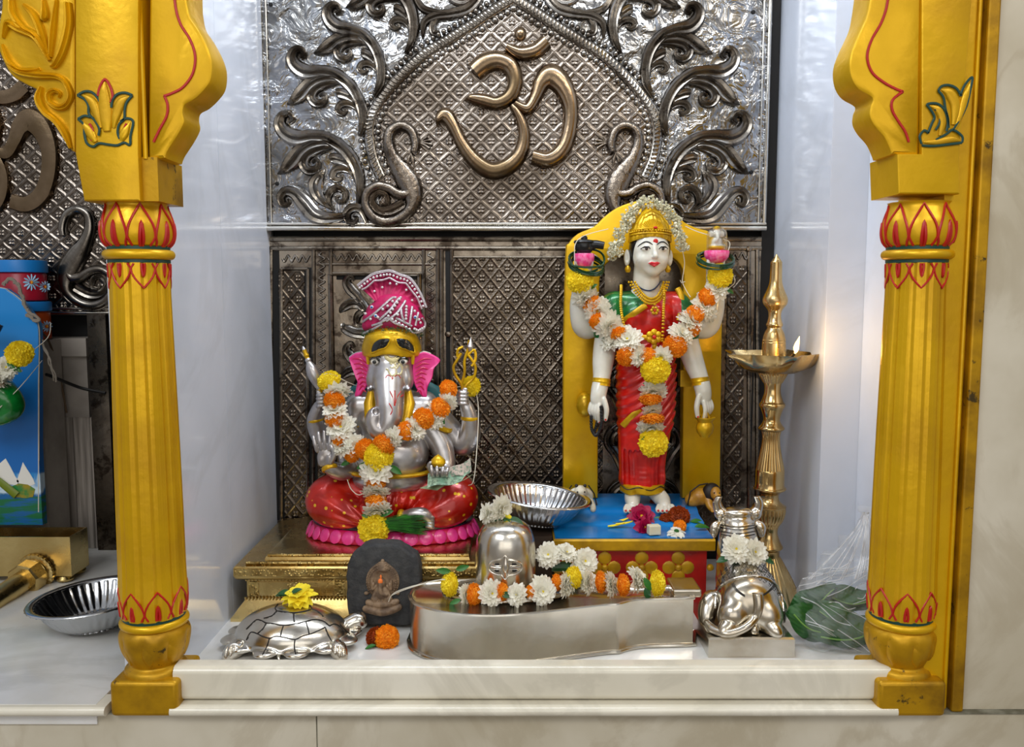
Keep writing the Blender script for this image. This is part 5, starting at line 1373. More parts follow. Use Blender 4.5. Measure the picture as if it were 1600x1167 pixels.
        mb = MB(); q = cr([(-9.5, 384.5, .5), (-4, 380.5, 1.1), (2, 379.8, 1.1), (9, 384, .8), (12, 387, .4)], 4)
        mb.tube([FD(x+sx*a, b, fD(x+sx*a, b)+.4) for a, b, w in q], [w*q_ for a, b, w in q], 6); mb.build('eyebrow', M_HAIR, t)
        mb = MB(); mb.lathe([(0, -6), (3, -5.5), (5, -1), (3.5, 3), (1.2, 5), (.8, 7)], seg=16); mb.v = [tuple(FD(1011.5+sx*31.5-(1 if sx > 0 else 0), 420, 8)+Vector(v)*q_) for v in mb.v]; mb.build('earring', M_GOLDI, t)
    mb = MB(); mb.tube([FD(a, b, d) for a, b, d in ((1006.5, 412.6, 41), (1011, 411.8, 44), (1015.3, 412.8, 44.8), (1019.6, 411.8, 44), (1024.5, 412.4, 40.5))], [.5*q_, 1.9*q_, 1.7*q_, 1.9*q_, .5*q_], 8)
    mb.tube([FD(a, b, d) for a, b, d in ((1008.5, 413.8, 42), (1015, 416, 44.6), (1022, 413.6, 41.8))], [.6*q_, 2.3*q_, .6*q_], 8); mb.build('lips', mat('lip_paint', 'CE2430', 0, .3, coat=.3), t)
    # blouse and saree drape
    fs = FS(FD, 926, 1092, 438, 562, -40, 50, .0012)
    fs.cap((960, 474, 0), (1056, 474, 0), 19, 19, k=10); fs.ell((1008, 502, 5), (46, 28, 46), k=12); fs.ell((1008, 545, 2), (44, 27, 30), k=12)
    for sx in (-1, 1): fs.ell((1008+sx*19, 492, 20), (17, 16, 16), k=8)
    fs.path([(956, 480, 2), (950, 500, 5), (947, 522, 8)], [19, 19, 18.5], k=6); fs.path([(1060, 480, 2), (1068, 500, 5), (1071, 522, 7)], [19, 19, 18], k=6)
    fs.ell((1009, 436, 6), (26, 30, 20), k=3, op='s')
    for i in range(6): fs.path([(984+i*8, 523, 44-abs(i-2)), (1008+i*7, 500-i*2, 48), (1034+i*3, 470-i, 38)], [.8, 1.1, .7], k=2.5, op='s')
    def cf(c):
        X = (c[:, 0]-FD(1000, 480).x)/q_+1000; Z = 480-(c[:, 2]-FD(1000, 480).z)/q_
        red = (Z > np.interp(X, [975, 1003, 1020, 1036, 1040], [498, 477, 466, 440, 300])) & (X > 973) & (X < 1060) & (c[:, 1] < .415)
        return np.where(red | (Z > 530), 1, 0)
    fs.build('blouse', [M_GREEN, M_SARI], t, cf)
    # skirt
    fs = FS(FD, 955, 1062, 525, 762, -36, 44, .0012)
    secs = [(1009, 540, 43, 28), (1009, 580, 44, 30), (1009, 620, 43, 29), (1008, 655, 41, 27), (1005, 690, 36, 24), (1003, 720, 33, 23), (1003, 752, 33.5, 24)]
    qs = cr(secs, 6)
    for a in qs: fs.ell((a[0], a[1], 2), (a[2], a[3], 12), k=10)
    fs.S.box(FD(1003, 772, 0), (.1, .1, 15*q_), op='s')
    cx0 = FD(1004, 700).x
    for i in range(9):
        x = 978+i*6.6; fs.path([(x+(x-1004)*.1, 700, 27-abs(i-4)**2*.7), (x, 725, 29-abs(i-4)**2*.9), (x, 758, 31-abs(i-4)**2*1.0)], [.3, 2.4, 2.6], k=6, op='s')
    def diag(x, y, z):
        X = (x-cx0)/q_; Z = (z-FD(0, 650).z)/q_; return .9*q_*np.sin((Z-X*.8-X*X*.006)*.42)*np.clip((Z+35)/25, 0, 1)
    fs.S.disp(diag)
    fs.build('skirt', M_SARI, t)
    # gold hem, sashes, waist belt
    mb = MB(); n = 64; rs = []
    for z, o in ((754, 0), (755, 1.6), (766, 1.8), (768, 0)):
        rs.append([FD(1003+(33+o)*sin(a), z+1.2*sin(6*a), 2+(23.5+o)*cos(a)*(1+.05*cos(9*a))) for a in [2*pi*i/n for i in range(n)]])
    mb.rings(rs, True, True); mb.build('hem', M_GOLDI, t)
    mb = MB(); mb.tube([FD(1003+35*sin(a), 758+2.2*sin(6*a), 2+25.7*cos(a)) for a in [-1.6+i*.1 for i in range(33)]], .8*q_, 5); mb.build('hem_line', M_HAIR, t)
    bD = lambda x, y: 5+31*sqrt(max(.05, 1-((x-1008)/48)**2))+3
    def band(name, pts, w, flat, m=M_GOLDI, par=t, dn=0):
        q = cr(pts, 5); mb = MB(); mb.tube([FD(a[0], a[1], (a[2] if len(a) > 2 else bD(a[0], a[1])+dn)) for a in q], w*q_, 10, flat=flat, up=(0, 1, 0)); return mb.build(name, m, par)
    band('saree_border', [(972,500,24),(985,489,36),(1004,476,37)], 4.5, .35)
    band('saree_border', [(1056,450,12),(1061,462,16),(1061,480,20),(1056,500,26)], 4.5, .4)
    band('saree_border', [(970,662,22),(982,648,28),(996,635,31)], 5, .35)
    band('waist_belt', [(968,522,22),(985,524,36),(1005,525,40),(1015,525,40)], 4, .5)
    mb = MB()
    for i in range(6):
        a = i*pi/3+pi/6; mb.ell(FD(1015+7.5*cos(a), 524-7.5*sin(a), 42), (5*q_, 2.4*q_, 5*q_), 12, 6)
    mb.ell(FD(1016, 538, 41), (4*q_, 2*q_, 6*q_), 10, 6); bl = mb.build('belt_flower', M_GOLDI, t)
    mb = MB(); mb.ell(FD(1015, 524, 45), (3.2*q_, 1.5*q_, 3.2*q_), 10, 6); mb.build('jewel', M_REDP, bl)
    # necklaces
    mb = MB()
    for dx, lo, r in ((0, 470, 2.1), (5, 466, 2.1), (-4, 474, 1.8)):
        w0 = 27-dx
        for i in range(29):
            u = i/14-1; x = 1011+u*w0; y = 441+(lo-441)*(1-abs(u)**2.1); mb.ell(FD(x, y, bD(x, y)+1-(1-abs(u))*0-(abs(u)**3)*9+(2 if y > 460 else -6*(1-(y-441)/20))), r*q_, 7, 5)
    mb.build('bead_necklace', M_GOLDI, t)
    mb = MB()
    for i in range(6): a = i*pi/3; mb.ell(FD(1016+4.3*cos(a), 484-4.3*sin(a), 42), (2.8*q_, 1.8*q_, 2.8*q_), 9, 6)
    mb.ell(FD(1016, 475, 41), 2.6*q_, 8, 6); pn = mb.build('pendant', M_GOLDI, t)
    mb = MB(); mb.ell(FD(1016, 484, 44), 2*q_, 8, 6); mb.build('jewel', M_REDP, pn)
    mb = MB()
    for i in range(25):
        u = i/12-1; x = 1009+u*21; y = 440+14*(1-u*u); mb.ell(FD(x, y, 3+24*sqrt(max(.02, 1-(u*.98)**2))), 1.3*q_, 6, 4)
    mb.build('dark_bead_string', mat('dark_blue_bead', '14254A', 0, .3), t)
    for st in ([(969,446,12),(967,458,26),(966,475,30),(968,495,34),(973,515,33)], [(1032,446,22),(1032,460,34),(1030,478,40),(1029,500,42),(1028,530,40)]):
        q = cr(st, 6); mb = MB(); 
        for i, a in enumerate(q): mb.ell(FD(*a), (2.6*q_, 1.6*q_, 1.9*q_), 7, 5)
        mb.build('long_chain', M_GOLDI, t)
    # wrist bands
    for c, n, r in (((937, 594, 27), (-.1, -.15, -1), 13.6), ((1089, 593, 25), (.12, -.15, -1), 13.6)):
        mb = MB(); M = orient(FD(*c), n)
        mb.lathe([(r-1.5, -6), (r+.6, -5.6), (r, -2), (r+.8, 0), (r, 2), (r+.6, 5.6), (r-1.5, 6)], seg=28); mb.v = [tuple(M @ (Vector(v)*q_)) for v in mb.v]; mb.build('wrist_band', M_GOLDI, t)
    # boss behind the left hand, rest for the right elbow
    mb = MB(); p = FD(915, 634, -14); mb.ell(p, (14*q_, 18*q_, 20*q_), 20, 12); mb.build('hand_rest', M_GOLDI, t)
    mb = MB(); a, b = FD(1066, 606, -6), FD(1084, 580, -30); mb.box((a.x, .43, a.z), (b.x, .455, b.z)); mb.build('hand_rest', M_GOLDI, t)
    # what the lower hands hold
    mb = MB()
    for st in ([(934,630,44),(936,650,44),(933,664,42),(927,673,42),(921,664,40),(920,645,40)], [(932,634,40),(929,655,38),(925,670,38)]):
        for a in cr(st, 5): mb.ell(FD(*a), 2.9*q_, 7, 5)
    mb.build('black_rosary', M_BLACKB, t)
    mb = MB(); mb.lathe([(.5, -16), (7, -16), (8, -13.5), (12, -9), (13.5, -2), (13, 3), (11, 7), (12, 10), (15, 13), (15.5, 15), (11, 15), (10, 12)], seg=32); mb.v = [tuple(FD(1093.5, 661, 36)+Vector(v)*q_) for v in mb.v]; pot = mb.build('gold_pot', M_GOLDI, t)
    mb = MB(); mb.tube([FD(1088, 647, 38), FD(1092, 628, 42), FD(1100, 647, 38)], 1.8*q_, 8); mb.build('pot_handle', M_GOLDI, pot)
    # lotus buds in the raised hands
    for cx, cy, w, h in ((911, 408, 15, 22), (1115, 402, 18, 19)):
        mb = MB(); b = FD(cx, cy, 20)
        mb.lathe([(w*.45, -h*.5), (w*.75, -h*.3), (w*.95, 0), (w, h*.35), (w*.95, h*.5), (w*.6, h*.46)], seg=48, mod=lambda th, k: 1+.07*abs(sin(th*8)))
        mb.v = [tuple(b+Vector(v)*q_) for v in mb.v]; mb.build('pink_lotus', M_LOTUSP, t)
    return t
goddess()
# things resting in the raised hands
b = FD(911, 397, 20); t = thing('oil_pot', 'small black lidded spouted pot on the pink lotus in the goddess\'s raised hand', 'pot', tuple(b))
mb = MB(); mb.lathe([(9, 0), (11, 2), (14, 6), (15, 11), (14.5, 15), (16.5, 17), (15, 20), (9, 21), (5, 22), (5, 25), (3, 27), (.3, 27.5)], seg=32); mb.v = [tuple(b+Vector(v)*q_) for v in mb.v]; mb.build('pot_body', M_BLACKB, t)
mb = MB(); mb.tube([FD(918, 384, 22), FD(930, 383, 24), FD(941, 385, 26)], [8*q_, 6.5*q_, 6*q_], 14); mb.build('spout', M_BLACKB, t)
b = FD(1115, 393, 20); t = thing('figurine_dome', 'tiny seated figurine under a clear plastic dome in the goddess\'s raised hand', 'figurine', tuple(b))
fs = FS(FD, 1094, 1136, 350, 398, 2, 38, .0007)
fs.ell((1115, 388, 20), (13, 9, 6)); fs.ell((1115, 380, 20), (8, 7, 9), k=3); fs.ell((1115, 366, 21), (6.5, 6, 7), k=2); fs.path([(1115, 368, 26), (1114, 375, 29), (1111, 379, 28)], [2.6, 2, 1.5], k=1); fs.ell((1107, 367, 20), (3.5, 1.8, 5), k=1); fs.ell((1123, 367, 20), (3.5, 1.8, 5), k=1)
fs.ell((1115, 358.5, 21), (5.5, 5, 4), k=.5)
def cfig(c):
    Z = 380-(c[:, 2]-FD(1000, 380).z)/q_; return np.where(Z > 385, 1, np.where(Z < 361, 1, 0))
fs.build('figurine', [M_WMARB, M_GOLDI], t, cfig)
def glassfn(nt, b, vec, xyz): b.inputs['IOR'].default_value = 1.3
M_CLEAR = mat('clear_plastic', 'F4F4F4', 0, .05, trans=1.0, fn=glassfn)
M_CLEAR.node_tree.nodes['Principled BSDF'].inputs['Alpha'].default_value = .35
mb = MB(); mb.lathe([(15.5, 0), (15.5, 24), (14.5, 29), (11, 34), (6, 37), (.5, 38), (.5, 37.4), (5.6, 36.4), (10.5, 33.4), (14, 28.6), (14.9, 24), (14.9, 0)], seg=32); mb.v = [tuple(FD(1115, 393, 20)+Vector(v)*q_) for v in mb.v]; mb.build('clear_dome', M_CLEAR, t)
# green bangles hung on both raised hands
def bangles(cx, cy, specs, label):
    t = thing('glass_bangles', label, 'bangles', tuple(FD(cx, cy, 18)))
    for (dx, dy, rx, n) in specs:
        mb = MB(); M = orient(FD(cx+dx, cy+dy, 20), n); mb.tube([M @ Vector((rx*q_*cos(a), rx*q_*sin(a), 0)) for a in [2*pi*i/48 for i in range(48)]], 1.7*q_, 8, up=tuple(n), closed=True); mb.build('bangle', M_BANGLE, t)
bangles(914, 410, [(0, 0, 27, (.3, -.75, 1)), (1, 3, 27, (.35, -.7, 1)), (0, 6, 26, (.1, -.6, 1)), (3, -2, 25, (-.2, -.8, .8)), (1, 8, 26, (.25, -.5, 1)), (0, 1, 27, (.0, -.3, 1))], 'stack of dark green glass bangles round the raised hand with the black pot')
bangles(1113, 404, [(0, 0, 28, (0, -.45, 1)), (0, 3, 28, (.05, -.42, 1)), (0, 6, 28, (-.05, -.45, 1)), (1, 1.5, 26, (.1, -.5, 1))], 'stack of dark green glass bangles round the raised hand with the clear dome')
# jasmine string round the crown
JB = []
def mk_bud(seed):
    g = random.Random(seed); mb = MB()
    for k in range(7):
        d = Vector((g.uniform(-1, 1), g.uniform(-1, 1), g.uniform(-.2, 1))).normalized(); c = d*.55
        for i in range(5):
            a = i*2*pi/5; vs, fs = petal_grid(.55, .2, .5, .6, 3, 3, .2, .03, g); Q = d.to_track_quat('Z', 'Y').to_matrix() @ Matrix.Rotation(a, 3, 'Z') @ Matrix.Rotation(-.7, 3, 'Y'); mb.add([Q @ v+c for v in vs], fs)
    mb.ell((0, 0, 0), .4, 7, 5); return finish(mb, 'jasmine_cluster', (mat('jasmine_petal_%s' % 'abc'[seed], 'ECE8D2', 0, .5, sss=.15, var=(60, 'DDD8B8')),))
JB = [mk_bud(s) for s in (0, 1, 2)]
path = cr([(961,398,10),(960,385,12),(967,364,12),(978,344,10),(992,328,8),(1010,318,6),(1028,322,6),(1042,334,8),(1053,350,10),(1060,368,12),(1064,388,12)], 8)
t = thing('jasmine_garland', 'white jasmine garland arched round the goddess\'s gold crown', 'garland', tuple(FD(1010, 318, 6)))
g = random.Random(2)
for i in range(0, 96):
    p = path[min(int(i/96*len(path)), len(path)-1)]; cen = (1012, 380); out = Vector((p[0]-cen[0], p[1]-cen[1])).normalized()
    o = g.uniform(-6.5, 6.5); r = g.uniform(6.2, 8.2)
    link('jasmine_cluster', g.choice(JB), t, None, orient(FD(p[0]+out.x*o, p[1]+out.y*o, p[2]+g.uniform(-4, 7)), (g.uniform(-.6, .6), -1, g.uniform(-.5, .7)), g.uniform(0, 6), (r*q_,)*3))
mb = MB(); mb.tube(cr([tuple(FD(*p)) for p in ((1064,392,12),(1068,410,8),(1066,425,10),(1064,440,12),(1068,452,16),(1074,464,24))], 5), .0008, 5); mb.tube([FD(1068, 440, 12), FD(1062, 442, 14), FD(1060, 438, 14)], .0008, 5); mb.build('thread', M_THREAD, t)
# her flower garland
garland('long marigold and white flower garland hung between the goddess\'s raised hands', FD, [
 ('y',904,438,19,30,.8,(-.1,-1,.25)),('b',910,463,18,26),('o',922,474,14,26),('w',930,484,19,28),('o',931,500,13,32),('w',948,507,20,34),('o',962,520,12,40),('b',955,532,15,34),('w',975,528,19,44),('o',974,552,16,46),('b',990,553,15,50),('o',1004,553,13,50),('y',1015,572,21,54,.85,(0,-1,.1)),
 ('b',1025,552,15,52),('o',1046,537,17,48),('w',1055,520,18,46),('o',1073,512,12,38),('w',1072,500,18,38),('b',1102,488,13,28),('o',1078,490,14,36),('w',1092,477,17,32),('o',1098,464,14,32),('b',1112,454,17,28),('y',1118,431,18,30,.75,(0,-1,.3))],
 leaves=[(912,450,24,20,190),(915,452,24,18,30),(1128,450,20,16,-30),(1110,440,26,14,150),(1038,547,52,13,150)], seed=21,
 string=[[(897,432,30),(895,400,34),(898,380,32),(915,368,20),(950,358,4)],[(1120,425,30),(1128,400,28),(1135,380,20),(1120,372,10),(1090,362,0),(1075,352,-20)],[(1128,430,26),(1140,432,24),(1142,442,22),(1133,450,22)]])
garland('short flower pendant hanging down the middle of the goddess\'s red saree', FD, [
 ('w',1013,604,20,46,.8,(0,-.75,-.9)),('o',1009,617,16,48,.6,(0,-.3,-1)),('w',1012,634,14,42,.8,(.1,-.75,-.9)),('o',1012,647,17,46,.55,(0,-.3,-1)),('w',1011,660,18,40,.8,(0,-.75,-.9)),('y',1014,684,21,42,.75,(0,-.9,.2))],
 leaves=[(1013,590,50,17,10),(1013,590,50,17,190),(1013,592,50,16,-40),(1010,673,46,17,200),(1012,673,46,17,-10)], seed=31)
# the two small animals
fs = FS(FD, 1068, 1134, 744, 800, -14, 40, .0008)
fs.ell((1093, 774, 6), (17, 14, 14)); fs.ell((1081, 780, 4), (12, 12, 11), k=4); fs.ell((1113, 766, 17), (9.5, 10, 10.5), k=3); fs.ell((1115, 770, 25), (6, 6, 5.5), k=3); fs.path([(1104, 775, 14), (1104, 784, 20), (1108, 790, 26)], [6, 4.5, 3.5], k=3)
fs.path([(1116, 778, 10), (1120, 786, 18), (1122, 790, 24)], [6, 4, 3], k=3)
for i in range(3): fs.path([(1105+i*2.6, 789, 27), (1106+i*2.8, 792, 30)], [1.6, 1.4], k=.5)
M_LION = mat('tan_lion_paint', 'C8922A', 0, .4, coat=.2, var=(40, 'A8741C')); M_MANE = mat('dark_mane_paint', '1E1610', 0, .5)
t = thing('lion_figurine', 'small tan lion with dark mane lying right of the goddess\'s feet', 'figurine', tuple(FD(1100, 792, 10)))
fs.build('body', M_LION, t)
fs = FS(FD, 1090, 1130, 748, 795, -6, 30, .0008); fs.ell((1109, 768, 12), (15, 11, 17)); fs.ell((1114, 767, 28), (8.8, 16, 10), k=1, op='s'); fs.ell((1115, 782, 14), (8, 8, 10), k=3); fs.build('mane', M_MANE, t)
mb = MB(); 
for x in (1110, 1118): mb.ell(FD(x, 764, 26.5), 1.2*q_, 8, 5)
mb.ell(FD(1115.5, 768, 30.6), (2*q_, 1*q_, 1.2*q_), 8, 5); mb.build('face_marks', M_MANE, t)
mb = MB(); mb.tube([FD(1072, 786, 12), FD(1076, 765, 14), FD(1090, 755, 12), FD(1104, 753, 10)], 1.2*q_, 6); mb.build('outline', M_MANE, t)
fs = FS(FD, 876, 936, 744, 800, -14, 40, .0008)
fs.ell((906, 776, 6), (19, 14, 16)); fs.ell((906, 765, 16), (10.5, 9, 11), k=4); fs.ell((906, 773, 23), (7, 6, 6), k=3)
for sx in (-1, 1): fs.path([(906+sx*9, 762, 14), (906+sx*15, 768, 13), (906+sx*17, 777, 12)], [3, 3.6, 2.2], k=1.5); fs.path([(906+sx*15, 780, 12), (906+sx*19, 788, 18), (906+sx*18, 791, 24)], [5, 4, 3.4], k=2)
t = thing('cow_figurine', 'small white cow with black horn buds lying left of the goddess\'s feet', 'figurine', tuple(FD(906, 792, 10)))
fs.build('body', mat('cream_cow_paint', 'DAD4C0', 0, .4, coat=.2, var=(40, 'B8B098')), t)
mb = MB()
for sx in (-1, 1):
    mb.ell(FD(906+sx*6.5, 755, 17), (2.8*q_, 2.6*q_, 2.8*q_), 8, 6); mb.ell(FD(906+sx*5.5, 763, 24.5), (1.3*q_, 1*q_, 1.4*q_), 8, 5); mb.ell(FD(906+sx*2.5, 775, 28.8), (1*q_, .8*q_, .8*q_), 6, 4)
mb.tube([FD(900, 779, 26), FD(906, 781, 28), FD(912, 779, 26)], .8*q_, 5); mb.build('face_marks', M_MANE, t)
mb = MB()
for sx in (-1, 1): mb = MB(); mb.tube([FD(906+sx*26, 788, 4), FD(906+sx*22, 770, 5), FD(906+sx*13, 757, 5)], 1.1*q_, 6); mb.build('outline', M_MANE, t)
# offerings on the blue step
def on_step(px, py, lift=0, z=.1442): p = PZ(px, py, z); p.z += lift; return p
def petal_flower(name, label, cat, px, py, r, mats_, n=11, w=.3, z=.1442, axis=(0, -.6, .8), lay=((9, 1., .3), (8, .8, .7), (6, .6, 1.1)), disc=.12, lift=None, seed=1):
    me = finish(mk_daisy(seed, lay, w, disc, .6), name, mats_)
    p = on_step(px, py, z=z); s_ = r*S(p.y); p.z += s_*.45 if lift is None else lift
    return tag(link(name, me, None, None, orient(p, axis, .3, (s_,)*3)), label, cat)
petal_flower('magenta_flower', 'magenta bougainvillea bloom on the blue step, larger and further back', 'flower', 1003, 818, 24, (M_MPET, M_YPET), w=.34, seed=41, axis=(-.2, -.8, .7))
petal_flower('magenta_flower', 'magenta bloom low at the front of the blue step beside the white sweet', 'flower', 1006, 830, 19, (M_MPET, M_YPET), w=.36, seed=42, axis=(.4, -.9, .3), lift=.008)
for k, (px, py, r, kd, lab) in enumerate(((1029, 800, 17, 'r', 'rust marigold touching the goddess\'s right foot, furthest back'), (1060, 818, 19, 'r', 'rust orange marigold on the blue step, right of the magenta blooms'), (1040, 818, 11, 'r', 'small dark rust marigold between the magenta blooms and the larger marigold'), (1062, 828, 11, 'o', 'small orange marigold head just behind the fallen white daisy'))):
    p = on_step(px, py); s_ = r*S(p.y); p.z += s_*.55
    tag(flower(kd, p, s_, (random.uniform(-.4, .4), -.8, .6), sq=.75), lab, 'flower')
petal_flower('white_flower', 'fallen white daisy face down with green calyx at the front of the blue step', 'flower', 1057, 836, 18, (M_WPET, M_LEAF), w=.3, seed=44, lay=((11, 1., -.25), (9, .9, -.05)), disc=.22, axis=(0, -.3, 1), lift=.006)
t = thing('yellow_petals', 'loose yellow petals lying on the blue step left of the magenta blooms', 'petals', tuple(on_step(963, 826)))
for i, (px, py, a) in enumerate(((950, 825, 5), (957, 820, 12), (962, 824, -6))):
    vs, fs_ = petal_grid(28*S(.3), 5*S(.3), .4, .4); mb = MB(); mb.add(vs, fs_); p = on_step(px, py, .002+i*.0015); mb.build('petal', M_YPET, t, M=Matrix.Translation(p) @ Matrix.Rotation(radians(a), 4, 'Z'))
for k, (px, py, a) in enumerate(((1040, 816, 160), (1078, 820, -5), (1085, 828, -15))):
    o = leaf_at(on_step(px, py, .006), 26*S(.3), (cos(radians(a)), sin(radians(a))*-.3, .1), (0, -.5, 1), None, LEAF, 'green_sepal'); tag(o, ('green sepal between the magenta bloom and marigold', 'green sepal right of the rust marigold, upper of two', 'green sepal right of the rust marigold, lower and rightmost')[k], 'leaf')
p = on_step(1022, 836); mb = MB(); mb.box((-.0115, -.008, 0), (.0115, .008, .018)); o = mb.build('sweet_cube', mat('white_sweet', 'D5CFB2', 0, .55, bump=(90, .5, .002)), smooth=False, M=Matrix.Translation(p+Vector((0, .004, .0005))) @ Matrix.Rotation(.2, 4, 'Z'))
md = o.modifiers.new('b', 'BEVEL'); md.width = .002; md.segments = 2; tag(o, 'small white sweet cube on the blue step in front of the magenta blooms', 'sweet')
# ============================================================ things along the front of the floor
M_SILV = mat('polished_silver', 'D8D3C8', 1, .22, var=(9, 'B8AE9C', .4, .7), fn=f_sil, rvar=.05)
M_GROOVE = mat('dark_groove', '1E1B18', .3, .5)
M_STEEL = mat('stainless_steel', 'C6C8CA', 1, .2, fn=f_sil, rvar=.05)
# ---------------------------------------------------------- lingam on its base
ZB = .083
def lingam():
    fr = [(638,930),(642,940),(655,948),(680,955),(712,960),(760,963),(810,961),(860,956),(910,950),(945,946),(966,945)]
    sp = [(966,945),(985,940),(1010,937),(1050,936),(1086,935)]
    bk = [(1086,917),(1050,915),(1010,917),(985,917),(966,913),(930,908),(880,906),(820,905),(760,905),(700,907),(660,911),(643,920)]
    o = [PZ(a, b, ZB) for a, b in cr(fr, 4)[:-1]+cr(sp, 3)+cr(bk, 4)]
    c = PZ(790, 922, ZB); c = Vector((c.x, .148, ZB))
    t = thing('lingam', 'polished silver domed lingam on a long low spouted silver base at the front', 'shrine object', (c.x, c.y, 0))
    cen = sum(o, Vector())/len(o)
    def ring(off, z): 
        n = len(o); r = []
        for i in range(n):
            t_ = (o[(i+1) % n]-o[i-1]).normalized(); nn = Vector((t_.y, -t_.x, 0)); r.append(o[i]+nn*off); r[-1].z = z
        return r
    mb = MB(); mb.rings([ring(.000, .0), ring(.0, .004), ring(-.0025, .008), ring(-.0025, ZB-.003), ring(-.001, ZB), ring(-.006, ZB+.001), ring(-.010, ZB-.003)], True, True); mb.build('base', M_SILV, t, angle=50)
    mb = MB(); mb.tube(ring(.0012, .0035), .0032, 8, closed=True, up=(0, 0, 1)); mb.build('foot_rim', M_SILV, t)
    mb = MB(); mb.tube(ring(-.002, ZB), .0026, 8, closed=True, up=(0, 0, 1)); mb.build('top_rim', M_SILV, t)
    # dished circles round the dome
    for rx, ry, r in ((.105, .056, .003), (.085, .05, .002)):
        mb = MB(); mb.tube([(c.x+rx*cos(a), c.y-.01+ry*sin(a), ZB) for a in [2*pi*i/64 for i in range(64)]], r, 8, closed=True, up=(0, 0, 1)); mb.build('raised_ring', M_SILV, t)
    a, b = PZ(1052, 925, ZB+.008), PZ(1086, 908, ZB+.008)
    o2 = MB().box((a.x, a.y, ZB-.002), (b.x, b.y+.01, ZB+.012)).build('spout_channel', M_SILV, t, smooth=False); md = o2.modifiers.new('b', 'BEVEL'); md.width = .003; md.segments = 3
    r = .0518; zt = P(788, 808, .15).z-ZB
    pr = [(r*1.06, -.004), (r*1.03, .003), (r, .010), (r*.995, zt*.45), (r*.985, zt*.6), (r*.93, zt*.74), (r*.80, zt*.86), (r*.58, zt*.94), (r*.3, zt*.985), (.0005, zt)]
    mb = MB(); mb.lathe(cr(pr, 4), c, 96); mb.build('dome', M_SILV, t)
    # emblem
    def e(px, py, d=.0): p = P(px, py, c.y-r); dx = p.x-c.x; p.y = c.y-sqrt(max(1e-6, r*r-dx*dx))-d; return p
    mb = MB()
    mb.tube([e(a, b, .0005) for a, b in cr([(764,887),(766,880),(776,876),(784,874),(789,869),(795,874),(803,876),(813,880),(816,887),(813,894),(803,898),(795,899),(789,905),(784,899),(776,898),(766,894)], 4, True)], .0016, 8, closed=True)
    for y in (887,): mb.tube([e(a, y, .001) for a in (767, 775, 783)], .0016, 8); mb.tube([e(a, y, .001) for a in (797, 805, 813)], .0016, 8)
    for sx in (-1, 1):
        for sy in (-1, 1):
            mb.tube([e(790+sx*a, 887+sy*b, .0008) for a, b in ((7, 2.6), (15, 2.8), (20, 4.5), (15, 7.5), (7, 8))], .0012, 6)
    em = mb.build('emblem', M_SILV, t)
    mb = MB(); q = [(871, .4), (880, 3.6), (887, 5.2), (894, 3.6), (903, .4)]; mb.tube([e(790, y, .0012) for y, w in q], [max(w, .5)*.00105 for y, w in q], 10, flat=.7, up=(0, 1, 0)); mb.build('lozenge', M_SILV, em)
    mb = MB()
    for sx in (-1, 1):
        for sy in (-1, 1):
            mb.ell(e(790+sx*12.5, 887+sy*4.8, -.0002), (5*.00105, .0009, 2.0*.00105), 10, 6)
    mb.build('dark_inlay', M_GROOVE, em)
    return t, c, r, zt
tLi, cLi, rLi, ztLi = lingam()
FQ = FigP(.08)
def yq(Y): return -(Y-.08)/FQ.s
SIDE = (1, -.35, .12); SIDM = (-1, -.4, .12)
garland('flower garland curled over the silver base round the lingam dome', FQ, [
 ('y',704,913,19,yq(.115),.75,SIDM),('b',726,930,17,yq(.09),.8,SIDE),('o',740,929,17,yq(.085),.7,SIDE),('w',768,927,19,yq(.075),.9,(.4,-1,.3)),('o',784,925,14,yq(.08),.7,SIDE),('b',808,929,17,yq(.072),.9,(-.5,-1,.3)),('o',831,925,11,yq(.08)),('w',848,924,20,yq(.078),.9,(.1,-1,.3)),
 ('o',869,910,13,yq(.10),.7,SIDE),('w',882,915,17,yq(.095),.8,SIDE),('y',897,902,17,yq(.11),.8,SIDM),('w',918,909,19,yq(.11),.6,SIDE),('o',938,909,17,yq(.11),.55,SIDE),('w',954,914,18,yq(.105),.6,SIDE),('o',973,914,17,yq(.105),.65,SIDE),('b',992,908,19,yq(.11),.7,SIDE),('y',1026,911,20,yq(.11),.65,SIDE)],
 leaves=[(705,893,yq(.12),26,170),(712,890,yq(.12),24,20),(800,930,yq(.07),20,170,1),(720,936,yq(.08),20,200),(1006,902,yq(.10),26,-60),(1008,918,yq(.10),22,-70,1)], seed=51,
 string=[[(704,905,yq(.11)),(680,907,yq(.10)),(655,914,yq(.10)),(630,922,yq(.11)),(612,930,yq(.13))],[(704,902,yq(.115)),(670,910,yq(.11)),(640,917,yq(.11)),(615,927,yq(.13)),(607,940,yq(.14))]])
t = thing('white_flowers', 'three white flowers with yellow centres piled right of the lingam dome', 'flowers', tuple(P(885, 880, .16)))
for px, py, r, ax in ((857, 867, 21, (-.2, -1, .5)), (885, 864, 18, (.3, -.6, .8)), (914, 877, 22, (.15, -1, .45))):
    flower('w', P(px, py, .155), r*S(.155)*1.1, ax, None, t, .9)
mb = MB(); mb.tube([P(862, 885, .165), P(885, 885, .165), P(905, 892, .165)], .009, 8); mb.build('stem', M_LEAF_D, t)
t = thing('bel_leaves', 'dark green three part leaf draped over the top of the lingam dome', 'leaf', tuple(cLi+Vector((0, 0, ztLi))))
top = cLi+Vector((.002, -.008, ztLi+.001))
for a, up in ((215, (0, -.8, 1)), (-35, (0, -.8, 1)), (-95, (0, -1, .6))):
    d = Vector((cos(radians(a)), -.35, sin(radians(a))*.62)) if a != -95 else Vector((.05, -1, -.35))
    o = leaf_at(top, .040 if a != -95 else .02, d, up, t, LEAF_D)
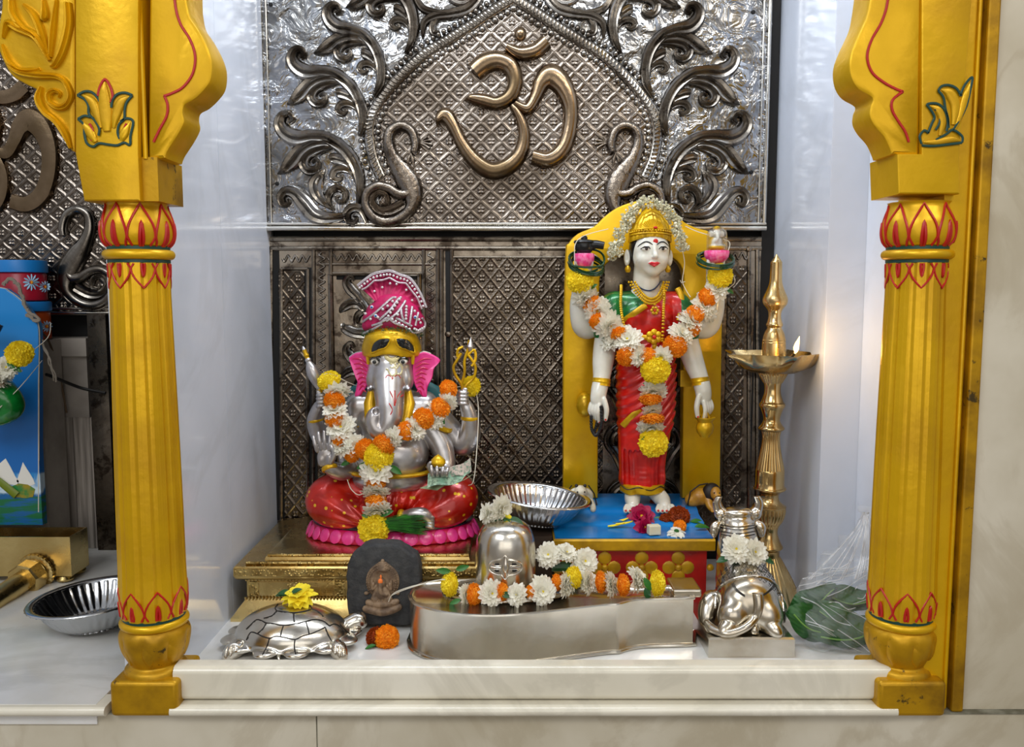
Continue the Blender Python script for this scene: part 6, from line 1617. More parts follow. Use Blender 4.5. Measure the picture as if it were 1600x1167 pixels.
t = thing('white_flower', 'white flower lying on its side on top of the lingam dome', 'flower', tuple(cLi+Vector((0, 0, ztLi))))
flower('w', P(782, 794, .145), 25*S(.145), (.7, -.6, -.1), None, t, 1); flower('b', P(765, 803, .15), 22*S(.15), (-.8, -.5, .2), None, t, 1)
mb = MB(); mb.tube([P(785, 800, .142), P(796, 808, .142), P(802, 814, .146)], .004, 8); mb.build('stem', M_YPET, t)
# ---------------------------------------------------------- tortoise
def tortoise():
    c = Vector((P(457, 990, .112).x, .110, 0)); a_, b_ = .096, .071
    t = thing('tortoise', 'silver tortoise with engraved shell plates on the floor at the front left', 'figurine', tuple(c))
    M = SDF((c.x-.13, c.y-.10, -.002), (c.x+.15, c.y+.10, .085), .001)
    M.ell((c.x, c.y, .014), (a_, b_, .053)); M.box((c.x, c.y, -.032), (.2, .2, .044), op='s', k=.004)
    M.ell((c.x, c.y, .014), (a_+.006, b_+.005, .006), k=.004)
    for i in range(12):
        a = 2*pi*i/12+.25; M.ell((c.x+(a_+.004)*cos(a), c.y+(b_+.003)*sin(a), .014), (.018, .018, .006), k=.006)
    shell = M.build('shell', M_SILV, t)
    class Q: pass
    fs = Q(); fs.S = M
    mb = MB(); r = .0011
    L = lambda pts: surf_line(mb, fs, pts, -.02, .22, r, 6, 6, .0002)
    L([(385,1000),(392,988),(402,990),(410,994),(421,997),(432,994),(445,996),(461,999),(472,994),(486,990),(500,984),(508,980)])
    L([(385,983),(390,978),(402,968),(416,973),(425,974),(443,977),(460,975),(478,971),(490,968),(504,970),(515,978)])
    L([(412,966),(425,962),(433,955),(445,956),(459,957),(475,955),(488,952),(498,956),(505,963)])
    L([(421,997),(417,1010),(410,1023)]); L([(461,999),(460,1010),(462,1022)])
    L([(416,973),(411,982),(402,990)]); L([(443,977),(440,986),(438,995)]); L([(478,971),(481,981),(483,990)])
    L([(459,957),(459,966),(460,972)]); L([(508,980),(512,990),(518,1002)]); L([(433,955),(430,950),(434,944)]); L([(488,952),(486,948),(480,944)]); L([(515,978),(522,975),(530,978),(538,988)]); L([(531,975),(538,983),(546,990)])
    mb.build('plate_grooves', M_GROOVE, shell)
    # legs, head, tail
    def leg(pts, rs, claws):
        m = SDF((min(p[0] for p in pts)-.03, min(p[1] for p in pts)-.03, -.001), (max(p[0] for p in pts)+.03, max(p[1] for p in pts)+.03, .05), .0008)
        m.path(pts, rs)
        m.box((pts[0][0], pts[0][1], -.02), (.2, .2, .02), op='s')
        for k in claws: m.path(k, [.0012, .0014, .0010], op='s', k=.001)
        m.build('leg', M_SILV, t)
    for px, sx in ((362, -1), (525, 1)):
        x = P(px, 1015, .04).x
        leg([(x-sx*.012, .075, .012), (x, .055, .013), (x+sx*.008, .046, .007)], [.012, .0145, .010], [[(x+k*.006, .045, .024), (x+k*.007, .038, .014), (x+k*.0075, .034, .004)] for k in (-1.2, -.2, .8, 1.7)])
    for x in (c.x-.07, c.x+.075): leg([(x, .160, .012), (x+(.012 if x > c.x else -.012), .176, .010)], [.012, .010], [])
    m = SDF((c.x+.06, c.y-.02, -.001), (c.x+.15, c.y+.08, .06), .0008)
    hx = P(556, 985, .14).x; m.path([(c.x+.078, .135, .015), (hx-.008, .142, .022), (hx+.004, .146, .026)], [.013, .013, .0145], k=.004); m.ell((hx+.010, .143, .022), (.009, .010, .008), k=.004); m.build('head', M_SILV, t)
    mb = MB(); mb.tube([(P(434, 1024, .04).x, .055, .010), (P(434, 1028, .035).x, .042, .008), (P(434, 1028, .03).x, .036, .004)], [.007, .005, .001], 10); mb.build('tail', M_SILV, t)
    return t
tortoise()
me = finish(mk_daisy(61, ((11, 1., .05), (10, .9, .3), (8, .7, .6)), .26, .2, .5), 'yellow_flower', (M_YPET, M_YPET))
p = P(467, 938, .12); p.z = .078
t = thing('yellow_flower', 'yellow flower with a few green leaves on top of the tortoise\'s shell', 'flower', tuple(p))
link('bloom', me, t, None, orient(p, (0, -.35, 1), .2, (.033, .033, .033)))
for a, L in ((170, .03), (155, .026), (60, .02)): leaf_at(p+Vector((-.012, -.004, .006)), L, (cos(radians(a)), .1, sin(radians(a))*.4), (0, -.5, 1), t, LEAF_D)
# ---------------------------------------------------------- dark stone with a small carving
def f_stone(nt, b, vec, xyz):
    add_bump(nt, b, noise_x(nt, vec, 40, 7, .65), .9, .006)
M_STONE = mat('dark_basalt', '2B2C2E', 0, .75, var=(60, '3C3C3C'), fn=f_stone, dirt=(90, '8C8A80', .74))
M_CARV = mat('brown_carved_stone', '8A7258', 0, .6, var=(60, '5C4836'), bump=(200, .6, .002))
def stone():
    Y = .168; F = Fig(Y); k = F.s
    t = thing('carved_stone', 'dark rough stone slab with a small brown seated figure, before the brass plinth', 'stone', tuple(F(598, 978)))
    out = [(575,852),(600,851),(623,853),(636,861),(649,870),(655,885),(656,905),(654,940),(645,976),(600,978),(560,978),(546,970),(542,941),(541,911),(542,885),(552,867)]
    q = cr(out, 3, True); g = random.Random(4); q = [(a+g.uniform(-.9, .9), b+g.uniform(-.9, .9)) for a, b in q]
    pts = [(F(a, b).x, max(F(a, b).z, .0005)) for a, b in q]
    MB().prism(pts, Y, Y+.034, .006, .006).build('slab', M_STONE, t, angle=50)
    fs = FS(F, 564, 632, 868, 966, -4, 16, .0006)
    fs.ell((598, 908, 0), (27, 6, 30)); fs.cap((598, 888, 1), (598, 876, 1), 7, 3, k=10); fs.ell((598, 909, 7), (18, 5, 20), k=2, op='s'); fs.S.box(F(598, 946, 0), (.1, .1, 12*k), op='s')
    for r in (21.5, 25): 
        for i in range(30):
            a = -2.2+i*4.4/29; fs.ell((598+r*sin(a)*.98, 908-r*cos(a)*1.1, 6 if r < 24 else 4.5), (1.1, 1.6, 1.1), k=.5)
    fs.path([(572, 950, 3), (584, 951, 8), (598, 953, 10), (612, 951, 8), (624, 947, 3)], [5.5, 5.5, 5.5, 5.5, 5], k=2); fs.path([(576, 940, 3), (598, 942, 7), (620, 939, 3)], [5, 6, 5], k=2)
    fs.ell((597, 925, 5), (12, 6, 12), k=2); fs.ell((596, 908, 6), (7, 6, 9), k=2); fs.path([(596, 908, 10), (596, 918, 12), (600, 924, 12), (606, 926, 10)], [4, 3.4, 2.8, 2.2], k=1)
    for sx in (-1, 1):
        fs.path([(597+sx*9, 914, 4), (597+sx*14, 918, 5), (597+sx*13, 910, 6)], [3, 2.6, 2.6], k=1.5); fs.path([(597+sx*9, 922, 4), (597+sx*12, 930, 7), (597+sx*8, 934, 8)], [3, 2.8, 2.8], k=1.5); fs.ell((597+sx*12, 933, 6), (5, 5, 4), k=1.5); fs.ell((597+sx*15, 908, 5), (2.4, 3, 5), k=1)
        fs.ell((597+sx*24, 926, 2), (4, 3, 3), k=1)
    for i in range(5): fs.ell((586+i*6, 936, 8), (2.6, 3, 2.2), k=1)
    fs.build('carved_figure', M_CARV, t)
    mb = MB(); mb.ell(F(596, 905, 11), (4*k, 3*k, 5*k), 12, 8); mb.ell(F(596.5, 898, 10), (1.6*k, 1.6*k, 3.5*k), 8, 6); mb.build('orange_mark', mat('orange_vermilion', 'E8762E', 0, .7), t)
stone()
# marigold, petal and rice paste on the floor
c = PZ(598, 1004, .0); t = thing('marigold', 'ragged orange and dark red marigold lying on the floor beside the tortoise', 'flower', (c.x, c.y, 0))
flower('o', P(605, 996, .10), 21*S(.1), (.3, -.8, .5), None, t, .8); flower('r', P(588, 996, .108), 18*S(.1), (-.5, -.7, .5), None, t, .85)
leaf_at(P(588, 1008, .09), .02, (-1, -.3, -.05), (0, -.4, 1), t, LEAF)
p = PZ(352, 1000, .004); me_ = LEAF.copy(); me_.materials.clear(); me_.materials.append(mat('pale_petal', 'D8D29A', 0, .6))
tag(leaf_at(p, .022, (.8, .5, .1), (0, -.3, 1), None, me_, 'fallen_petal'), 'pale yellow petal on the floor left of the tortoise', 'petal')
# ---------------------------------------------------------- bull
def bull():
    F = FigP(.13); k = F.s
    zt = P(1170, 997, .052).z
    x0, x1 = P(1107, 1020, .052).x, P(1242, 1020, .052).x
    t = thing('seated_bull', 'polished silver seated bull seen from behind on a square silver base', 'figurine', ((x0+x1)/2, .12, 0))
    mb = MB(); mb.rings([[(x0+o, .053+o, z), (x1-o, .053+o, z), (x1-o, .215-o, z), (x0+o, .215-o, z)] for o, z in ((0, 0), (0, .004), (0, zt-.003), (.003, zt))]); mb.build('base', M_SILV, t, angle=30)
    d = lambda Y: -(Y-.13)/k
    fs = FS(F, 1085, 1250, 760, 1006, d(.26), d(.03), .0011)
    E_ = lambda x, y, Y, r, **kw: fs.ell((x, y, d(Y)), r, **kw)
    E_(1171, 946, .100, (47, 30, 44)); E_(1166, 922, .135, (49, 40, 46), k=14); E_(1160, 905, .170, (44, 34, 44), k=14)
    E_(1158, 880, .150, (27, 26, 20), k=12)
    fs.path([(1158, 885, d(.165)), (1154, 858, d(.175)), (1153, 833, d(.185))], [36, 29, 25], k=10)
    E_(1153, 815, .190, (28, 26, 17), k=6); E_(1153, 800, .186, (25, 18, 9), k=6); E_(1153, 822, .215, (18, 30, 14), k=6)
    for sx in (-1, 1):
        E_(1172+sx*27, 962, .084, (24, 22, 27), k=8)
        fs.path([(1172+sx*30, 975, d(.075)), (1172+sx*38, 984, d(.066)), (1172+sx*42, 990, d(.062))], [13, 11, 8], k=4)
        fs.path([(1153+sx*24, 806, d(.188)), (1153+sx*30, 797, d(.188)), (1153+sx*33, 785, d(.186)), (1153+sx*29, 776, d(.184)), (1153+sx*25, 772, d(.182))], [9, 7.5, 6, 4, 1.5], k=2)
        fs.path([(1153+sx*26, 803, d(.188)), (1153+sx*27, 801, d(.188))], [10.5, 10.5], k=1)
        fs.path([(1153+sx*30, 818, d(.186)), (1153+sx*36, 824, d(.184)), (1153+sx*37, 836, d(.184))], [5, 7, 4], k=2, fl=((0, 1, 0), .7))
        fs.path([(1160+sx*48, 935, d(.14)), (1160+sx*54, 950, d(.13)), (1160+sx*56, 968, d(.12))], [13, 13, 10], k=6)
    E_(1178, 985, .070, (8, 8, 10), k=3)
    fs.S.box((.38, .13, zt-.02), (.3, .3, .021), op='s')
    body = fs.build('body', M_SILV, t)
    Y0, Y1 = .03, .24
    mb = MB(); surf_line(mb, fs, [(1118,950),(1119,930),(1126,915),(1145,905),(1171,900),(1196,903),(1213,915),(1221,932),(1224,955)], Y0, Y1, .0022, 8, 8, .0005); mb.build('blanket_cord', M_SILV, body)
    mb = MB()
    for o in (0, 4, 8): surf_line(mb, fs, [(1146-o*.4, 910+o*.3),(1152-o*.2,921+o*.3),(1164,930+o*.3)], Y0, Y1, .0008, 5); surf_line(mb, fs, [(1209+o*.4, 913+o*.3),(1202,922+o*.3),(1190,930+o*.3)], Y0, Y1, .0008, 5)
    mb.build('engraved_lines', M_GROOVE, body); mb = MB()
    for y, w in ((823, 27), (827, 28), (833, 27), (838, 26)): surf_line(mb, fs, [(1153-w, y-3),(1153,y+1),(1153+w,y-3)], Y0, Y1, .001, 8)
    mb.build('engraved_lines', M_GROOVE, body)
    mb = MB()
    for sx in (-1, 1):
        for o in (0, 3.5): surf_line(mb, fs, [(1153+sx*18, 803-o),(1153+sx*26, 806-o),(1153+sx*34, 801-o)], Y0, Y1, .0013, 5)
    surf_line(mb, fs, [(1127,818),(1153,823),(1180,818)], Y0, Y1, .0018, 8)
    mb.build('horn_rings', M_SILV, body)
    # scale engraving of the blanket
    mb = MB()
    for r in range(7):
        for i in range(15):
            u = (i+.5*(r % 2))/14*2-1; x = 1166+u*(38+r*2.2); y = 872+r*4.6+abs(u)**2*(20+r*1.5)
            if 1140 < x < 1200 and y < 880: continue
            w = 3.0; surf_line(mb, fs, [(x-w, y-1.5),(x, y+2),(x+w, y-1.5)], Y0, Y1, .0005, 3, 4)
    mb.build('engraved_scales', M_GROOVE, body)
    m2 = FS(F, 1096, 1200, 900, 1004, d(.16), d(.03), .0009)
    tp = [surf(fs, a, b, Y0, Y1) for a, b in ((1181,912),(1184,930),(1185,948),(1180,964))]
    pts = [p for p in tp if p]+[P(1168, 978, .058), P(1150, 987, .056), P(1132, 990, .058), P(1114, 983, .075), P(1104, 972, .09)]
    m2.S.path([tuple(p) for p in pts], [.009, .008, .0072, .0065, .006, .006, .0065, .0072, .0045][:len(pts)], k=.003); m2.build('tail', M_SILV, t)
    for sx in (-1, 1):
        mb = MB(); p = P(1153+sx*38, 830, .182); mb.ell(p, (5*k, 4*k, 10*k), 12, 8); mb.build('ear', M_SILV, t)
    return fs
fsB = bull()
t = thing('white_flowers', 'two white flowers with a green leaf lying on the silver bull\'s back', 'flowers', tuple(P(1165, 870, .13)))
flower('w', P(1150, 858, .128), 25*S(.13), (-.1, -1, .5), None, t); flower('w', P(1178, 863, .13), 25*S(.13), (.3, -1, .5), None, t)
for px, a in ((1140, 190), (1160, 200), (1190, -25)): leaf_at(P(px, 872, .127), .024, (cos(radians(a)), -.2, sin(radians(a))*.5), (0, -.8, 1), t, LEAF_D)
# ---------------------------------------------------------- standing brass lamp
def lamp():
    Y = .30; k = S(Y); X = P(1211, 480, Y).x; Z = lambda y: max(P(1211, y, Y).z, 0)
    t = thing('standing_lamp', 'tall turned brass oil lamp with a five spouted dish and one lit flame', 'oil lamp', (X, Y, 0))
    A = [(397,.4),(403,4.5),(409,8.4),(412,8.8),(429,9.2),(442,10),(454,14),(463,18),(469,19.3),(476,17.5),(483,12),(489,9.8),(496,9.8),(503,11.5),(507,13),(510,12),(512,10.8),(515,12.5),(520,15),(529,17.3),(541,18.2),(556,18.6)]
    mb = MB(); mb.lathe([(r*k, Z(y)) for y, r in cr(A, 3)], (X, Y, 0), 48); mb.build('finial', M_BRASS_L, t)
    mb = MB()
    for y in (531, 535): mb.tube([(X+17.9*k*cos(a), Y+17.9*k*sin(a), Z(y)) for a in [2*pi*i/40 for i in range(40)]], .5*k, 5, closed=True, up=(0, 0, 1))
    mb.build('turned_lines', M_BRASS_L, t)
    def sec(name, prof, fl=0, nf=24):
        mb = MB(); mb.lathe([(r*k, Z(y)) for y, r in cr(prof, 3)], (X, Y, 0), 144, (lambda th, q: 1-fl*abs(sin(th*nf/2))**.5*0+fl*(abs(cos(th*nf/2))**.7-.7)) if fl else None); mb.build(name, M_BRASS_L, t)
    sec('stem', [(580,22),(584,22),(590,19),(598,14.5)], .06, 26)
    sec('stem', [(596,14.6),(604,12.6),(615,13),(627,17),(630,19.5),(634,20),(637,18.5),(640,17),(650,13.5),(657,13),(663,16),(667,19.5),(670,20),(673,16)])
    sec('stem', [(672,15.5),(682,13.2),(695,14),(712,17),(728,20.5),(734,21.5)], .07, 26)
    sec('stem', [(733,21.6),(736,22.4),(758,22.6),(761,25),(764,25),(767,20),(771,15.5),(777,14.5),(783,17),(788,23),(790,26.5),(792,26)])
    sec('stem', [(791,25.5),(800,25.5),(812,22),(820,16.5),(824,15)], .06, 24)
    sec('stem', [(823,15.5),(830,14.5),(838,16),(848,20.5),(852,23),(855,23),(858,19.5),(864,18.5),(869,19)])
    sec('base', [(868,19),(876,24),(888,31),(904,40),(920,47),(934,53)], .05, 30)
    sec('base', [(933,53),(937,56),(941,57),(946,57)])
    # five spouted dish
    def rim(a, R, tip):
        d = min(abs((a-b+pi) % (2*pi)-pi) for b in SP); s_ = max(0, 1-d/.34)
        return R+(tip-R)*s_**1.6
    SP = [radians(v) for v in (-84, -12, 60, 132, 204)]; n = 150; th = [2*pi*i/n for i in range(n)]
    def R_(r, tip, z): return [(X+rim(a, r, tip)*k*cos(a), Y+rim(a, r, tip)*k*sin(a), z) for a in th]
    zr = Z(551); mb = MB()
    mb.rings([R_(18, 18, Z(583)), R_(36, 36, Z(581)), R_(52, 56, Z(574)), R_(60, 72, Z(562)), R_(64, 88, Z(553)), R_(65, 90, zr), R_(62, 86, zr), R_(57, 70, Z(559)), R_(49, 52, Z(569)), R_(34, 34, Z(575)), R_(10, 10, Z(576))]); mb.build('dish', M_BRASS_L, t)
    a = SP[0]; tip = Vector((X+78*k*cos(a), Y+78*k*sin(a), zr+.002))
    mb = MB(); mb.tube([tip+Vector((0, .03, -.006)), tip+Vector((0, .01, -.001)), tip+Vector((.0, 0, .005))], .0022, 8); mb.build('wick', M_BLACKB, t)
    f = tip+Vector((.001, 0, .004)); mb = MB(); q = cr([(0, 0, .3), (.3, 3, 2.6), (.6, 8, 3.8), (1.8, 14, 3), (3.6, 20, 1.4), (5, 25, .2)], 4)
    mb.tube([f+Vector((a*k, 0, b*k)) for a, b, r in q], [max(r, .15)*k for a, b, r in q], 12); mb.build('flame', mat('flame', 'FFD27A', 0, .5, emis=('FFC060', 14)), t)
    l = bpy.data.lights.new('flame_light', 'POINT'); l.energy = .35; l.color = (1, .62, .25); l.shadow_soft_size = .006; o = bpy.data.objects.new('flame_light', l); COL.objects.link(o); o.location = f+Vector((0, -.012, .012))
lamp()
# ---------------------------------------------------------- bowls
def bowl(name, label, c, R, h, rb, tilt, ribs=0, ax='Y'):
    t = thing(name, label, 'bowl', tuple(c)); M = Matrix.Translation(c) @ Matrix.Rotation(tilt, 4, ax)
    pr = [(.001, 0), (rb*.9, 0), (rb, .002), (lerp(rb, R, .35), h*.22), (lerp(rb, R, .68), h*.58), (R*.95, h*.93), (R*.985, h), (R*1.06, h+.0015), (R*1.09, h-.0005), (R*1.09, h-.002), (R*1.05, h-.001), (R*.975, h-.003), (R*.94, h*.91), (lerp(rb, R, .66), h*.57), (lerp(rb, R, .33), h*.23), (rb*.97, .004), (.001, .004)]
    mod = (lambda th, k: 1+.012*cos(th*ribs)*(1 if 6 < k < 60 else 0)*(0 if 16 < k < 36 else 1)) if ribs else None
    mb = MB(); mb.lathe(cr(pr, 4), seg=256 if ribs else 96, mod=mod, M=M); mb.build('bowl_body', M_STEEL, t, angle=60); return t
slab_ = MB().box((P(742, 890, .22).x+.026, .262, .0005), (P(865, 850, .24).x-.001, .5, .1405)).build('wooden_block', mat('dark_wood_block', '3A2A1C', 0, .6, var=(20, '241810')), smooth=False)
tag(slab_, 'dark wooden block under the ribbed steel bowl, between plinth and platform', 'block')
cb = Vector((P(838, 830, .325).x, .325, .1525)); bowl('steel_bowl', 'ribbed stainless steel bowl standing between the two idols', cb, .092, .052, .046, radians(7), 44)
bowl('steel_bowl', 'plain steel bowl on the left floor, partly hidden by the left column', Vector((P(146, 980, .17).x, .185, .0045)), .100, .052, .052, radians(-4), 40)
# ---------------------------------------------------------- plastic bag of leaves
def bag():
    t = thing('plastic_bag', 'knotted clear plastic bag beside the silver bull at the foot of the right column', 'bag', (.53, .12, 0))
    F = FigP(.12); k = F.s
    fs = FS(F, 1215, 1400, 775, 1040, -75, 85, .0022)
    rs = [(1308, 1000, 0, 74, 56, 34), (1308, 965, 0, 78, 58, 42), (1312, 925, 0, 70, 52, 38), (1328, 885, 0, 52, 42, 32), (1342, 850, 0, 34, 30, 28)]
    for x, y, d, a, b, c in rs: fs.ell((x, y, d), (a, b, c), k=10)
    fs.path([(1342, 850, 0), (1350, 825, 0), (1354, 806, 0)], [20, 13, 8], k=8); fs.ell((1354, 796, 0), (13, 10, 8), k=3)
    fs.S.box((.53, .12, -.05), (.3, .3, .051), op='s')
    def crumple(x, y, z):
        w = np.sin(x*70+np.sin(z*55+y*30)*1.9)*np.sin(z*62+np.sin(x*48)*2.1+y*25)+.6*np.abs(np.sin(x*130+z*95+np.sin(y*80)*2))
        return w*.0042+np.abs(np.sin(x*55-z*40+2*np.sin(z*33)))**6*.006
    fs.S.disp(crumple)
    def f_bag(nt, b, vec, xyz):
        n1 = noise_x(nt, vec, 16, 5, .6, 1.6); add_bump(nt, b, (n1-.5).abs(), 1., .02)
    m = mat('clear_polythene', 'EDF1F4', 0, .16, fn=f_bag, spec=.9); nt = m.node_tree; b = nt.nodes['Principled BSDF']; b.inputs['Alpha'].default_value = .15
    fs.build('bag_film', m, t)
    leafm = mat('banana_leaf', '164A1C', 0, .35, var=(14, '2E6A2C'), fn=lambda nt, b, vec, xyz: add_bump(nt, b, (xyz[0]*1.+xyz[2]*2.)._m('MULTIPLY', 420.).sin(), .25, .001))
    mb = MB(); g = random.Random(5)
    for i in range(26):
        x = g.uniform(1245, 1375); y = g.uniform(865, 1005); a = (-.45 if y < 930 else .5)+g.uniform(-.25, .25); L = g.uniform(12, 55)
        pts = [(x-L*cos(a), y-L*sin(a)*.8), (x-L*.3*cos(a), y-L*.3*sin(a)+g.uniform(-5, 5)), (x+L*.4*cos(a), y+L*.4*sin(a)+g.uniform(-5, 5)), (x+L*cos(a), y+L*sin(a)*.8)]
        surf_line(mb, fs, pts, -.03, .2, g.uniform(.0004, .0011), 6, 5, .0004)
    for i in range(14):
        a = g.uniform(-.5, .5); surf_line(mb, fs, [(1354+g.uniform(-6, 6), 800),(1348+a*30, 830),(1335+a*80, 870),(1320+a*120, 905)], -.03, .2, .0009, 6, 5, .0006)
    m2 = mat('polythene_crease', 'F6F8FA', 0, .2, spec=.9); m2.node_tree.nodes['Principled BSDF'].inputs['Alpha'].default_value = .32
    mb.build('film_creases', m2, t)
    # folded leaves inside: pointed blades folded on their midrib
    def blade(px, py, Y, L, w, rot, lab, bow=.02, fold=.9):
        c = P(px, py, Y); mb = MB(); R = Matrix.Rotation(rot, 3, 'Y')
        for sh in range(3):
            vs = []; n = 18
            for i in range(n+1):
                u = i/n; ww = w*(sin(pi*min(1, u*.97+.02))**.55)*(1-.06*sh)
                for j in range(-4, 5):
                    v = j/4; vs.append(R @ Vector(((u-.5)*2*L, -bow*sin(pi*u)+abs(v)*ww*fold*.5-sh*.003+.0015*sin(u*17+j*.7), v*ww*(1 if v > 0 else .8)+.004*sin(u*7+sh)))+c)
            mb.add(vs, [(i*9+j, i*9+j+1, (i+1)*9+j+1, (i+1)*9+j) for i in range(n) for j in range(8)])
        o = mb.build('folded_leaf', leafm, None, angle=60); tag(o, lab, 'leaf')
        mr = MB(); mr.tube([R @ Vector(((i/12-.5)*2*L, -bow*sin(pi*i/12)-.0075, .004*sin(i/12*7+2)))+c for i in range(1, 12)], [.0016]+[.0013]*9+[.0006], 6); mr.build('midrib', M_LEAFRIB, o)
        zmin = min(v[2] for v in mb.v)
        if zmin < .003: o.location.z += .003-zmin
    M_LEAFRIB = mat('leaf_midrib', '6E9A44', 0, .4)
    blade(1330, 1006, .095, .068, .030, -.16, 'large folded green leaf lowest at the right in the plastic bag')
    blade(1265, 1000, .105, .046, .030, .55, 'folded green leaf at the lower left inside the plastic bag', .012)
    blade(1318, 968, .12, .066, .024, .38, 'broad green leaf slanting across the middle of the plastic bag')
    blade(1272, 935, .14, .044, .022, -.5, 'green leaf upper left inside the plastic bag', .012)
    blade(1332, 935, .15, .050, .022, .1, 'green leaf at the back behind the slanting leaf in the bag', .012)
bag()
# ============================================================ the neighbouring shrine seen left of the column
def left_relief():
    Y = .66; k = S(Y)
    t = thing('relief_panel', 'second embossed silver om panel in the neighbouring shrine at the left edge', 'wall panel', tuple(P(60, 490, Y)))
    a, b = P(-420, 487, Y), P(330, 487, Y)
    MB().box((a.x, Y, a.z), (b.x, Y+.012, 1.5)).build('backing_sheet', M_SIL_HAM, t, smooth=False)
    c_, d_ = P(-40, 487, Y), P(330, -30, Y); relief_sheet('lattice_field', M_SIL_LATT, t, [(c_.x, c_.z), (d_.x, c_.z), (d_.x, d_.z), (c_.x, d_.z)], Y, .0432, step=.0016, az=1.08)
    for st in OMP:
        mb = MB(); q = [(x-810, y+70+(0 if y < 150 else 0), w*1.02) for x, y, w in st]; strip(mb, q, Y-.001, .016, 'flat', 8); mb.build('om_stroke', M_SIL_OM, t)
    f = lambda p: [(2*MIRX-q[0]-812-40, q[1]+130, *q[2:]) for q in p]
    mb = MB(); strip(mb, f(BIRD), Y-.001, .02, 'dome'); strip(mb, f(BSPI), Y-.001, .016); mb.build('peacock', M_SIL_LEAF, t)
    mb = MB()
    for y_, r in ((489, .005), (482, .003)): p0, p1 = P(-400, y_, Y), P(330, y_, Y); mb.tube([(p0.x, Y-.004, p0.z), (p1.x, Y-.004, p1.z)], r, 10)
    mb.build('border_moulding', M_SIL_BRIGHT, t)
left_relief()
Y = .64
a, b = P(64, 872, Y), P(138, 530, Y)
t = thing('stone_cabinet', 'grey stone faced cupboard with upright plank grooves behind the blue painted slab', 'cupboard', ((a.x+b.x)/2-.2, Y, 0))
def f_plank(nt, b_, vec, xyz):
    f = ((xyz[0]*26.).frac()-.5).abs().sstep(.44, .5); add_bump(nt, b_, f*-1., .8, .004)
    c = mixc(nt, noise_x(nt, vec, 5, 4, .6, 0, (14, 14, .6)).sstep(.35, .65), lin('B3A99E'), lin('7E756C')); nt.links.new(c, b_.inputs['Base Color'])
M_PLANK = mat('grey_brown_planks', '6E655D', 0, .6, fn=f_plank)
x0 = P(-500, 700, Y).x
zA, zB, zC = P(60, 528, Y).z, P(60, 556, Y).z, P(60, 652, Y).z
MB().box((x0, Y-.012, zB), (b.x, .70, zA)).build('top_slab', M_GREYST, t, smooth=False)
MB().box((x0, Y, zC), (b.x-.006, .70, zB-.0005)).build('upper_panel', M_GREYST, t, smooth=False)
MB().box((x0, Y+.004, 0.0005), (b.x-.004, .70, zC-.0005)).build('plank_door', M_PLANK, t, smooth=False)
fr = MB().box((b.x+.004, Y-.01, .0005), (b.x+.045, .70, P(0, 489, Y).z)).build('upright_post', M_SIL_LOW, None, smooth=False)
tag(fr, 'dark metal clad upright post beside the grey cupboard, next to the left column', 'post')
# blue painted slab
Y = .487; k = S(Y)
def f_paint(nt, b_, vec, xyz):
    z = xyz[2]; n = noise_x(nt, vec, 16, 5, .6, .8); n2 = noise_x(nt, vec, 30, 4, .6, 0, (.4, 1, 2.5))
    zs = [P(30, y, Y).z for y in (840, 770, 742, 640)]
    sky = mixc(nt, z.sstep(zs[3]-.05, zs[3]+.25), lin('0B66B4'), lin('1E90E0'))
    low = mixc(nt, n2.sstep(.42, .58), lin('0E6A3A'), lin('0F5FA0'))
    mid = mixc(nt, n.sstep(.4, .55), lin('1E84C8'), lin('C8DCE8'))
    c = mixc(nt, (z+n*.03-.015).sstep(zs[1]-.004, zs[1]+.004), low, mid); c = mixc(nt, (z+n*.012-.006).sstep(zs[2]+.0, zs[2]+.006), c, sky)
    nt.links.new(c, b_.inputs['Base Color'])
M_PAINT = mat('painted_landscape', '1784D6', 0, .4, coat=.2, fn=f_paint)
arc = [(-160,455),(-60,446),(0,450),(14,456),(32,470),(48,490),(58,506),(60,530)]
t = thing('painted_slab', 'sky blue painted idol backdrop with white mountains at the left edge', 'backdrop', tuple(P(0, 840, Y)))
xs = [(P(x_, y_, Y).x, P(x_, y_, Y).z) for x_, y_ in [(-400,470)]+cr(arc, 4)+[(60,700)]]
zb = .099
xs += [(xs[-1][0], zb), (P(-400, 700, Y).x, zb)]
MB().prism(xs, Y, Y+.018, .001, .001).build('board', M_PAINT, t, smooth=False)
mb = MB(); mb.tube([P(a_, b_, Y)+Vector((0, .004, 0)) for a_, b_ in cr(arc, 5)]+[P(60, y_, Y)+Vector((0, .001, 0)) for y_ in (600, 700, 800)], .0016, 6); mb.build('bare_edge', M_WHITECHIP, t)
mb = MB()
for pts in ([(-30,752),(-12,735),(2,722),(9,716),(17,730),(24,744),(30,752),(26,758),(10,756)], [(26,752),(31,738),(36,722),(42,732),(46,738),(52,748),(55,756),(45,760),(32,757)]): mb.prism([(P(a_, b_, Y).x, P(a_, b_, Y).z) for a_, b_ in pts], Y-.0008, Y)
mb.build('painted_mountains', M_WHITEP, t, smooth=False)
mb = MB(); mb.prism([(P(a_, b_, Y).x, P(a_, b_, Y).z) for a_, b_ in [(10,766),(18,760),(30,755),(44,757),(55,764),(52,776),(40,778),(22,776)]], Y-.0012, Y-.0002); mb.build('painted_hill', mat('painted_green', '23803A', 0, .5, var=(50, 'A08A1C')), t, smooth=False)
mb = MB(); mb.tube([P(-20, 735, Y-.004), P(5, 757, Y-.004), P(26, 774, Y-.004)], [.005, .008, .009], 8, flat=.4, up=(0, 1, 0)); mb.build('olive_ribbon', mat('olive_paint', '6E7E12', 0, .5), t)
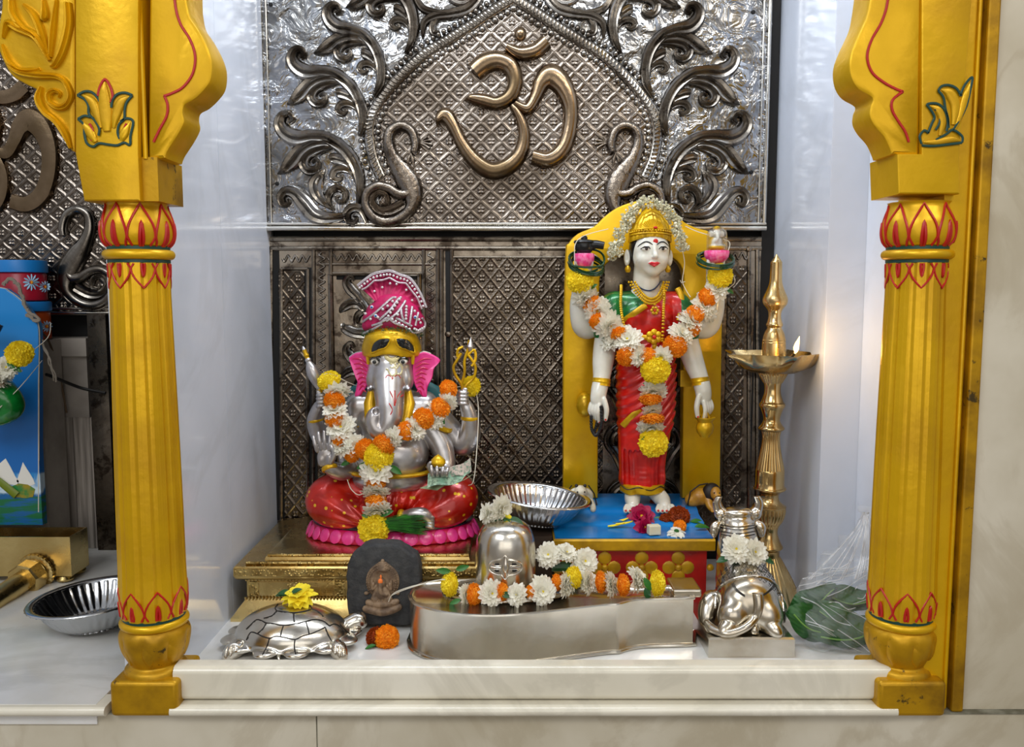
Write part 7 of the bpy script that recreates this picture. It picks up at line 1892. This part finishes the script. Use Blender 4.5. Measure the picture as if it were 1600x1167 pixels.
# green sleeve and fingers of the neighbouring idol
F = Fig(.43); fs = FS(F, -60, 48, 575, 675, -30, 40, .0018)
fs.path([(-40, 600, 0), (0, 612, 8), (22, 632, 8), (8, 645, 10), (-30, 650, 10)], [22, 24, 16, 15, 14], k=8)
t = thing('neighbouring_idol', 'green sleeved arm of an idol cut off by the left edge, before the blue slab', 'idol', tuple(F(-20, 660)))
fs.build('sleeve', mat('green_gloss_paint', '0F7A2E', 0, .2, coat=.5, var=(30, '0A5A20')), t)
fs = FS(F, -60, 20, 640, 665, -5, 40, .001); fs.path([(-40, 652, 20), (-10, 649, 22), (11, 652, 20)], [5, 4.2, 3], k=2); fs.path([(-40, 655, 24), (-10, 654, 26), (6, 656, 25)], [4, 3.4, 2.6], k=1); fs.build('fingers', mat('pale_skin_paint', 'D8BCA8', 0, .35), t)
mb = MB(); mb.tube([F(-60, 500, 10), F(-20, 503, 14), F(8, 512, 16), F(-2, 530, 12)], [.012, .012, .009, .004], 10); mb.build('hair', M_HAIR, t)
garland('flower garland on the neighbouring idol at the left edge, below the stacked jars', F, [
 ('y',42,551,19,20,.8,(.3,-1,.3)),('w',24,573,17,24),('b',14,588,17,26),('o',-2,593,20,28),('w',-2,615,18,28),('o',-22,620,18,30)],
 leaves=[(28,556,26,24,-65),(22,560,22,22,-70,1),(34,566,22,18,-50)], seed=71, string=[[(44,560,20),(58,530,-30),(60,505,-36)],[(55,565,-20),(40,600,10),(20,630,30),(0,656,40)],[(-6,664,40),(20,700,0),(62,560,-36)]] [:2])
# stacked jars
Yj = .60
def jar(label, px, y0, y1, y2, r, mred, flowers):
    k = S(Yj); c = P(px, y2, Yj); t = thing('jar', label, 'jar', tuple(c)); h0 = P(px, y0, Yj).z-c.z; h1 = P(px, y1, Yj).z-c.z; R = r*k
    mb = MB(); mb.lathe([(R*.9, 0), (R*.97, .002), (R*.97, h1-.004), (R*.9, h1)], c, 40); mb.build('jar_body', mred, t)
    mb = MB(); mb.lathe([(R*.98, h1), (R*1.03, h1+.001), (R*1.03, h0-.003), (R*1.0, h0), (.001, h0)], c, 72, lambda th, k_: 1+.006*cos(th*36)); mb.build('lid', mat('blue_lid_%d' % px, '1A86D8', 0, .45), t)
    for fx, fy, fr_ in flowers:
        def on(a_, b_):
            for i in range(200):
                p = P(a_, b_, Yj-R+2*R*i/199)
                if (p.x-c.x)**2+(p.y-c.y)**2 < (R*.975)**2: return p+Vector((0, -.0004, 0))
            return P(a_, b_, Yj)
        mb = MB()
        for i in range(12):
            a_ = i*pi/6; mb.tube([on(fx+3*cos(a_), fy-3*sin(a_)), on(fx+fr_*.7*cos(a_), fy-fr_*.7*sin(a_)), on(fx+fr_*cos(a_), fy-fr_*sin(a_))], [.0012, .0026, .001], 6, flat=.3, up=(0, 1, 0))
        f_ = mb.build('printed_daisy', mat('pale_blue_print_%d_%d' % (px, fx), 'A8D4F0', 0, .5), t)
        mb = MB(); mb.ell(on(fx, fy), (.004, .001, .004), 10, 6); mb.build('daisy_centre', M_OPET, f_)
    return c
M_JRED = mat('red_jar_label', 'C01C36', 0, .35, var=(20, 'A41230')); M_JOR = mat('orange_jar_label', 'D8561A', 0, .35, var=(20, 'C24412'))
pb = MB().box((P(-60, 530, Yj).x, Yj-.06, .0005), (P(85, 530, Yj).x, .626, P(45, 531, Yj).z)).build('grey_ledge', M_GREYST, None, smooth=False)
tag(pb, 'grey stone ledge under the stacked jars, mostly hidden by the blue slab', 'ledge')
jar('orange jar with blue lid, lower of the two stacked jars', 42, 471, 486, 530, 36, M_JOR, [(73,510,9)])
jar('red jar with blue lid and daisy print, upper of the two stacked jars', 38, 407, 426, 470, 34, M_JRED, [(49,441,13),(70,448,9)])
# threads, cords
def cord(name, label, pts, Y_, r, m):
    q = cr([tuple(P(a_, b_, Y_+c_)) for a_, b_, c_ in pts], 6); mb = MB(); mb.tube(q, r, 7); tag(mb.build(name, m), label, 'cord')
t = thing('knotted_thread', 'grimy knotted cotton thread tied round the top of the blue slab', 'thread', tuple(P(40, 480, .48)))
mb = MB()
for o in (0, 1, 2): mb.tube([P(a_+o*1.2*sin(i*1.3+o*2), b_+o*1.2*cos(i*1.1+o), .478) for i, (a_, b_) in enumerate(cr([(6,446),(12,437),(24,440),(32,455),(38,474),(44,486),(56,494),(62,500),(52,499),(42,490)], 5))], .0024, 6)
mb.build('strands', M_THREAD_D, t)
mb = MB()
for o in (0, 1, 2): mb.tube([P(a_+o*1.5*sin(i*.8+o*2), b_+o, .50) for i, (a_, b_) in enumerate(cr([(66,530),(70,545),(78,562),(82,578),(84+o*3,595)], 4))], .0016, 6)
mb.build('loose_end', M_THREAD_D, t)
cord('black_cable', 'black cable crossing in front of the grey cupboard', [(60,585,.05),(75,586,.06),(105,598,.08),(130,607,.1),(165,614,.1)], .50, .0036, M_GAP_CABLE_BLACK)
cord('brown_cord', 'thin brown cord hanging down the grey cupboard to a frayed end', [(66,520,0),(76,533,.05),(86,560,.1),(96,600,.11),(104,645,.11)], .51, .0022, mat('brown_cord', '5A4630', 0, .8))
# brass trough with a pipe
Yt = .41
t = thing('brass_trough', 'square edged open brass trough with a large threaded pipe at the left edge', 'trough', tuple(P(0, 925, Yt)))
xr = P(111, 880, Yt).x; zt = P(100, 839, Yt).z; z0 = .014; xl = xr-.7; yb_ = .483; w = .003
mb = MB(); mb.box((xl, Yt, z0), (xr, Yt+w, zt)); mb.build('front_wall', M_BRASS, t, smooth=False)
mb = MB(); mb.box((xr-w, Yt+w, z0), (xr, yb_-w, zt)); mb.build('side_wall', M_BRASS, t, smooth=False)
mb = MB(); mb.box((xl, yb_-w, z0), (xr, yb_, zt)); mb.build('back_wall', M_BRASS, t, smooth=False)
mb = MB(); mb.box((xl, Yt+w, z0), (xr-w, yb_-w, z0+.003)); mb.build('bottom', M_BRASS, t, smooth=False)
for yy in (Yt+.012, yb_-.012):
    mb = MB(); mb.lathe([(.010, .0005), (.016, .003), (.018, .007), (.014, .0125), (.010, .0135)], (xr-.02, yy, 0), 24); mb.build('foot', M_BRASS, t)
A = P(57, 893, Yt); B = P(-75, 985, .17); ax = (B-A).normalized(); M = orient(A+ax*-.002, ax); k = S(.4)
mb = MB(); mb.lathe([(.001, 0), (.036, 0), (.038, .003), (.037, .008), (.030, .011)], seg=120, mod=lambda th, k_: 1+.03*(1 if (th*24/pi) % 2 < 1 else 0), M=M); mb.build('toothed_flange', M_BRASS, t, angle=30)
mb = MB(); mb.lathe([(.001, .009), (.031, .009), (.031, .016), (.026, .020)], seg=40, M=M); mb.build('collar', M_BRASS, t, angle=30)
mb = MB(); rs = []
for r_, z_ in ((.024, .016), (.034, .018), (.034, .046), (.031, .050), (.024, .050)): rs.append([M @ Vector((r_*cos(a_), r_*sin(a_), z_)) for a_ in [pi/8*i+.2 for i in range(0, 16, 2)]])
mb.rings(rs); mb.build('octagonal_nut', M_BRASS, t, angle=20)
mb = MB(); L = (B-A).length; mb.lathe([(.021, .03), (.021, .10), (.0195, .11), (.0195, L)], seg=40, M=M); mb.build('pipe', M_BRASS, t)
